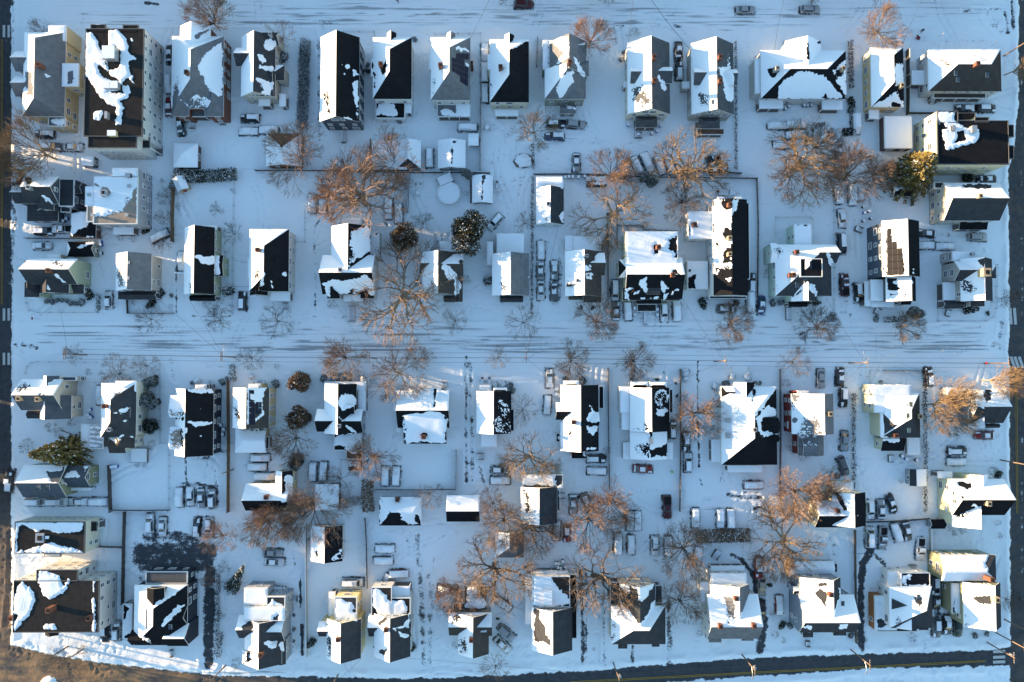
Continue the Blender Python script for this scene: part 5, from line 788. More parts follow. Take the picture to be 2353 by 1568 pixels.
# ------------------------------------------------------------------ trees
BARK = nmat('bark', (.13, .1, .075), .9, .35, 4); BARKP = nmat('pale_bark', (.32, .255, .18), .9, .3, 4); BARKD = nmat('dark_bark', (.06, .05, .045), .9, .3, 4)
TW = dict(warm=nmat('reddish_twigs', (.24, .155, .108), .85, .3, 2), brown=nmat('brown_twigs', (.185, .13, .092), .85, .3, 2), grey=nmat('grey_twigs', (.08, .068, .06), .85, .3, 2), tan=nmat('tan_twigs', (.2, .135, .078), .85, .25, 2))
def grow(seed, kind):
    r = random.Random(seed); T_, C_ = MB(), MB()
    n0, dep, dv, crk, spl, el0, el1, tl, r0 = dict(vase=(13, 7, .28, .09, 2.32, .35, 1.25, 2.6, .2), broad=(8, 7, .4, .2, 2.4, .15, 1.0, 2.6, .5), fine=(18, 7, .28, .09, 2.3, .3, 1.35, 2.6, .2), small=(12, 6, .34, .13, 2.25, .2, 1.2, 1.5, .15))[kind]
    def tube(p, d, L, ra, rb, n, sides, M):
        pts = [p]; q = p; dd = d
        for i in range(n):
            dd = (dd + Vector((r.gauss(0, crk), r.gauss(0, crk), r.gauss(0, crk) + .04))).normalized(); q = q + dd * (L / n); pts.append(q)
        M.tube(pts, [ra + (rb - ra) * i / n for i in range(n + 1)], sides, cap=False); return pts, dd
    def br(p, d, L, rad, k):
        pts, dd = tube(p, d, L, rad, rad * .66, 3 if k < 3 else 2, 5 if k < 2 else 3, T_ if k < 3 else C_)
        s = [(pts[j], .55) for j in range(1, len(pts) - 1)]
        if k >= dep - 1:
            for q, f in s + [(pts[-1], .6), (pts[-1], .6)]:
                tube(q, (dd + Vector((r.gauss(0, .42), r.gauss(0, .42), r.gauss(0, .3) + .06))).normalized(), L * f * r.uniform(.8, 1.5), .023, .012, 1, 3, C_)
            return
        if k >= 2:
            for q, f in s: tube(q, (dd + Vector((r.gauss(0, .5), r.gauss(0, .5), r.gauss(0, .35)))).normalized(), L * f * r.uniform(.8, 1.4), max(rad * .4, .024), .013, 1, 3, C_)
        m = 2 if r.random() > spl - 2 else 3
        s0 = Vector((r.gauss(0, 1), r.gauss(0, 1), r.gauss(0, .7))); s0 = (s0 - dd * s0.dot(dd)).normalized(); t0 = dd.cross(s0)
        for i in range(m):
            a = 6.283 * i / m + r.uniform(-.4, .4); ang = dv * r.uniform(.6, 1.5)
            nd_ = dd * math.cos(ang) + (s0 * math.cos(a) + t0 * math.sin(a)) * math.sin(ang); nd_.z = nd_.z * .93 + .02
            br(pts[-1], nd_.normalized(), L * r.uniform(.68, .94), max(rad * .68, .028), k + 1)
    pts, dd = tube(Vector((0, 0, -.1)), Vector((r.gauss(0, .04), r.gauss(0, .04), 1)), tl, r0, r0 * .8, 3, 7, T_)
    for i in range(n0):
        a = 6.283 * (i * .382 + r.uniform(-.05, .05)); el = el0 + (el1 - el0) * ((i * .618) % 1.0)
        p = pts[-1].lerp(pts[-2], r.random() * .9)
        br(p, Vector((math.cos(a) * math.cos(el), math.sin(a) * math.cos(el), math.sin(el))), 1.9 * (1.0 if kind != 'broad' else 1.2), r0 * .5, 1)
    P3 = np.array(C_.v); rad = np.percentile(np.hypot(P3[:, 0], P3[:, 1]), 96); hh = P3[:, 2].max()
    for M in (T_, C_): M.v = [(x / rad, y / rad, z / hh) for x, y, z in M.v]
    return T_.mesh('tree_trunk', BARK, True), C_.mesh('tree_crown', TW['brown'])
PROTO = {k: [grow(s * 7 + i, k) for s in (1, 2, 3)] for i, k in enumerate(('vase', 'broad', 'fine', 'small'))}
def TREE(t, x, y, R, H, kind, tw, label, bark=None, tilt=(0, 0), seed=None):
    r = random.Random(x * 31 + y if seed is None else seed); g = G(t, x, y)
    o = empty('bare_tree', (g[0], g[1], 0), r.uniform(0, 6.28)); tag(o, label, 'tree', 'bare winter trees')
    o.rotation_euler = (R_(tilt[1]), R_(tilt[0]), r.uniform(0, 6.28)) if tilt != (0, 0) else o.rotation_euler
    if tilt != (0, 0): o.rotation_mode = 'ZXY'; o.rotation_euler = (R_(-tilt[1]), R_(tilt[0]), 0)
    tm, cm = PROTO[kind][r.randrange(3)]
    for nm, me, mt in (('trunk', tm, bark or BARK), ('crown', cm, TW[tw])):
        c = obj(nm, me, o); c.scale = (R * 1.16, R * 1.16, H); c.material_slots[0].link = 'OBJECT'; c.material_slots[0].material = mt
    return o
def TL(s):
    for ln in s.strip().splitlines():
        p = [a.strip() for a in ln.split('|')]
        n = p[0].split(); tl = tuple(float(v) for v in n[7:9]) if len(n) > 7 else (0, 0)
        TREE(n[0], float(n[1]), float(n[2]), float(n[3]), float(n[4]), n[5], n[6], p[1], {'p': BARKP, 'd': BARKD}.get(p[2] if len(p) > 2 else ''), tl)
TL('''00 2005 255 5.6 11 fine brown | round bare brown tree in front of the brick house by the upper street
00 420 300 2.4 5 small brown | small bare tree in front of the tan two-storey house
00 520 1465 7.5 15 vase tan -18 6 | large tan tree leaning left below the tan two-storey house | p
00 150 1560 4.2 15 fine warm -4 4 | orange sunlit tree cut by the left edge beside the left road
10 258 378 3.5 6.5 small warm | compact reddish tree beside the beige house with dark dormers
10 430 1480 7.4 10 vase warm | reddish tree at the lower end of the long bare hedge
11 1010 315 10.2 17 broad warm -8 24 | huge orange-twigged tree reaching over the tall slate house | p
11 940 290 8.0 13 vase warm -22 8 | wide many-limbed tree sharing a base with the huge orange-twigged tree
10 1290 1560 7.0 11 vase warm -6 8 | round orange tree over the long white garage
20 10 -20 3.2 8 fine brown | bare tree at the top edge beside the dark red car
20 820 -60 3.4 8 fine warm | reddish treetop at the top edge above the round street tree
30 400 -70 3.4 8 fine brown | brown treetop hanging over the silver wagon at the top edge
30 1620 -60 3.4 8 fine brown | thin treetop at the top edge near the right avenue
20 708 440 4.6 10 fine warm 3 9 | dense orange round tree on the upper street left of the cream twin-chimney house
20 196 1230 4.9 10 vase tan | bare tan tree growing out of the snowy back hedge | p
21 885 408 8.6 12 broad tan | broad pale-limbed tree in the snowy back yard left of the yellow house | p
21 905 60 5.2 11 fine warm | orange tree straddling the back fence above the broad pale-limbed tree
21 1560 30 8.6 15 broad tan 4 10 | tall thick-limbed tree towering over the row of tilted buried cars | p
21 1545 300 5.2 8 vase brown | brown tree just below the tall thick-limbed tree
21 1060 90 3.2 6 small brown | tangled brown thicket tree against the back fence
30 968 335 5.8 9 vase warm 6 6 | spreading orange tree on the upper street above the narrow olive-tan house | p
30 415 1370 4.8 9 fine grey 5 10 | dark grey round tree in front of the orange back-lot trees
30 240 1560 9.4 13 broad tan -4 0 | pale birch-like tree with wide limbs over buried cars in the upper right yard | p
31 690 90 7.0 11 fine warm 0 10 | dense orange tree left of the dark spruce
31 180 60 5.6 10 vase warm -4 -6 | orange tree hanging over the empty yard above the mint green house
31 930 70 4.2 10 fine warm | orange tree between the dense orange tree and the dark spruce
30 2175 690 4.4 11 vase tan 26 2 | tan tree leaning over the right avenue beside the brown hip-roofed house | p
01 1400 1372 3.2 5 small grey | small dark tree on the kerb in front of the plain grey gabled house
01 2028 1378 3.0 5 small grey | small dark tree on the kerb in front of the narrow green-sided house
01 2165 588 2.2 4 small grey -16 10 | tiny crooked tree against the yard fence behind the narrow green-sided house
01 2000 370 1.6 2.5 small grey | tiny sapling in the empty snowy lot
01 1545 250 1.9 3.5 small grey | scrubby sapling left of the brown fence near the playhouse
01 1520 440 1.8 3.5 small grey | twiggy sapling right of the grey flat-roofed house
01 1520 660 2.6 4 small grey | spreading shrub-like tree beside the slanted buried car
11 218 1388 3.6 6 small grey -4 0 | small bare kerb tree in front of the tall off-white deck house
11 1352 1175 11.6 16 broad brown | great spreading tree with bright forked limbs beside the middle street | p
11 1842 1382 2.9 5 small brown | small bare tree at the kerb right of the great spreading tree
11 1540 500 2.4 5 small grey | bare shrub-tree tucked right of the brown cedar
21 98 1400 3.8 6 small brown | small bare kerb tree left of the long hedge, facing the grey-sloped house
21 772 1402 5.0 7.5 fine warm | round kerb tree with orange upper twigs in front of the brown-black roofed house
21 118 490 2.5 5 small brown | small tree beside the hedge left of the white cottage
21 1988 1420 4.6 6.5 fine brown | round kerb tree in front of the long white house
21 1500 300 2.2 4 small brown | brown bush-like tree under the thick-limbed tree by the fence
31 430 1440 4.5 6.5 fine grey | round dark kerb tree in front of the mint green house
31 1180 1440 4.2 7 vase brown 10 2 | brown kerb tree leaning right in front of the slate solar house
31 2110 1180 2.0 7 small grey 14 0 | thin tree at the right avenue kerb by the beige corner house
02 720 112 2.3 4 small grey | small tree beside the timber pole at the left end of the middle street
02 1110 300 4.0 6 small warm | reddish tree in front of the cream slate-roofed house
02 1365 230 2.8 5 small brown | thin grey-brown tree right of the reddish front-yard tree
02 2325 155 2.8 5 small grey | small bare tree under the street wires by the navy house
02 270 965 1.6 3 small grey | tiny bare bush-tree beside the left road above the olive house
12 832 165 4.8 7 fine brown -4 2 | round kerb tree above the blue-grey house on the middle street
12 1318 288 7.2 9.5 vase brown | wide bare tree on the lawn between the blue-grey house and the wide low house | p
12 1470 162 2.9 5 small brown | small kerb tree overlapping the wide lawn tree
12 2232 165 2.6 4.5 small brown | small kerb tree right of the tracked driveway
12 395 890 5.0 8 vase warm -4 -2 | orange bare tree between two dark evergreens
12 1085 1050 4.9 9 fine warm | orange bare tree behind the black rear wing of the blue-grey house
12 790 1262 3.6 6 small brown -10 2 | brown tree leaning over the buried cars behind the blue-grey house
12 1600 1400 3.0 6 small warm | small orange tree left of the corrugated garage
12 2180 1480 3.4 9 vase brown | brown tree rising right of the corrugated garage
13 560 -50 7.6 10 fine warm -8 -6 | dense brown-orange tree over the flat white shed
13 240 -10 5.4 9 fine warm -6 -8 | orange tree left of the dense brown-orange tree
13 150 60 5.6 9 vase brown -12 -10 | brown tree with a leaning trunk above the grey triple-decker
13 2190 480 8.6 14 broad brown 0 -6 | tall brown tree with a long forked trunk in the lower middle yards
13 2280 60 6.4 12 vase brown 0 0 | brown tree left of the square back-lot house
13 1868 700 4.8 9 fine warm -6 -6 | orange-brown tree over the brown-roofed cottage's rear
13 2205 1410 3.2 6 small brown | small bare tree beside the lower road right of the brown-roofed cottage
03 2080 215 4.4 7 vase warm -18 6 | orange tree leaning left at the edge of the bare parking lot
03 1960 570 2.6 4.5 small warm | short orange tree beside the bare driveway strip
03 640 1330 4.0 6 small grey 4 -8 | sparse dark tree on the bank above the sandy road
22 98 630 3.3 6.5 small brown | small tree between the speckled-roof house and the black lean-to house
22 118 1060 7.2 11 broad tan 0 4 | spreading pale-limbed tree beside the white gabled black-roofed house | p
22 540 182 4.0 6.5 fine brown | round kerb tree above the white gabled black-roofed house
22 1112 190 4.0 6.5 fine brown | round kerb tree above the twin-bay white house
22 1650 665 5.6 11 fine warm 2 0 | dense round orange tree beside the large pyramid-roofed house
22 880 1480 5.4 11 fine warm | pink-orange tree behind the two snowed cars by the thin fence
23 740 590 9.6 15 broad brown 2 6 | very tall brown tree along the double driveway left of the X-roofed house
23 690 60 6.8 12 vase warm 2 6 | orange tree right of the square back-lot house
23 150 140 6.6 11 broad brown 0 -8 | brown tree with low drooping limbs below the square back-lot house
23 1525 800 5.0 10 vase brown | slim brown tree between the X-roofed house and the grey-front house
23 1555 330 6.2 9 fine brown 0 0 | dense brown tree at the left end of the snowy hedge
23 1060 40 3.0 6 small brown | small brown tree right of the pink-orange tree
32 215 192 3.6 6 small brown | small kerb tree above the red-walled house
32 215 1370 6.8 11 fine warm 4 0 | dense orange tree below the red-walled house
32 480 1400 5.0 9 fine warm | orange tree touching the pale house with the black slope
33 150 240 8.8 12 broad tan | massive pale-limbed tree left of the pale house with the black slope | p
33 40 400 4.6 10 vase brown | brown tree left of the massive pale-limbed tree
32 1418 592 6.6 16 fine tan 20 2 | big tan tree leaning right over the charcoal-roofed house | p
32 1962 360 4.6 11 vase tan 22 -2 | tan tree leaning over the right avenue by the crosswalk | p
32 300 960 3.0 5 small brown | brown bush-tree beside the rear of the red-walled house
33 2150 790 2.4 6 small grey 14 -4 | thin dark tree at the avenue kerb by the olive house''')
# ------------------------------------------------------------------ evergreens, hedges, bushes
NEED = nmat('needles', (.035, .05, .025), .8, .4, 3); NEEDB = nmat('bronze_needles', (.15, .09, .042), .8, .4, 3); TUFT = nmat('snow_tufts', (.8, .83, .86), .7, .04)
HEDGE = nmat('hedge_twigs', (.05, .042, .038), .9, .35, 3); LEAF = nmat('dark_leaves', (.03, .038, .022), .8, .4, 3)
def card(mb, p, d, L, w, m, r):
    d = d.normalized(); s = d.cross(Vector((r.gauss(0, 1), r.gauss(0, 1), r.gauss(0, 1) + .3))).normalized() * w / 2
    mb.add([p - s * .5, p + d * L * .5 - s, p + d * L, p + d * L * .5 + s], [(0, 1, 2, 3)], m)
def spruce_mesh(seed, snow=.2, mat=NEED):
    r = random.Random(seed); mb = MB()
    for k in range(22):
        z = .1 + .88 * k / 21; R = (1 - z) ** .8 * 1.0 + .04; n = int(5 + 9 * (1 - z))
        for i in range(n):
            a = 2 * math.pi * (i + r.random() * .7) / n + k; L = R * r.uniform(.75, 1.12); steps = max(3, int(L * 12))
            for j in range(steps):
                f = (j + .6) / steps; p = Vector((math.cos(a) * L * f, math.sin(a) * L * f, z - .1 * f * f * (1 - z) + .01))
                for _ in range(5):
                    an = a + r.choice((-1, 1)) * r.uniform(.3, 1.1); d = Vector((math.cos(an), math.sin(an), r.uniform(-.1, .06)))
                    card(mb, p + Vector((0, 0, r.uniform(-.01, .012))), d, .13 * (1.1 - .5 * f) + .03, .055, 1 if r.random() < snow else 0, r)
    return mb.mesh('tree_crown', [mat, TUFT])
def blob_mesh(seed, n, snow, mat, flat=.8, size=.16, name='tree_crown'):
    r = random.Random(seed); mb = MB(); lob = [(Vector((r.gauss(0, .3), r.gauss(0, .3), r.uniform(.35, .85))), r.uniform(.32, .52)) for _ in range(13)]
    for i in range(n):
        c, R = r.choice(lob); v = Vector((r.gauss(0, 1), r.gauss(0, 1), r.gauss(0, 1))).normalized(); p = c + v * R * r.uniform(.55, 1.05); p.z *= flat
        if p.z < 0.02: continue
        top = v.z > .1 and r.random() < snow
        card(mb, p, (v + Vector((r.gauss(0, .6), r.gauss(0, .6), r.gauss(0, .6)))), size * r.uniform(.6, 1.3), size * .6, 1 if top else 0, r)
    return mb.mesh(name, [mat, TUFT])
OLIVE = nmat('olive_needles', (.19, .145, .045), .8, .4, 3)
SPR = [spruce_mesh(5, .07, OLIVE), spruce_mesh(8, .22)]; BLOB = {('b', 0): blob_mesh(1, 10000, .12, NEEDB, size=.1), ('b', 1): blob_mesh(2, 10000, .42, NEED, size=.1), ('b', 3): blob_mesh(5, 11000, .13, nmat('brown_green_needles', (.06, .05, .025), .8, .4, 3), size=.09), ('b', 2): blob_mesh(3, 8000, .1, LEAF, size=.1)}
def trunk_mesh():
    mb = MB(); mb.tube([(0, 0, 0), (0, 0, .5), (0, 0, .92)], [.035, .022, .006], 6); return mb.mesh('tree_trunk', BARKD)
TKM = trunk_mesh()
def EVER(t, x, y, R, H, me, label, tilt=(0, 0), name='evergreen_tree'):
    g = G(t, x, y); o = empty(name, (g[0], g[1], 0)); tag(o, label, 'tree', 'evergreen trees'); o.rotation_euler = (R_(-tilt[1]), R_(tilt[0]), 0)
    a = obj('crown', me, o, (0, 0, .0), x % 6); a.scale = (R, R, H); b_ = obj('trunk', TKM, o); b_.scale = (H * .8, H * .8, H * .8)
EVER('02', 745, 1010, 4.6, 15, SPR[0], 'big leaning spruce above the long olive house', (-14, 2), 'spruce_tree')
EVER('31', 1260, 90, 6.6, 13, SPR[0], 'big golden-lit spruce beside the yellow apartment block', (0, 12), 'spruce_tree')
EVER('03', 2120, 720, 1.9, 10, SPR[1], 'slender snow-flecked spruce leaning over right of the bare driveway', (42, 44), 'spruce_tree')
EVER('11', 1395, 640, 3.8, 8.5, BLOB['b', 0], 'bronze broad cedar left of the big snow-dusted evergreen')
EVER('11', 1965, 590, 4.9, 11, BLOB['b', 3], 'largest evergreen, its upper half dusted white, below the long shed')
EVER('11', 1935, 55, 1.3, 4.2, BLOB['b', 1], 'small upright snowy evergreen next to the long shed by the fence')
EVER('12', 440, 385, 2.9, 6, BLOB['b', 0], 'snow-flecked bronze evergreen right of the tan solar house')
EVER('12', 420, 700, 3.0, 8, BLOB['b', 0], 'bronze evergreen above the orange bare tree')
EVER('12', 408, 1090, 2.1, 5, BLOB['b', 2], 'dark green evergreen beside the tan L-shaped house')
EVER('02', 1395, 550, 2.2, 5, BLOB['b', 1], 'middle dark snowy shrub-tree against the cream slate-roofed house')
EVER('02', 1405, 370, 1.8, 3.5, BLOB['b', 1], 'upper dark snowy shrub-tree against the cream slate-roofed house')
EVER('02', 1415, 790, 2.2, 4, BLOB['b', 2], 'lower dark shrub-tree against the cream slate-roofed house')
EVER('21', 1260, 100, 1.9, 5, BLOB['b', 1], 'dark snowy evergreen on the back fence right of the yellow house yard tree')
EVER('31', 1320, 1310, 1.6, 5, BLOB['b', 1], 'narrow snowy evergreen in front of the slate solar house')
EVER('31', 1810, 85, 1.7, 2.5, BLOB['b', 2], 'low dark evergreen bush above the big grey house')
def hedge(name, pts, w, H, mat, snow, dens, label, t, leaf=.35, strands=False):
    r = random.Random(len(label) * 7 + int(pts[0][0])); mb = MB(); q = [Vector(G(t, *p)) for p in pts]; c = sum(q, Vector()) / len(q)
    for a, b_ in zip(q[:-1], q[1:]):
        L = (b_ - a).length; d = (b_ - a).normalized(); nrm = Vector((-d.y, d.x, 0))
        for i in range(int(L * w * dens)):
            u = r.random(); v = r.uniform(-1, 1); z = H * (1 - .35 * v * v) * r.uniform(.25, 1.0) * (.85 + .3 * vnoise(np.array([a.x + d.x * L * u]), np.array([a.y + d.y * L * u]), 1.7, 8)[0])
            p = a + d * (L * u) + nrm * (v * w / 2) + Vector((0, 0, z)) - c
            if strands: mb.tube([p - Vector((0, 0, .5)), p + Vector((r.gauss(0, .2), r.gauss(0, .2), .35))], [.03, .012], 3, 1 if r.random() < snow else 0, False)
            else: card(mb, p, Vector((r.gauss(0, 1), r.gauss(0, 1), r.gauss(0, .7))), leaf * r.uniform(.6, 1.2), leaf * .55, 1 if (z > H * .65 and r.random() < snow) else 0, r)
    o = mb.build(name, [mat, TUFT], None, (c.x, c.y, 0)); tag(o, label, 'hedge', 'hedges between the lots')
hedge('bare_hedge', [(468, 385), (450, 560), (448, 800), (430, 1200)], 2.7, 2.6, HEDGE, .03, 60, 'long tall bare grey-brown hedge beside the beige house in the top row', '10', strands=True)
hedge('evergreen_hedge', [(1620, 40), (1800, 70), (2190, 45)], 3.0, 2.6, LEAF, .25, 110, 'snow-flecked evergreen hedge behind the playhouse and empty lot', '01')
hedge('evergreen_hedge', [(1680, 225), (1900, 215), (2175, 210)], 3.2, 2.6, NEEDB, .22, 110, 'long snow-topped bronze hedge behind the grey-front house', '23')
hedge('bare_hedge', [(748, 385), (755, 820)], 1.2, 1.6, HEDGE, .3, 60, 'straight clipped dark hedge between the wide two-family house and the narrow olive-tan house', '30')
hedge('bare_hedge', [(2050, 390), (2052, 800), (2052, 1250), (2055, 1560)], .5, 1.2, HEDGE, .3, 60, 'thin scraggly hedge right of the dark grey gabled house', '20')
hedge('bare_hedge', [(190, 1330), (196, 1560)], .6, 1.3, HEDGE, .5, 60, 'short snowy hedge below the tan tree in the upper middle yards', '20')
hedge('bare_hedge', [(190, 60), (186, 400), (184, 800), (180, 1330)], .55, 1.3, HEDGE, .25, 55, 'long thin dark hedge left of the white cottage reaching the middle street', '21')
hedge('bare_hedge', [(775, 480), (772, 900), (778, 1100), (775, 1360)], .75, 1.6, HEDGE, .2, 60, 'dark hedge line right of the red-walled house driveway', '32')
hedge('bare_hedge', [(1428, 270), (1425, 700), (1432, 1000), (1425, 1567)], .75, 1.8, HEDGE, .2, 60, 'dark hedge line between the pale green house and the leaning tan tree', '32')
hedge('evergreen_hedge', [(1040, 1270), (1030, 1400), (1045, 1560)], 2.8, 3.2, NEEDB, .15, 110, 'column of dark and bronze evergreens left of the hip-roofed garage', '12')
hedge('bare_hedge', [(2010, 560), (2010, 900), (2000, 1120)], .9, 1.2, HEDGE, .4, 50, 'ragged low hedge right of the bare driveway strip', '03')
hedge('bare_hedge', [(2025, 1100), (2005, 1330)], 1.8, 1.6, HEDGE, .45, 45, 'bushy snowy hedge end beside the bare driveway near the lower road', '03')
hedge('bare_hedge', [(915, 1135), (908, 1300)], .9, 1., LEAF, .4, 70, 'short clipped hedge beside the white car by the sage green corner house', '01')
hedge('bare_hedge', [(2140, 215), (2145, 370)], 1.4, 1.2, LEAF, .75, 70, 'short snowed hedge in front of the navy house', '02')
hedge('evergreen_hedge', [(1050, 1375), (1270, 1365)], 1.4, 1.2, LEAF, .5, 70, 'low snowy hedge in front of the slate solar house', '31')
hedge('evergreen_hedge', [(685, 335), (880, 330)], 2.0, 1.3, LEAF, .9, 70, 'white-frosted hedge in front of the blue-grey house', '12')
hedge('bare_hedge', [(300, 1545), (330, 1500), (700, 1460), (980, 1470)], 2.2, 2., TW['warm'], .05, 40, 'tangle of orange brush below the tan L-shaped house', '12', strands=True)
hedge('bare_hedge', [(1590, 30), (1595, 560)], .5, 1.3, HEDGE, .2, 45, 'thin dark hedge line left of the long white house', '21')
BUSH = [blob_mesh(11, 900, .15, LEAF, .8, .3, 'bush'), blob_mesh(12, 900, .55, LEAF, .8, .3, 'bush')]
def _capm():
    r = random.Random(4); mb = MB(); n = 12
    for k in range(5):
        ph = k / 4 * 1.25; rr_ = math.sin(ph) * 1.0
        for i in range(n): a = 2 * math.pi * i / n; mb.v.append((math.cos(a) * rr_ * (1 + .12 * r.gauss(0, 1)), math.sin(a) * rr_ * (1 + .12 * r.gauss(0, 1)), .25 + .72 * math.cos(ph)))
    for k in range(4):
        for i in range(n): mb.f.append((k * n + i, (k + 1) * n + i, (k + 1) * n + (i + 1) % n, k * n + (i + 1) % n)); mb.m.append(0)
    return mb.mesh('snow_cap', SNOW, True)
CAPM = _capm()
BARE_B = PROTO['small']
ORD = ['first', 'second', 'third', 'fourth', 'fifth', 'sixth', 'seventh', 'eighth', 'ninth', 'tenth', 'eleventh', 'twelfth']
def ordlab(i, n, ax): return '' if n == 1 else (', %s of %s from %s' % (ORD[i], ['', 'one', 'two', 'three', 'four', 'five', 'six', 'seven', 'eight', 'nine', 'ten', 'eleven', 'twelve'][n], 'the left' if ax == 'x' else 'the top'))
def BUSHES(t, where, ax, L):
    bykind = {}
    for b_ in L: bykind.setdefault(b_[3], []).append(b_)
    for k, bl in bykind.items():
        bl.sort(key=lambda b_: b_[0 if ax == 'x' else 1])
        for i, (x, y, rr_, _) in enumerate(bl):
            g = G(t, x, y); R = rr_ / 38
            o = empty('bush', (g[0], g[1], 0), x % 6); tag(o, dict(d='dark round bush', s='snow-speckled bush', c='white snow-capped bush', t='twiggy bare bush')[k] + ' ' + where + ordlab(i, len(bl), ax), 'bush', 'bushes in the yards')
            if k == 't':
                tm, cm = BARE_B[i % 3]
                c = obj('twigs', cm, o); c.scale = (R, R, R * 1.4); c.material_slots[0].link = 'OBJECT'; c.material_slots[0].material = HEDGE
            else:
                c = obj('foliage', BUSH[0 if k == 'd' else 1], o); c.scale = (R, R, R * 1.1)
                if k == 'c': c = obj('snow_cap', CAPM, o, (0, 0, .1)); c.scale = (R * .95, R * .95, R * 1.0)
BUSHES('01', 'in front of the sage green corner house', 'x', [(438, 1205, 28, 's'), (488, 1215, 28, 's'), (528, 1195, 26, 's'), (580, 1195, 22, 's'), (622, 1198, 22, 's'), (660, 1225, 30, 's'), (705, 1228, 26, 's'), (760, 1212, 38, 's'), (830, 1145, 48, 'd')])
BUSHES('01', 'beside the plain grey gabled house', 'x', [(1402, 1220, 42, 'd'), (1490, 1125, 36, 'd'), (1580, 1155, 22, 's'), (1578, 1250, 24, 't'), (1240, 1220, 30, 't')])
BUSHES('01', 'beside the narrow green-sided house', 'x', [(2100, 1115, 58, 's'), (1910, 1230, 46, 't'), (2045, 1200, 32, 't'), (2122, 1265, 30, 'c'), (2145, 185, 24, 't')])
BUSHES('01', 'around the grey flat-roofed house', 'x', [(1360, 540, 40, 'd'), (1600, 140, 46, 's'), (1640, 335, 30, 't'), (1110, 620, 30, 't'), (1235, 630, 34, 't'), (1500, 105, 30, 't')])
BUSHES('11', 'in front of the cross-gabled house', 'x', [(705, 1235, 52, 't'), (1050, 1215, 36, 't'), (1190, 1225, 24, 't')])
BUSHES('11', 'around the off-white grey-sloped house', 'x', [(2130, 1020, 52, 's'), (2265, 1205, 30, 't'), (1935, 1010, 46, 't')])
BUSHES('21', 'in front of the white house with the brown-black roof', 'x', [(635, 1255, 16, 'd'), (742, 1262, 20, 'd'), (380, 1210, 30, 't')])
BUSHES('21', 'beside the long white house', 'x', [(1745, 1215, 46, 'd'), (2060, 1215, 32, 'd'), (2330, 960, 46, 't'), (2115, 1310, 24, 't')])
BUSHES('31', 'by the mint green house', 'x', [(35, 1215, 38, 's'), (108, 1215, 34, 's'), (432, 1220, 32, 'd'), (372, 1222, 16, 'd')])
BUSHES('31', 'by the slate solar house', 'x', [(985, 1370, 32, 's'), (1650, 600, 18, 't')])
BUSHES('31', 'by the beige corner house', 'x', [(1830, 1275, 56, 'd'), (2015, 1312, 18, 'd')])
BUSHES('02', 'in front of the navy house', 'x', [(1815, 375, 34, 'c'), (1770, 385, 22, 's'), (1950, 385, 30, 't'), (2045, 375, 34, 's'), (2320, 325, 26, 'c'), (2090, 350, 22, 's')])
BUSHES('02', 'beside the cream slate-roofed house', 'y', [(1400, 958, 46, 't'), (1170, 335, 40, 't'), (825, 290, 36, 't'), (1470, 810, 26, 't'), (1270, 1140, 24, 't'), (1340, 1140, 24, 't')])
BUSHES('02', 'in the messy yard below the beige-brown corner house', 'x', [(480, 790, 50, 't'), (680, 745, 46, 't'), (560, 840, 46, 't')])
BUSHES('12', 'in front of the blue-grey house', 'x', [(628, 340, 40, 's'), (1000, 355, 50, 'c'), (1085, 365, 36, 't'), (1330, 430, 36, 't')])
BUSHES('12', 'around the tan solar house', 'x', [(195, 235, 28, 't'), (185, 390, 42, 's'), (60, 385, 40, 't')])
BUSHES('12', 'in front of the off-white speckled-roof house', 'x', [(2190, 408, 32, 'c'), (2262, 395, 34, 'c'), (2335, 420, 36, 's')])
BUSHES('22', 'around the white gabled black-roofed house', 'x', [(500, 360, 36, 's'), (650, 365, 42, 's'), (412, 440, 26, 'c'), (415, 500, 30, 'c'), (10, 455, 30, 's'), (870, 1000, 40, 't')])
BUSHES('22', 'around the twin-bay white house', 'x', [(1100, 355, 22, 's'), (1172, 355, 22, 'c'), (1270, 358, 18, 'c'), (1335, 355, 16, 'd'), (1505, 388, 11, 'd'), (1513, 508, 14, 'd')])
BUSHES('22', 'in front of the large pyramid-roofed house', 'x', [(1590, 285, 38, 'c'), (1592, 352, 28, 'c'), (1870, 415, 38, 'c'), (2025, 330, 32, 'c'), (2165, 330, 36, 'c'), (1965, 390, 36, 's'), (2275, 390, 20, 's'), (2235, 385, 20, 's')])
BUSHES('32', 'near the red-walled house', 'x', [(165, 390, 40, 't'), (630, 1245, 30, 's'), (1215, 1290, 24, 't'), (790, 520, 36, 't'), (1035, 375, 18, 's')])
BUSHES('32', 'by the parked cars along the right avenue', 'x', [(2050, 1190, 46, 't'), (2110, 1225, 36, 'd')])
BUSHES('33', 'in front of the houses above the lower road', 'x', [(760, 1130, 32, 's'), (60, 1120, 40, 't'), (25, 925, 28, 't'), (15, 675, 22, 'd'), (200, 1050, 32, 's'), (130, 1035, 34, 'd'), (1310, 1150, 46, 't'), (1895, 1135, 30, 's'), (2005, 1125, 26, 's'), (880, 1180, 30, 't'), (140, 1180, 30, 't')])
BUSHES('33', 'beside the pale yellow house', 'x', [(1720, 145, 80, 't'), (2105, 100, 30, 't'), (2120, 220, 32, 't')])
BUSHES('03', 'right of the bare parking lot', 'y', [(2075, 495, 62, 't'), (2040, 940, 40, 't'), (2035, 660, 36, 't'), (2180, 1390, 52, 't')])
BUSHES('13', 'beside the gabled houses above the lower road', 'x', [(520, 1195, 40, 'd'), (1430, 1230, 46, 'd'), (1840, 1220, 40, 't'), (350, 955, 16, 's'), (352, 1080, 20, 's'), (352, 1190, 16, 's'), (2220, 985, 14, 'd')])
BUSHES('23', 'beside the X-roofed house', 'x', [(935, 1080, 40, 't'), (1725, 1115, 30, 't'), (750, 1260, 18, 't'), (1000, 600, 40, 't')])
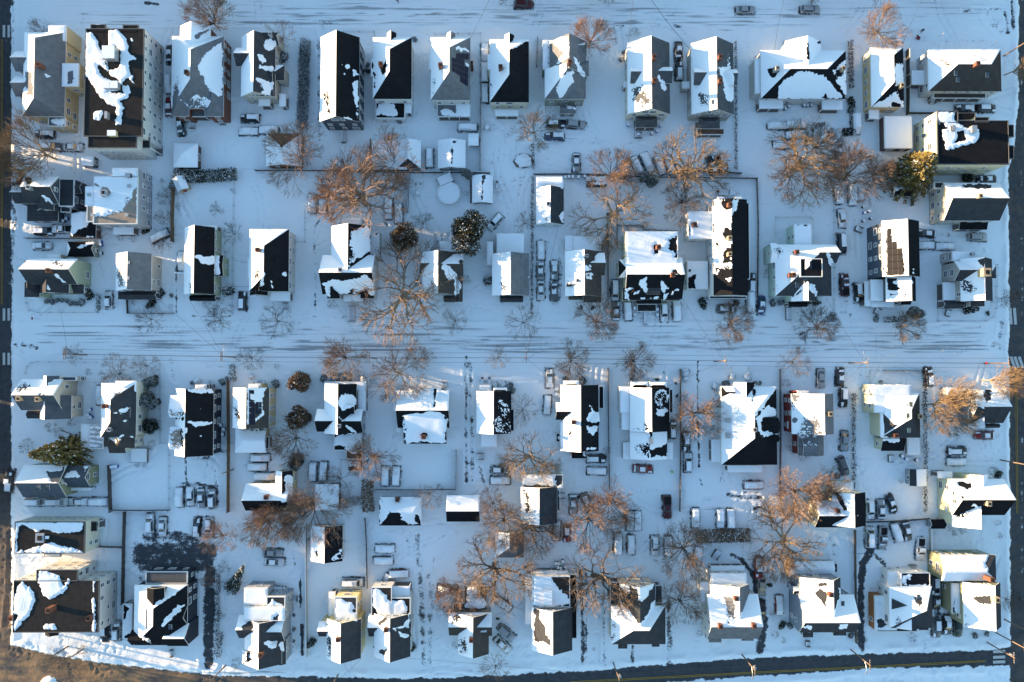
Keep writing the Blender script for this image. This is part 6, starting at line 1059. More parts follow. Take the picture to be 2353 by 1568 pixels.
BUSHES('20', 'beside the cream twin-chimney house', 'y', [(1005, 552, 26, 's'), (1035, 490, 26, 's'), (1125, 315, 50, 't'), (2240, 545, 30, 't')])
BUSHES('10', 'along the house walls of the top row', 'x', [(262, 535, 54, 's'), (1030, 600, 24, 's'), (1035, 660, 26, 'd'), (1460, 370, 28, 's')])
BUSHES('30', 'near the olive-tan house', 'y', [(755, 940, 42, 'd'), (760, 1010, 42, 's'), (720, 1220, 50, 'd'), (145, 395, 20, 't')])
# ------------------------------------------------------------------ vehicles
PAINT = {k: nmat('car_paint_' + k, c, .3, .06, 1, spec=.5) for k, c in dict(black=(.012, .012, .014), white=(.62, .63, .64), silver=(.32, .33, .34), grey=(.11, .115, .12), red=(.25, .015, .015), blue=(.02, .06, .16), beige=(.38, .34, .27), green=(.02, .04, .03), maroon=(.07, .01, .014), tan=(.3, .22, .13)).items()}
RUB = nmat('tyre_rubber', (.015, .015, .015), .9, .2); RIM = nmat('wheel_rim', (.3, .3, .31), .35, .1, metal=.7)
SPEC = {  # length, width, belt z, roof z, cabin bottom x0 x1, cabin top x0 x1, hood z
    'sedan': (4.6, 1.8, .95, 1.45, -1.75, 1.05, -1.05, .35, .92), 'suv': (4.6, 1.86, 1.08, 1.72, -2.15, 1.05, -1.9, .4, 1.05), 'hatch': (4.1, 1.75, 1.0, 1.52, -1.95, .95, -1.55, .25, .96),
    'van': (5.0, 1.95, 1.15, 1.9, -2.4, 1.7, -2.3, 1.05, 1.1), 'pickup': (5.4, 1.95, 1.1, 1.8, -.6, 1.25, -.45, .65, 1.1)}
CARM = {}
def carmesh(k):
    if k in CARM: return CARM[k]
    L, Wd, bz, rz, b0, b1, t0, t1, hz = SPEC[k]; w = Wd / 2; h = L / 2
    st = [(-h, .55, .8), (-h + .06, .82, .92), (-h + .35, bz - .06, .99), (-h + .9, bz, 1), (b0 + .5, bz, 1), (b1, hz + .0, 1), (h - .9, hz - .06, .99), (h - .3, hz - .17, .95), (h - .05, hz - .32, .85), (h, .5, .72)]
    mb = MB(); n = 9
    for x, tz, f in st:
        ww = w * f; zb = .28 if abs(x) < h - .2 else .34
        mb.v += [(x, -ww * .9, zb), (x, -ww, zb + .15), (x, -ww, max(tz - .2, zb + .17)), (x, -ww * .93, tz - .04), (x, 0, tz + .03), (x, ww * .93, tz - .04), (x, ww, max(tz - .2, zb + .17)), (x, ww, zb + .15), (x, ww * .9, zb)]
    for i in range(len(st) - 1):
        for j in range(n): mb.f.append((i * n + j, (i + 1) * n + j, (i + 1) * n + (j + 1) % n, i * n + (j + 1) % n)); mb.m.append(0)
    mb.f.append(tuple(range(n))); mb.m.append(0); mb.f.append(tuple((len(st) - 1) * n + j for j in range(n))[::-1]); mb.m.append(0)
    wb, wt = w * .9, w * .68; zb = bz - .04
    if k == 'pickup':   # hollow bed: dark liner and rails
        mb.add([(-h + .25, -w * .78, bz + .045), (-.75, -w * .78, bz + .045), (-.75, w * .78, bz + .045), (-h + .25, w * .78, bz + .045)], [(0, 1, 2, 3)], 1)
        for sy in (-1, 1): mb.box(-h + .1, sy * w * .86 - .06, bz - .05, -.7, sy * w * .86 + .06, bz + .22)
        mb.box(-h + .05, -w * .86, bz - .05, -h + .17, w * .86, bz + .22)
    c = [(b0, -wb, zb), (b1, -wb, zb), (b1, wb, zb), (b0, wb, zb), (t0, -wt, rz - .05), (t1, -wt, rz - .05), (t1, wt, rz - .05), (t0, wt, rz - .05), (t0 + .15, 0, rz + .03), (t1 - .15, 0, rz + .03)]
    mb.add(c, [(0, 1, 5, 4), (1, 2, 6, 5), (2, 3, 7, 6), (3, 0, 4, 7), (4, 5, 9, 8), (5, 6, 9), (6, 7, 8, 9), (7, 4, 8)], 0)
    body = mb.mesh('car_body', [PAINT['black'], DARK])
    body.polygons.foreach_set('use_smooth', [True] * 81 + [False] * (len(body.polygons) - 81)) if len(body.polygons) > 81 else None
    def pane(ids, nm):
        q = [Vector(c[i]) for i in ids]; m = sum(q, Vector()) / 4; nrm = (q[1] - q[0]).cross(q[2] - q[0]).normalized()
        if nrm.dot(m - Vector(((t0 + t1) / 2, 0, 1))) < 0: nrm = -nrm
        return mesh(nm, [m + (p - m) * .88 + nrm * .015 for p in q], [(0, 1, 2, 3)], GLASS)
    panes = [('windshield', pane((1, 2, 6, 5), 'windshield')), ('rear_window', pane((3, 0, 4, 7), 'rear_window')), ('side_window', pane((0, 1, 5, 4), 'side_window')), ('side_window', pane((2, 3, 7, 6), 'side_window'))]
    wm = MB(); wm.tube([(0, -.12, 0), (0, .12, 0)], .33, 12, 0); wm.tube([(0, -.125, 0), (0, .125, 0)], .2, 10, 1); wm = wm.mesh('wheel', [RUB, RIM])
    hl = MB(); hl.box(-.1, -.2, -.08, .03, .2, .08); hl = hl.mesh('headlight', nmat('lamp_lens', (.5, .5, .5), .2, .05))
    # height profile of the car seen from above, for the snow that lies on it
    X, Y = np.meshgrid(np.linspace(-h + .02, h - .02, 30), np.linspace(-w + .1, w - .1, 13), indexing='ij')
    base = np.interp(X, [s_[0] for s_ in st], [s_[1] for s_ in st])
    cab = np.minimum.reduce([np.interp(X, [b0, t0, t1, b1], [zb, rz, rz, zb], left=-9, right=-9), np.interp(np.abs(Y), [0, wt, wb], [rz + .02, rz, zb], right=-9)])
    Z = np.maximum(base, cab)
    def snowm(full, seed):
        z = Z.copy()
        if full:
            for _ in range(3):
                p = np.pad(z, 1, 'edge'); z = np.maximum(z, (p[:-2, 1:-1] + p[2:, 1:-1] + p[1:-1, :-2] + p[1:-1, 2:] + p[1:-1, 1:-1]) / 5)
        nz = vnoise(X + seed * 9, Y, .8, seed)
        d = np.minimum(h - .02 - np.abs(X), w - .1 - np.abs(Y)); cor = np.hypot(np.clip(np.abs(X) - h + .5, 0, 9), np.clip(np.abs(Y) - w + .5, 0, 9)); d = np.minimum(d, .56 - cor)
        if full: m = np.ones_like(z); t_ = .2 + .05 * nz
        else:
            flat = (X > t0 + .05) & (X < t1 + .05) & (np.abs(Y) < wt + .02); hood = X > b1 - .02; boot = X < b0 + .02
            m = np.where(flat, 1., np.where(hood, (nz > (.25, .5, .75)[seed % 3]) * 1., np.where(boot, (nz > (.3, .6, .2)[seed % 3]) * 1., 0.))); t_ = .12 + .05 * nz
            if seed % 3 == 2: m = np.maximum(m, ((X < t0) & (X > b0) & (np.abs(Y) < wb)) * 1.)
            m = np.where(flat & (seed % 3 == 1) & (nz > .62), 0, m)
            p = np.pad(m, 1); m = (p[:-2, 1:-1] + p[2:, 1:-1] + p[1:-1, :-2] + p[1:-1, 2:] + 2 * p[1:-1, 1:-1]) / 6
        zz = z + t_ * np.clip((m - .45) * 3, -.6, 1) * np.clip(.35 + d * 3, -.2, 1); zz = np.where(d < .02, zz - .1, zz)
        nx_, ny_ = X.shape; V = np.stack([X, Y, zz], -1).reshape(-1, 3); ok = (m > .2).ravel(); F = []
        ids = np.arange(nx_ * ny_).reshape(nx_, ny_)
        for i in range(nx_ - 1):
            for j in range(ny_ - 1):
                q_ = (ids[i, j], ids[i + 1, j], ids[i + 1, j + 1], ids[i, j + 1])
                if all(ok[a] for a in q_): F.append(tuple(int(a) for a in q_))
        return mesh('snow_cover', V, F, SNOW, smooth=True)
    CARM[k] = (body, panes, wm, hl, snowm(True, 1), [snowm(False, s) for s in (3, 4, 5)])
    return CARM[k]
CN = [0]; CARPOS = []
def CAR(t, x, y, ang, kind, col, sn, label):
    body, panes, wm, hl, sf, sp = carmesh(kind); L, Wd = SPEC[kind][:2]; g = G(t, x, y, .8); CN[0] += 1
    CARPOS.append((g[0], g[1], R_(-ang), L / 2, Wd / 2, sn))
    flip = 180 if (CN[0] * 37) % 5 < 2 and sn != 'n' else 0
    o = empty('parked_' + {'suv': 'car', 'hatch': 'car', 'sedan': 'car', 'van': 'van', 'pickup': 'pickup'}[kind], (g[0], g[1], -.03), R_(-ang + flip))
    tag(o, label, {'van': 'van', 'pickup': 'pickup truck'}.get(kind, 'car'), 'vehicles parked around the blocks')
    b = obj('body', body, o); b.material_slots[0].link = 'OBJECT'; b.material_slots[0].material = PAINT[col]
    for sx in (-1, 1):
        for sy in (-1, 1): obj('wheel', wm, o, (sx * L * .3, sy * (Wd / 2 - .1), .33))
    if sn != 'f':
        for nm, me in panes: obj(nm, me, o)
        for sy in (-1, 1): obj('headlight', hl, o, (L / 2 - .06, sy * Wd * .33, .62))
    if sn == 'f': obj('snow_cover', sf, o)
    elif sn == 'p': obj('snow_cover', sp[CN[0] % 3], o)
TN = dict(sedan='car', suv='SUV', hatch='hatchback', van='van', pickup='pickup truck')
def CARS(where, ax, L):
    its = []
    for c in L:
        f = c[5] if len(c) > 5 else 'f'
        its.append((c[0], c[1], c[2], c[3], c[4].split()[0], c[4].split()[1], f))
    by = {}
    for c in its:
        d = ('snow-buried %s' % TN[c[4]]) if c[6] == 'f' else ('partly snowed %s %s' % (c[5], TN[c[4]])) if c[6] == 'p' else ('cleared %s %s' % (c[5], TN[c[4]]))
        by.setdefault(d, []).append(c)
    for d, cl in by.items():
        cl.sort(key=lambda c: D(c[0], c[1], c[2])[0 if ax == 'x' else 1])
        for i, c in enumerate(cl): CAR(c[0], c[1], c[2], c[3], c[4], c[5], c[6], d + ' ' + where + ordlab(i, len(cl), ax))
CARS('between the white apartment block and the brick house', 'y', [('00', 1558, 500, 90, 'sedan black', 'p'), ('00', 1550, 770, 90, 'suv grey'), ('00', 1552, 975, 90, 'sedan red', 'p'), ('00', 1655, 1155, 84, 'sedan green', 'p')])
CARS('below the tan two-storey house', 'y', [('00', 405, 1232, 0, 'suv black', 'p'), ('00', 468, 1348, 0, 'suv grey', 'p'), ('00', 668, 1352, 0, 'sedan white', 'p')])
CARS('on the drive left of the long bare hedge', 'y', [('10', -58, 1085, 0, 'suv black', 'p'), ('10', -72, 1205, 0, 'sedan white'), ('10', 112, 1192, 0, 'suv white')])
CARS('beside the solar-roofed off-white house', 'y', [('10', 1945, 1170, 0, 'suv white'), ('10', 1595, 1450, 90, 'suv white'), ('10', 2103, 478, 90, 'sedan white'), ('10', 2102, 662, 90, 'van grey'), ('10', 2103, 850, 90, 'sedan grey')])
CARS('driving on the upper street', 'x', [('20', 108, 35, 0, 'suv maroon', 'n'), ('20', 2150, 86, 0, 'sedan silver', 'n'), ('30', 390, 84, 0, 'suv silver', 'n')])
CARS('in the gap between the two dormered gabled houses', 'y', [('20', 1535, 465, 90, 'sedan black', 'p'), ('20', 1537, 650, 90, 'suv black', 'p')])
CARS('on the lot below the teal-patched house', 'y', [('20', 405, 1135, 0, 'suv black', 'p'), ('20', 588, 1142, 6, 'suv silver', 'n'), ('20', 392, 1250, 0, 'suv blue', 'p'), ('20', 592, 1495, 90, 'sedan silver', 'p')])
CARS('in the slanted row under the thick-limbed tree', 'x', [('20', 1148, 1520, 68, 'suv white'), ('20', 1243, 1495, 68, 'van white'), ('20', 1362, 1520, 70, 'suv white'), ('20', 1452, 1515, 72, 'sedan white'), ('20', 1528, 1490, 72, 'sedan white'), ('20', 1842, 1515, 74, 'suv black', 'p'), ('20', 1940, 1500, 74, 'suv black', 'p')])
CARS('in the yard below the wide two-family house', 'x', [('30', 88, 1152, 0, 'sedan white'), ('30', 258, 1145, 0, 'suv white'), ('30', 258, 1235, -5, 'sedan white'), ('30', 140, 1328, 0, 'sedan white'), ('30', 812, 1140, 90, 'van white'), ('30', 265, 1500, 0, 'sedan tan')])
CARS('below the brown hip-roofed house', 'x', [('30', 1815, 995, 0, 'sedan black', 'p'), ('30', 2010, 995, 0, 'suv black', 'p')])
CARS('above the big grey house by the avenue', 'x', [('31', 2015, 80, 0, 'sedan black', 'p')])
CARS('near the left road beside the dark slate house', 'y', [('01', 150, 95, 90, 'pickup red', 'p'), ('01', 397, 560, 0, 'suv black', 'p'), ('01', 575, 538, 0, 'pickup white', 'p'), ('01', 380, 692, 0, 'sedan white', 'p'), ('01', 993, 1190, 88, 'hatch white', 'p')])
CARS('near the plain grey gabled house', 'x', [('01', 1465, 602, -28, 'suv grey'), ('01', 1665, 832, 90, 'sedan white'), ('01', 2225, 1200, 90, 'suv black', 'p')])
CARS('under the huge orange-twigged tree', 'x', [('11', 517, 302, 90, 'suv white'), ('11', 613, 308, 90, 'sedan white')])
CARS('in the yard left of the bronze cedar', 'x', [('11', 1217, 352, 90, 'van white'), ('11', 1310, 395, 88, 'suv white')])
CARS('parked askew right of the largest evergreen', 'x', [('11', 2195, 472, -48, 'suv white', 'p')])
CARS('in the two-column drive right of the grey-sloped house', 'y', [('21', 267, 732, 90, 'sedan white'), ('21', 262, 915, 90, 'sedan silver', 'p'), ('21', 392, 915, 90, 'sedan silver', 'p'), ('21', 266, 1105, 90, 'sedan white', 'p'), ('21', 386, 1105, 90, 'sedan grey', 'p')])
CARS('in front of the broad yellow house', 'x', [('21', 948, 1102, 90, 'van white', 'p'), ('21', 955, 1292, 90, 'sedan grey', 'p'), ('21', 1065, 1290, 86, 'suv white'), ('21', 1400, 1305, 88, 'suv white', 'p'), ('21', 1516, 1290, 88, 'van white')])
CARS('beside the long white house', 'y', [('21', 1975, 1272, 2, 'suv grey', 'p'), ('21', 2205, 1035, 92, 'suv black', 'p'), ('21', 2195, 1212, 90, 'van white'), ('21', 2296, 1240, 92, 'sedan blue', 'p')])
CARS('in the drive right of the mint green house', 'y', [('31', 655, 218, 86, 'suv white'), ('31', 778, 225, 88, 'van white'), ('31', 850, 190, 86, 'sedan tan'), ('31', 685, 440, 86, 'sedan white', 'p'), ('31', 682, 672, 88, 'van black', 'p'), ('31', 708, 1055, 90, 'pickup maroon', 'p'), ('31', 832, 1125, 88, 'suv black', 'p')])
CARS('on the drives below the big grey house', 'x', [('31', 1460, 580, 4, 'sedan black', 'p'), ('31', 1450, 687, 0, 'sedan white'), ('31', 1635, 697, 0, 'sedan white'), ('31', 1932, 612, 2, 'suv silver', 'n')])
CARS('left of the cream slate-roofed house', 'y', [('02', 915, 500, 90, 'sedan red'), ('02', 80, 1290, 94, 'pickup black', 'p')])
CARS('in the row below the long olive house', 'x', [('02', 325, 1482, 0, 'van white', 'p'), ('02', 525, 1480, 0, 'van white', 'p'), ('02', 715, 1480, 0, 'sedan white', 'p'), ('02', 905, 1480, 0, 'suv white')])
CARS('in the row of four behind the navy house', 'x', [('02', 1645, 1440, 88, 'suv white'), ('02', 1745, 1430, 87, 'sedan white', 'p'), ('02', 1845, 1450, 87, 'sedan silver', 'p'), ('02', 1945, 1450, 87, 'suv silver', 'p')])
CARS('stacked above the tan L-shaped house', 'y', [('12', 35, 1075, 0, 'sedan white'), ('12', 5, 1160, 0, 'sedan white'), ('12', 85, 1248, 0, 'van white')])
CARS('behind the blue-grey house', 'x', [('12', 520, 1205, 92, 'suv white'), ('12', 618, 1202, 92, 'suv grey'), ('12', 1187, 1245, 92, 'suv white'), ('12', 1286, 1245, 92, 'suv white')])
CARS('at the end of the tracked driveway', 'y', [('12', 2240, 1185, 2, 'hatch silver', 'p'), ('12', 2245, 1285, 0, 'suv white')])
CARS('around the white gabled black-roofed house', 'y', [('22', 347, 345, 90, 'sedan silver', 'p'), ('22', 325, 590, 94, 'sedan black', 'f'), ('22', 775, 1085, 0, 'suv black', 'p'), ('22', 780, 1197, 2, 'sedan white')])
CARS('around the twin-bay white house', 'x', [('22', 1205, 1178, 3, 'sedan red', 'p'), ('22', 1476, 815, 90, 'suv black', 'p'), ('22', 1605, 930, 90, 'sedan black', 'p'), ('22', 1620, 1120, 90, 'suv white', 'p')])
CARS('in the big lot below the pyramid-roofed house', 'x', [('22', 2225, 1325, 0, 'suv red'), ('22', 1428, 1530, 90, 'pickup maroon', 'n'), ('22', 563, 1505, 90, 'sedan silver', 'p'), ('22', 690, 1490, 68, 'suv tan', 'p'), ('23', 1688, 62, 90, 'suv white'), ('23', 1917, 68, 90, 'suv white'), ('23', 2013, 70, 90, 'suv white')])
CARS('right of the red-walled house', 'y', [('32', 490, 345, 92, 'sedan silver', 'n'), ('32', 668, 330, 94, 'sedan black', 'p'), ('32', 697, 520, 92, 'suv black', 'p'), ('32', 708, 920, 94, 'sedan silver', 'n'), ('32', 692, 1150, 72, 'suv grey', 'n')])
CARS('along the right avenue near the leaning tan tree', 'y', [('32', 1482, 335, 90, 'suv black', 'p'), ('32', 1995, 868, 0, 'sedan red', 'p'), ('32', 1745, 1015, 0, 'suv black', 'p'), ('32', 1740, 1112, 0, 'sedan white')])
CARS('in the lot left of the pale yellow house', 'x', [('32', 942, 1555, 88, 'suv white', 'p'), ('32', 1043, 1550, 90, 'sedan silver', 'p'), ('32', 1142, 1500, 72, 'sedan black', 'p')])
CARS('in the parking lot with bare asphalt patches', 'x', [('03', 1375, 110, 88, 'suv white', 'p'), ('03', 1490, 145, 90, 'sedan white', 'p'), ('03', 1805, 150, 92, 'sedan black', 'p'), ('03', 1918, 148, 92, 'suv white', 'p')])
CARS('squeezed beside the large flat apartment block', 'x', [('03', 958, 1115, 88, 'suv black', 'p'), ('03', 1068, 1100, 90, 'suv silver', 'p')])
CARS('below the orange trees left of the gable-roofed garage', 'y', [('13', 148, 383, 3, 'sedan silver', 'n'), ('13', 165, 465, 3, 'sedan white', 'p')])
CARS('in the back lot beside the pale yellow gabled house', 'y', [('13', 1183, 345, 0, 'suv white'), ('13', 1168, 458, 0, 'sedan white'), ('13', 1312, 575, 0, 'suv red'), ('13', 888, 655, 0, 'van white', 'p')])
CARS('around the brown-roofed cottage', 'x', [('13', 1760, 715, 4, 'sedan tan', 'p'), ('13', 2300, 1115, 42, 'suv silver', 'n'), ('13', 2268, 1228, 44, 'sedan white', 'p'), ('13', 2270, 850, 36, 'sedan tan')])
CARS('in the tree-shaded drive behind the X-roofed house', 'x', [('23', 410, 178, 94, 'sedan black', 'f'), ('23', 505, 205, 88, 'hatch red', 'p'), ('23', 975, 300, 90, 'van tan'), ('23', 1095, 310, 90, 'sedan tan'), ('23', 1315, 320, 90, 'suv white', 'p'), ('23', 1437, 325, 90, 'suv white'), ('23', 1085, 90, 90, 'suv grey'), ('23', 1155, 90, 90, 'sedan grey')])
CARS('on the drive right of the grey-front house', 'y', [('23', 2268, 520, 92, 'pickup red', 'p'), ('23', 2297, 690, 92, 'sedan beige', 'n'), ('23', 2298, 905, 90, 'sedan black', 'n'), ('23', 1710, 420, 98, 'sedan white')])
CARS('in the lot above the white and orange-brown house', 'x', [('33', 938, 240, 92, 'van white', 'p'), ('33', 1060, 245, 93, 'pickup silver', 'p'), ('33', 1185, 195, 74, 'suv white'), ('33', 1282, 185, 80, 'sedan grey', 'p'), ('33', 1405, 345, 94, 'pickup white', 'p')])
CARS('beside the slate blue house', 'x', [('33', 107, 865, 90, 'sedan red')])
CARS('between the white and olive houses', 'y', [('33', 1540, 680, 90, 'suv black', 'p'), ('33', 1550, 815, 90, 'sedan black', 'p'), ('33', 1552, 1070, 90, 'suv grey', 'p'), ('33', 1652, 1045, 92, 'sedan black', 'p'), ('33', 1747, 1062, 90, 'suv green', 'n')])

# dark rims painted for snow melt and shadow, plus wheel tracks, around parked vehicles
for cxx, cyy, a, hl_, hw_, sn in CARPOS:
    i = np.where((np.abs(gx - cxx) < 9) & (np.abs(gy - cyy) < 9))[0]
    u = (gx[i] - cxx) * math.cos(a) + (gy[i] - cyy) * math.sin(a); v = -(gx[i] - cxx) * math.sin(a) + (gy[i] - cyy) * math.cos(a)
    d = np.hypot(np.clip(np.abs(u) - hl_, 0, 99), np.clip(np.abs(v) - hw_, 0, 99))
    bare[i] = np.maximum(bare[i], .62 * (1 - sstep(d, .1, .75))); streak[i] = np.maximum(streak[i], .5 * (1 - sstep(d, .2, 1.1)))
    if sn != 'f': streak[i] = np.maximum(streak[i], .42 * np.exp(-((np.abs(v) - .72) / .22) ** 2) * (u < 0 if int(cxx * 7) % 2 else u > 0) * (1 - sstep(np.abs(u), 5, 8.5)))
for me, us in GROUND_PARTS:
    for an, arr in (('bare', bare), ('streak', streak)): me.attributes[an].data.foreach_set('value', arr[us].astype(np.float32))
# ------------------------------------------------------------------ fences, poles, wires, yard things, people
def FENCE(t, pts, H, kind, label, name='fence'):
    q = [Vector(G(t, *p)) for p in pts]; c = q[0].copy(); o = empty(name, (c.x, c.y, 0)); tag(o, label, 'fence' if name != 'yard_wall' else 'wall', 'fences and walls between the lots')
    m = {'w': WOOD, 'g': GREYWOOD, 'm': METAL, 'b': nmat('brown_boards', (.16, .1, .06), .85, .3, 3), 'v': TRIM, 'd': nmat('dark_boards', (.07, .06, .055), .85, .3, 3), 's': nmat('pale_wall', (.4, .37, .32), .85, .15)}[kind[0]]
    mb = MB(); wide = {'w': .06, 'g': .06, 'm': .03, 'b': .1, 'v': .06, 'd': .05, 's': .25}[kind[0]]
    cap = MB(); pw = .05 + wide / 2
    pm = MB(); pm.box(-pw, -pw, 0, pw, pw, H + .1); pm = pm.mesh('fence_post', m); np_ = 0
    for a, b_ in zip(q[:-1], q[1:]):
        d = (b_ - a); L = d.length; d.normalize(); n = Vector((-d.y, d.x, 0)) * wide / 2; a2, b2 = a - c, b_ - c
        def slab(M, z0, z1, k=1.):
            nn = n * k; M.add([a2 - nn + Vector((0, 0, z0)), b2 - nn + Vector((0, 0, z0)), b2 + nn + Vector((0, 0, z0)), a2 + nn + Vector((0, 0, z0)), a2 - nn + Vector((0, 0, z1)), b2 - nn + Vector((0, 0, z1)), b2 + nn + Vector((0, 0, z1)), a2 + nn + Vector((0, 0, z1))],
                  [(3, 2, 1, 0), (4, 5, 6, 7), (0, 1, 5, 4), (1, 2, 6, 5), (2, 3, 7, 6), (3, 0, 4, 7)])
        if kind[0] == 'm':
            for z in (.1, H * .5, H - .05): slab(mb, z, z + .04)
        elif kind[0] == 'v':
            for z in (.15, H * .55, H - .1): slab(mb, z, z + .1)
        else: slab(mb, -.1, H)
        if 'c' in kind: slab(cap, H + .012, H + .1, .96)
        k = max(1, int(L / (2.6 if kind[0] != 's' else 99)))
        for i in range(k + 1):
            if np_ >= 90 or kind[0] == 's': break
            p = a2.lerp(b2, i / k); obj('fence_post', pm, o, (p.x, p.y, 0)); np_ += 1
    mb.build('fence_panel', m, o)
    if cap.f: cap.build('snow_cap', SNOW, o)
F_ = FENCE
F_('01', [(2353, 6), (3100, 8), (3765, 25), (4230, 25), (4500, 30)], 1.3, 'dc', 'long dark back fence with snowy top running behind the top-row yards')
F_('21', [(200, 40), (600, 38), (900, 50), (1250, 65), (2245, 78)], 1.3, 'dc', 'dark back fence from the white cottage to the long white house')
F_('21', [(2245, 85), (2258, 480), (2252, 1160)], .9, 'w', 'dark side fence right of the long white house')
F_('20', [(1362, 0 + 1567 + 5), (1700, 1580), (2100, 1600)], 1.2, 'd', 'low dark rail behind the slanted row of cars')
F_('01', [(1606, 180), (1598, 420), (1600, 660)], 2.0, 'b', 'tall brown board fence below the playhouse')
F_('01', [(2162, 95), (2152, 560), (2146, 1050), (2142, 1318)], 1.3, 'm', 'wire fence right of the narrow green-sided house')
F_('01', [(250, 628), (560, 630), (930, 628)], 1.3, 'g', 'grey fence between two dark garages')
F_('01', [(2146, 1070), (2300, 1072)], 1.0, 'm', 'short wire fence above the black parked SUV')
F_('11', [(455, 330), (455, 660), (372, 664)], 1.2, 'm', 'L-shaped wire fence right of the tall off-white deck house')
F_('11', [(1412, 30), (1403, 240), (1396, 390)], 1.6, 'gc', 'grey fence left of the round pool yard')
F_('11', [(1968, 10), (1972, 300)], 1.6, 'd', 'dark fence left of the long shed')
F_('21', [(872, 400), (880, 700), (880, 1240)], 1.3, 'w', 'wooden fence between the brown-black roofed house and the yellow house')
F_('21', [(965, 400), (962, 690)], 1.0, 'w', 'short wooden fence behind the yellow house')
F_('21', [(965, 510), (1200, 512), (1215, 545), (1520, 560)], 1.0, 'gc', 'low fence along the yellow house rear yard')
F_('31', [(597, 150), (603, 700), (600, 1290)], 1.2, 'm', 'wire fence right of the mint green house')
F_('31', [(1318, 140), (1312, 330)], 1.5, 'w', 'short wooden fence right of the small grey shed')
F_('22', [(880, 250), (885, 800), (895, 1360)], 1.2, 'w', 'thin fence between the two white gabled houses on the middle street')
F_('22', [(1542, 260), (1546, 900), (1538, 1560)], 1.2, 'w', 'thin fence left of the dense round orange tree')
F_('32', [(105, 262), (108, 900), (100, 1560)], 1.2, 'g', 'grey fence left of the red-walled house')
F_('02', [(2108, 370), (2112, 1000), (2108, 1567)], 1.9, 'b', 'tall brown board fence right of the navy house')
F_('02', [(1018, 1140), (1032, 1567)], 1.8, 'd', 'tall dark fence right of the long olive house')
F_('02', [(1030, 1552), (1300, 1556), (1565, 1552)], 1.6, 'dc', 'dark fence closing the empty snowy yard')
F_('02', [(1562, 950), (1562, 1552)], 1.0, 'm', 'wire fence left of the row of four cars')
F_('02', [(1475, 210), (1478, 940), (1562, 942)], 1., 'm', 'wire fence right of the three dark shrubs')
F_('12', [(1100, 1365), (1450, 1368), (1835, 1362), (1840, 1005)], 1.6, 'dc', 'L-shaped dark fence around the big snowy yard by the driveway')
F_('13', [(1005, 60), (1018, 300), (1025, 700)], 1.6, 'dc', 'dark fence right of the gable-roofed garage')
F_('13', [(465, 110), (462, 500), (468, 900), (470, 1330)], 1.1, 'sc', 'long pale yard wall left of the pale yellow gabled house', 'yard_wall')
F_('03', [(1160, 0), (1150, 400), (1142, 840)], 1.7, 'd', 'dark fence left of the bare parking lot')
F_('03', [(905, 318), (1145, 325)], 1.4, 'd', 'dark fence behind the cream flat block')
F_('33', [(790, 170), (795, 700), (800, 1200)], 1.2, 'w', 'wooden fence left of the black driveway')
F_('33', [(895, 95), (1180, 85), (1470, 62)], 1.5, 'd', 'dark fence above the row of pickups')
F_('33', [(1480, 70), (1485, 330), (1490, 500)], 1.1, 'sc', 'pale wall right of the pickups', 'yard_wall')
F_('01', [(248, 1085), (252, 1220), (280, 1290), (360, 1308), (905, 1308)], .9, 'm', 'curved wire fence around the sage green corner house')
F_('01', [(1175, 1195), (1180, 1315), (1330, 1318), (1600, 1315)], .9, 'd', 'low dark fence in front of the plain grey gabled house')
F_('02', [(245, 300), (258, 235), (300, 200), (360, 192), (895, 198)], .9, 'm', 'curved wire fence around the beige-brown corner house')
F_('31', [(1552, 1260), (1552, 1385), (1990, 1385), (2060, 1350), (2085, 1270), (2095, 870)], .9, 'm', 'curved wire fence around the beige corner house')
F_('30', [(1268, 470), (1272, 780), (1268, 1060)], 1.8, 'dc', 'tall dark double fence right of the narrow olive-tan house')
F_('30', [(1285, 1050), (1520, 1050)], 1.4, 'd', 'short dark fence above the flat dark brick garage')
F_('10', [(1645, 320), (2065, 318), (2068, 920)], 1.0, 'm', 'wire fence around the solar-roofed off-white house front yard')
F_('10', [(2065, 920), (2062, 1300), (2060, 1567)], 1.5, 'w', 'wooden fence right of the small square shed')
F_('10', [(1056, 1290), (1056, 1567)], 1.2, 'w', 'wooden fence left of the long white garage')
F_('10', [(810, 300), (1090, 300), (1095, 340)], .9, 'm', 'wire fence in front of the tall slate house')
F_('20', [(235, 360), (225, 620)], 1.2, 'd', 'short dark fence left of the teal-patched house')
F_('32', [(930, 450), (930, 272), (1010, 272)], .9, 'm', 'wire fence corner in front of the pale green house')
F_('32', [(1060, 272), (1410, 270)], .9, 'd', 'front fence along the middle street by the pale green house')
F_('22', [(1795, 250), (2008, 250), (2010, 300)], .9, 'v', 'white front fence left part before the pyramid-roofed house')
F_('22', [(2165, 300), (2165, 250), (2353, 252)], .9, 'v', 'white front fence right part before the pyramid-roofed house')
F_('12', [(785, 1265), (782, 1090), (840, 1088)], 1.1, 'm', 'wire fence behind the low black rear wing of the blue-grey house')
F_('31', [(60, 590), (65, 435), (385, 432), (405, 455), (402, 525)], 1.1, 'v', 'white deck railing behind the mint green house')
F_('11', [(1640, 720), (1636, 582), (1768, 580)], 1.0, 'v', 'white yard fence above the small brown-roofed house')
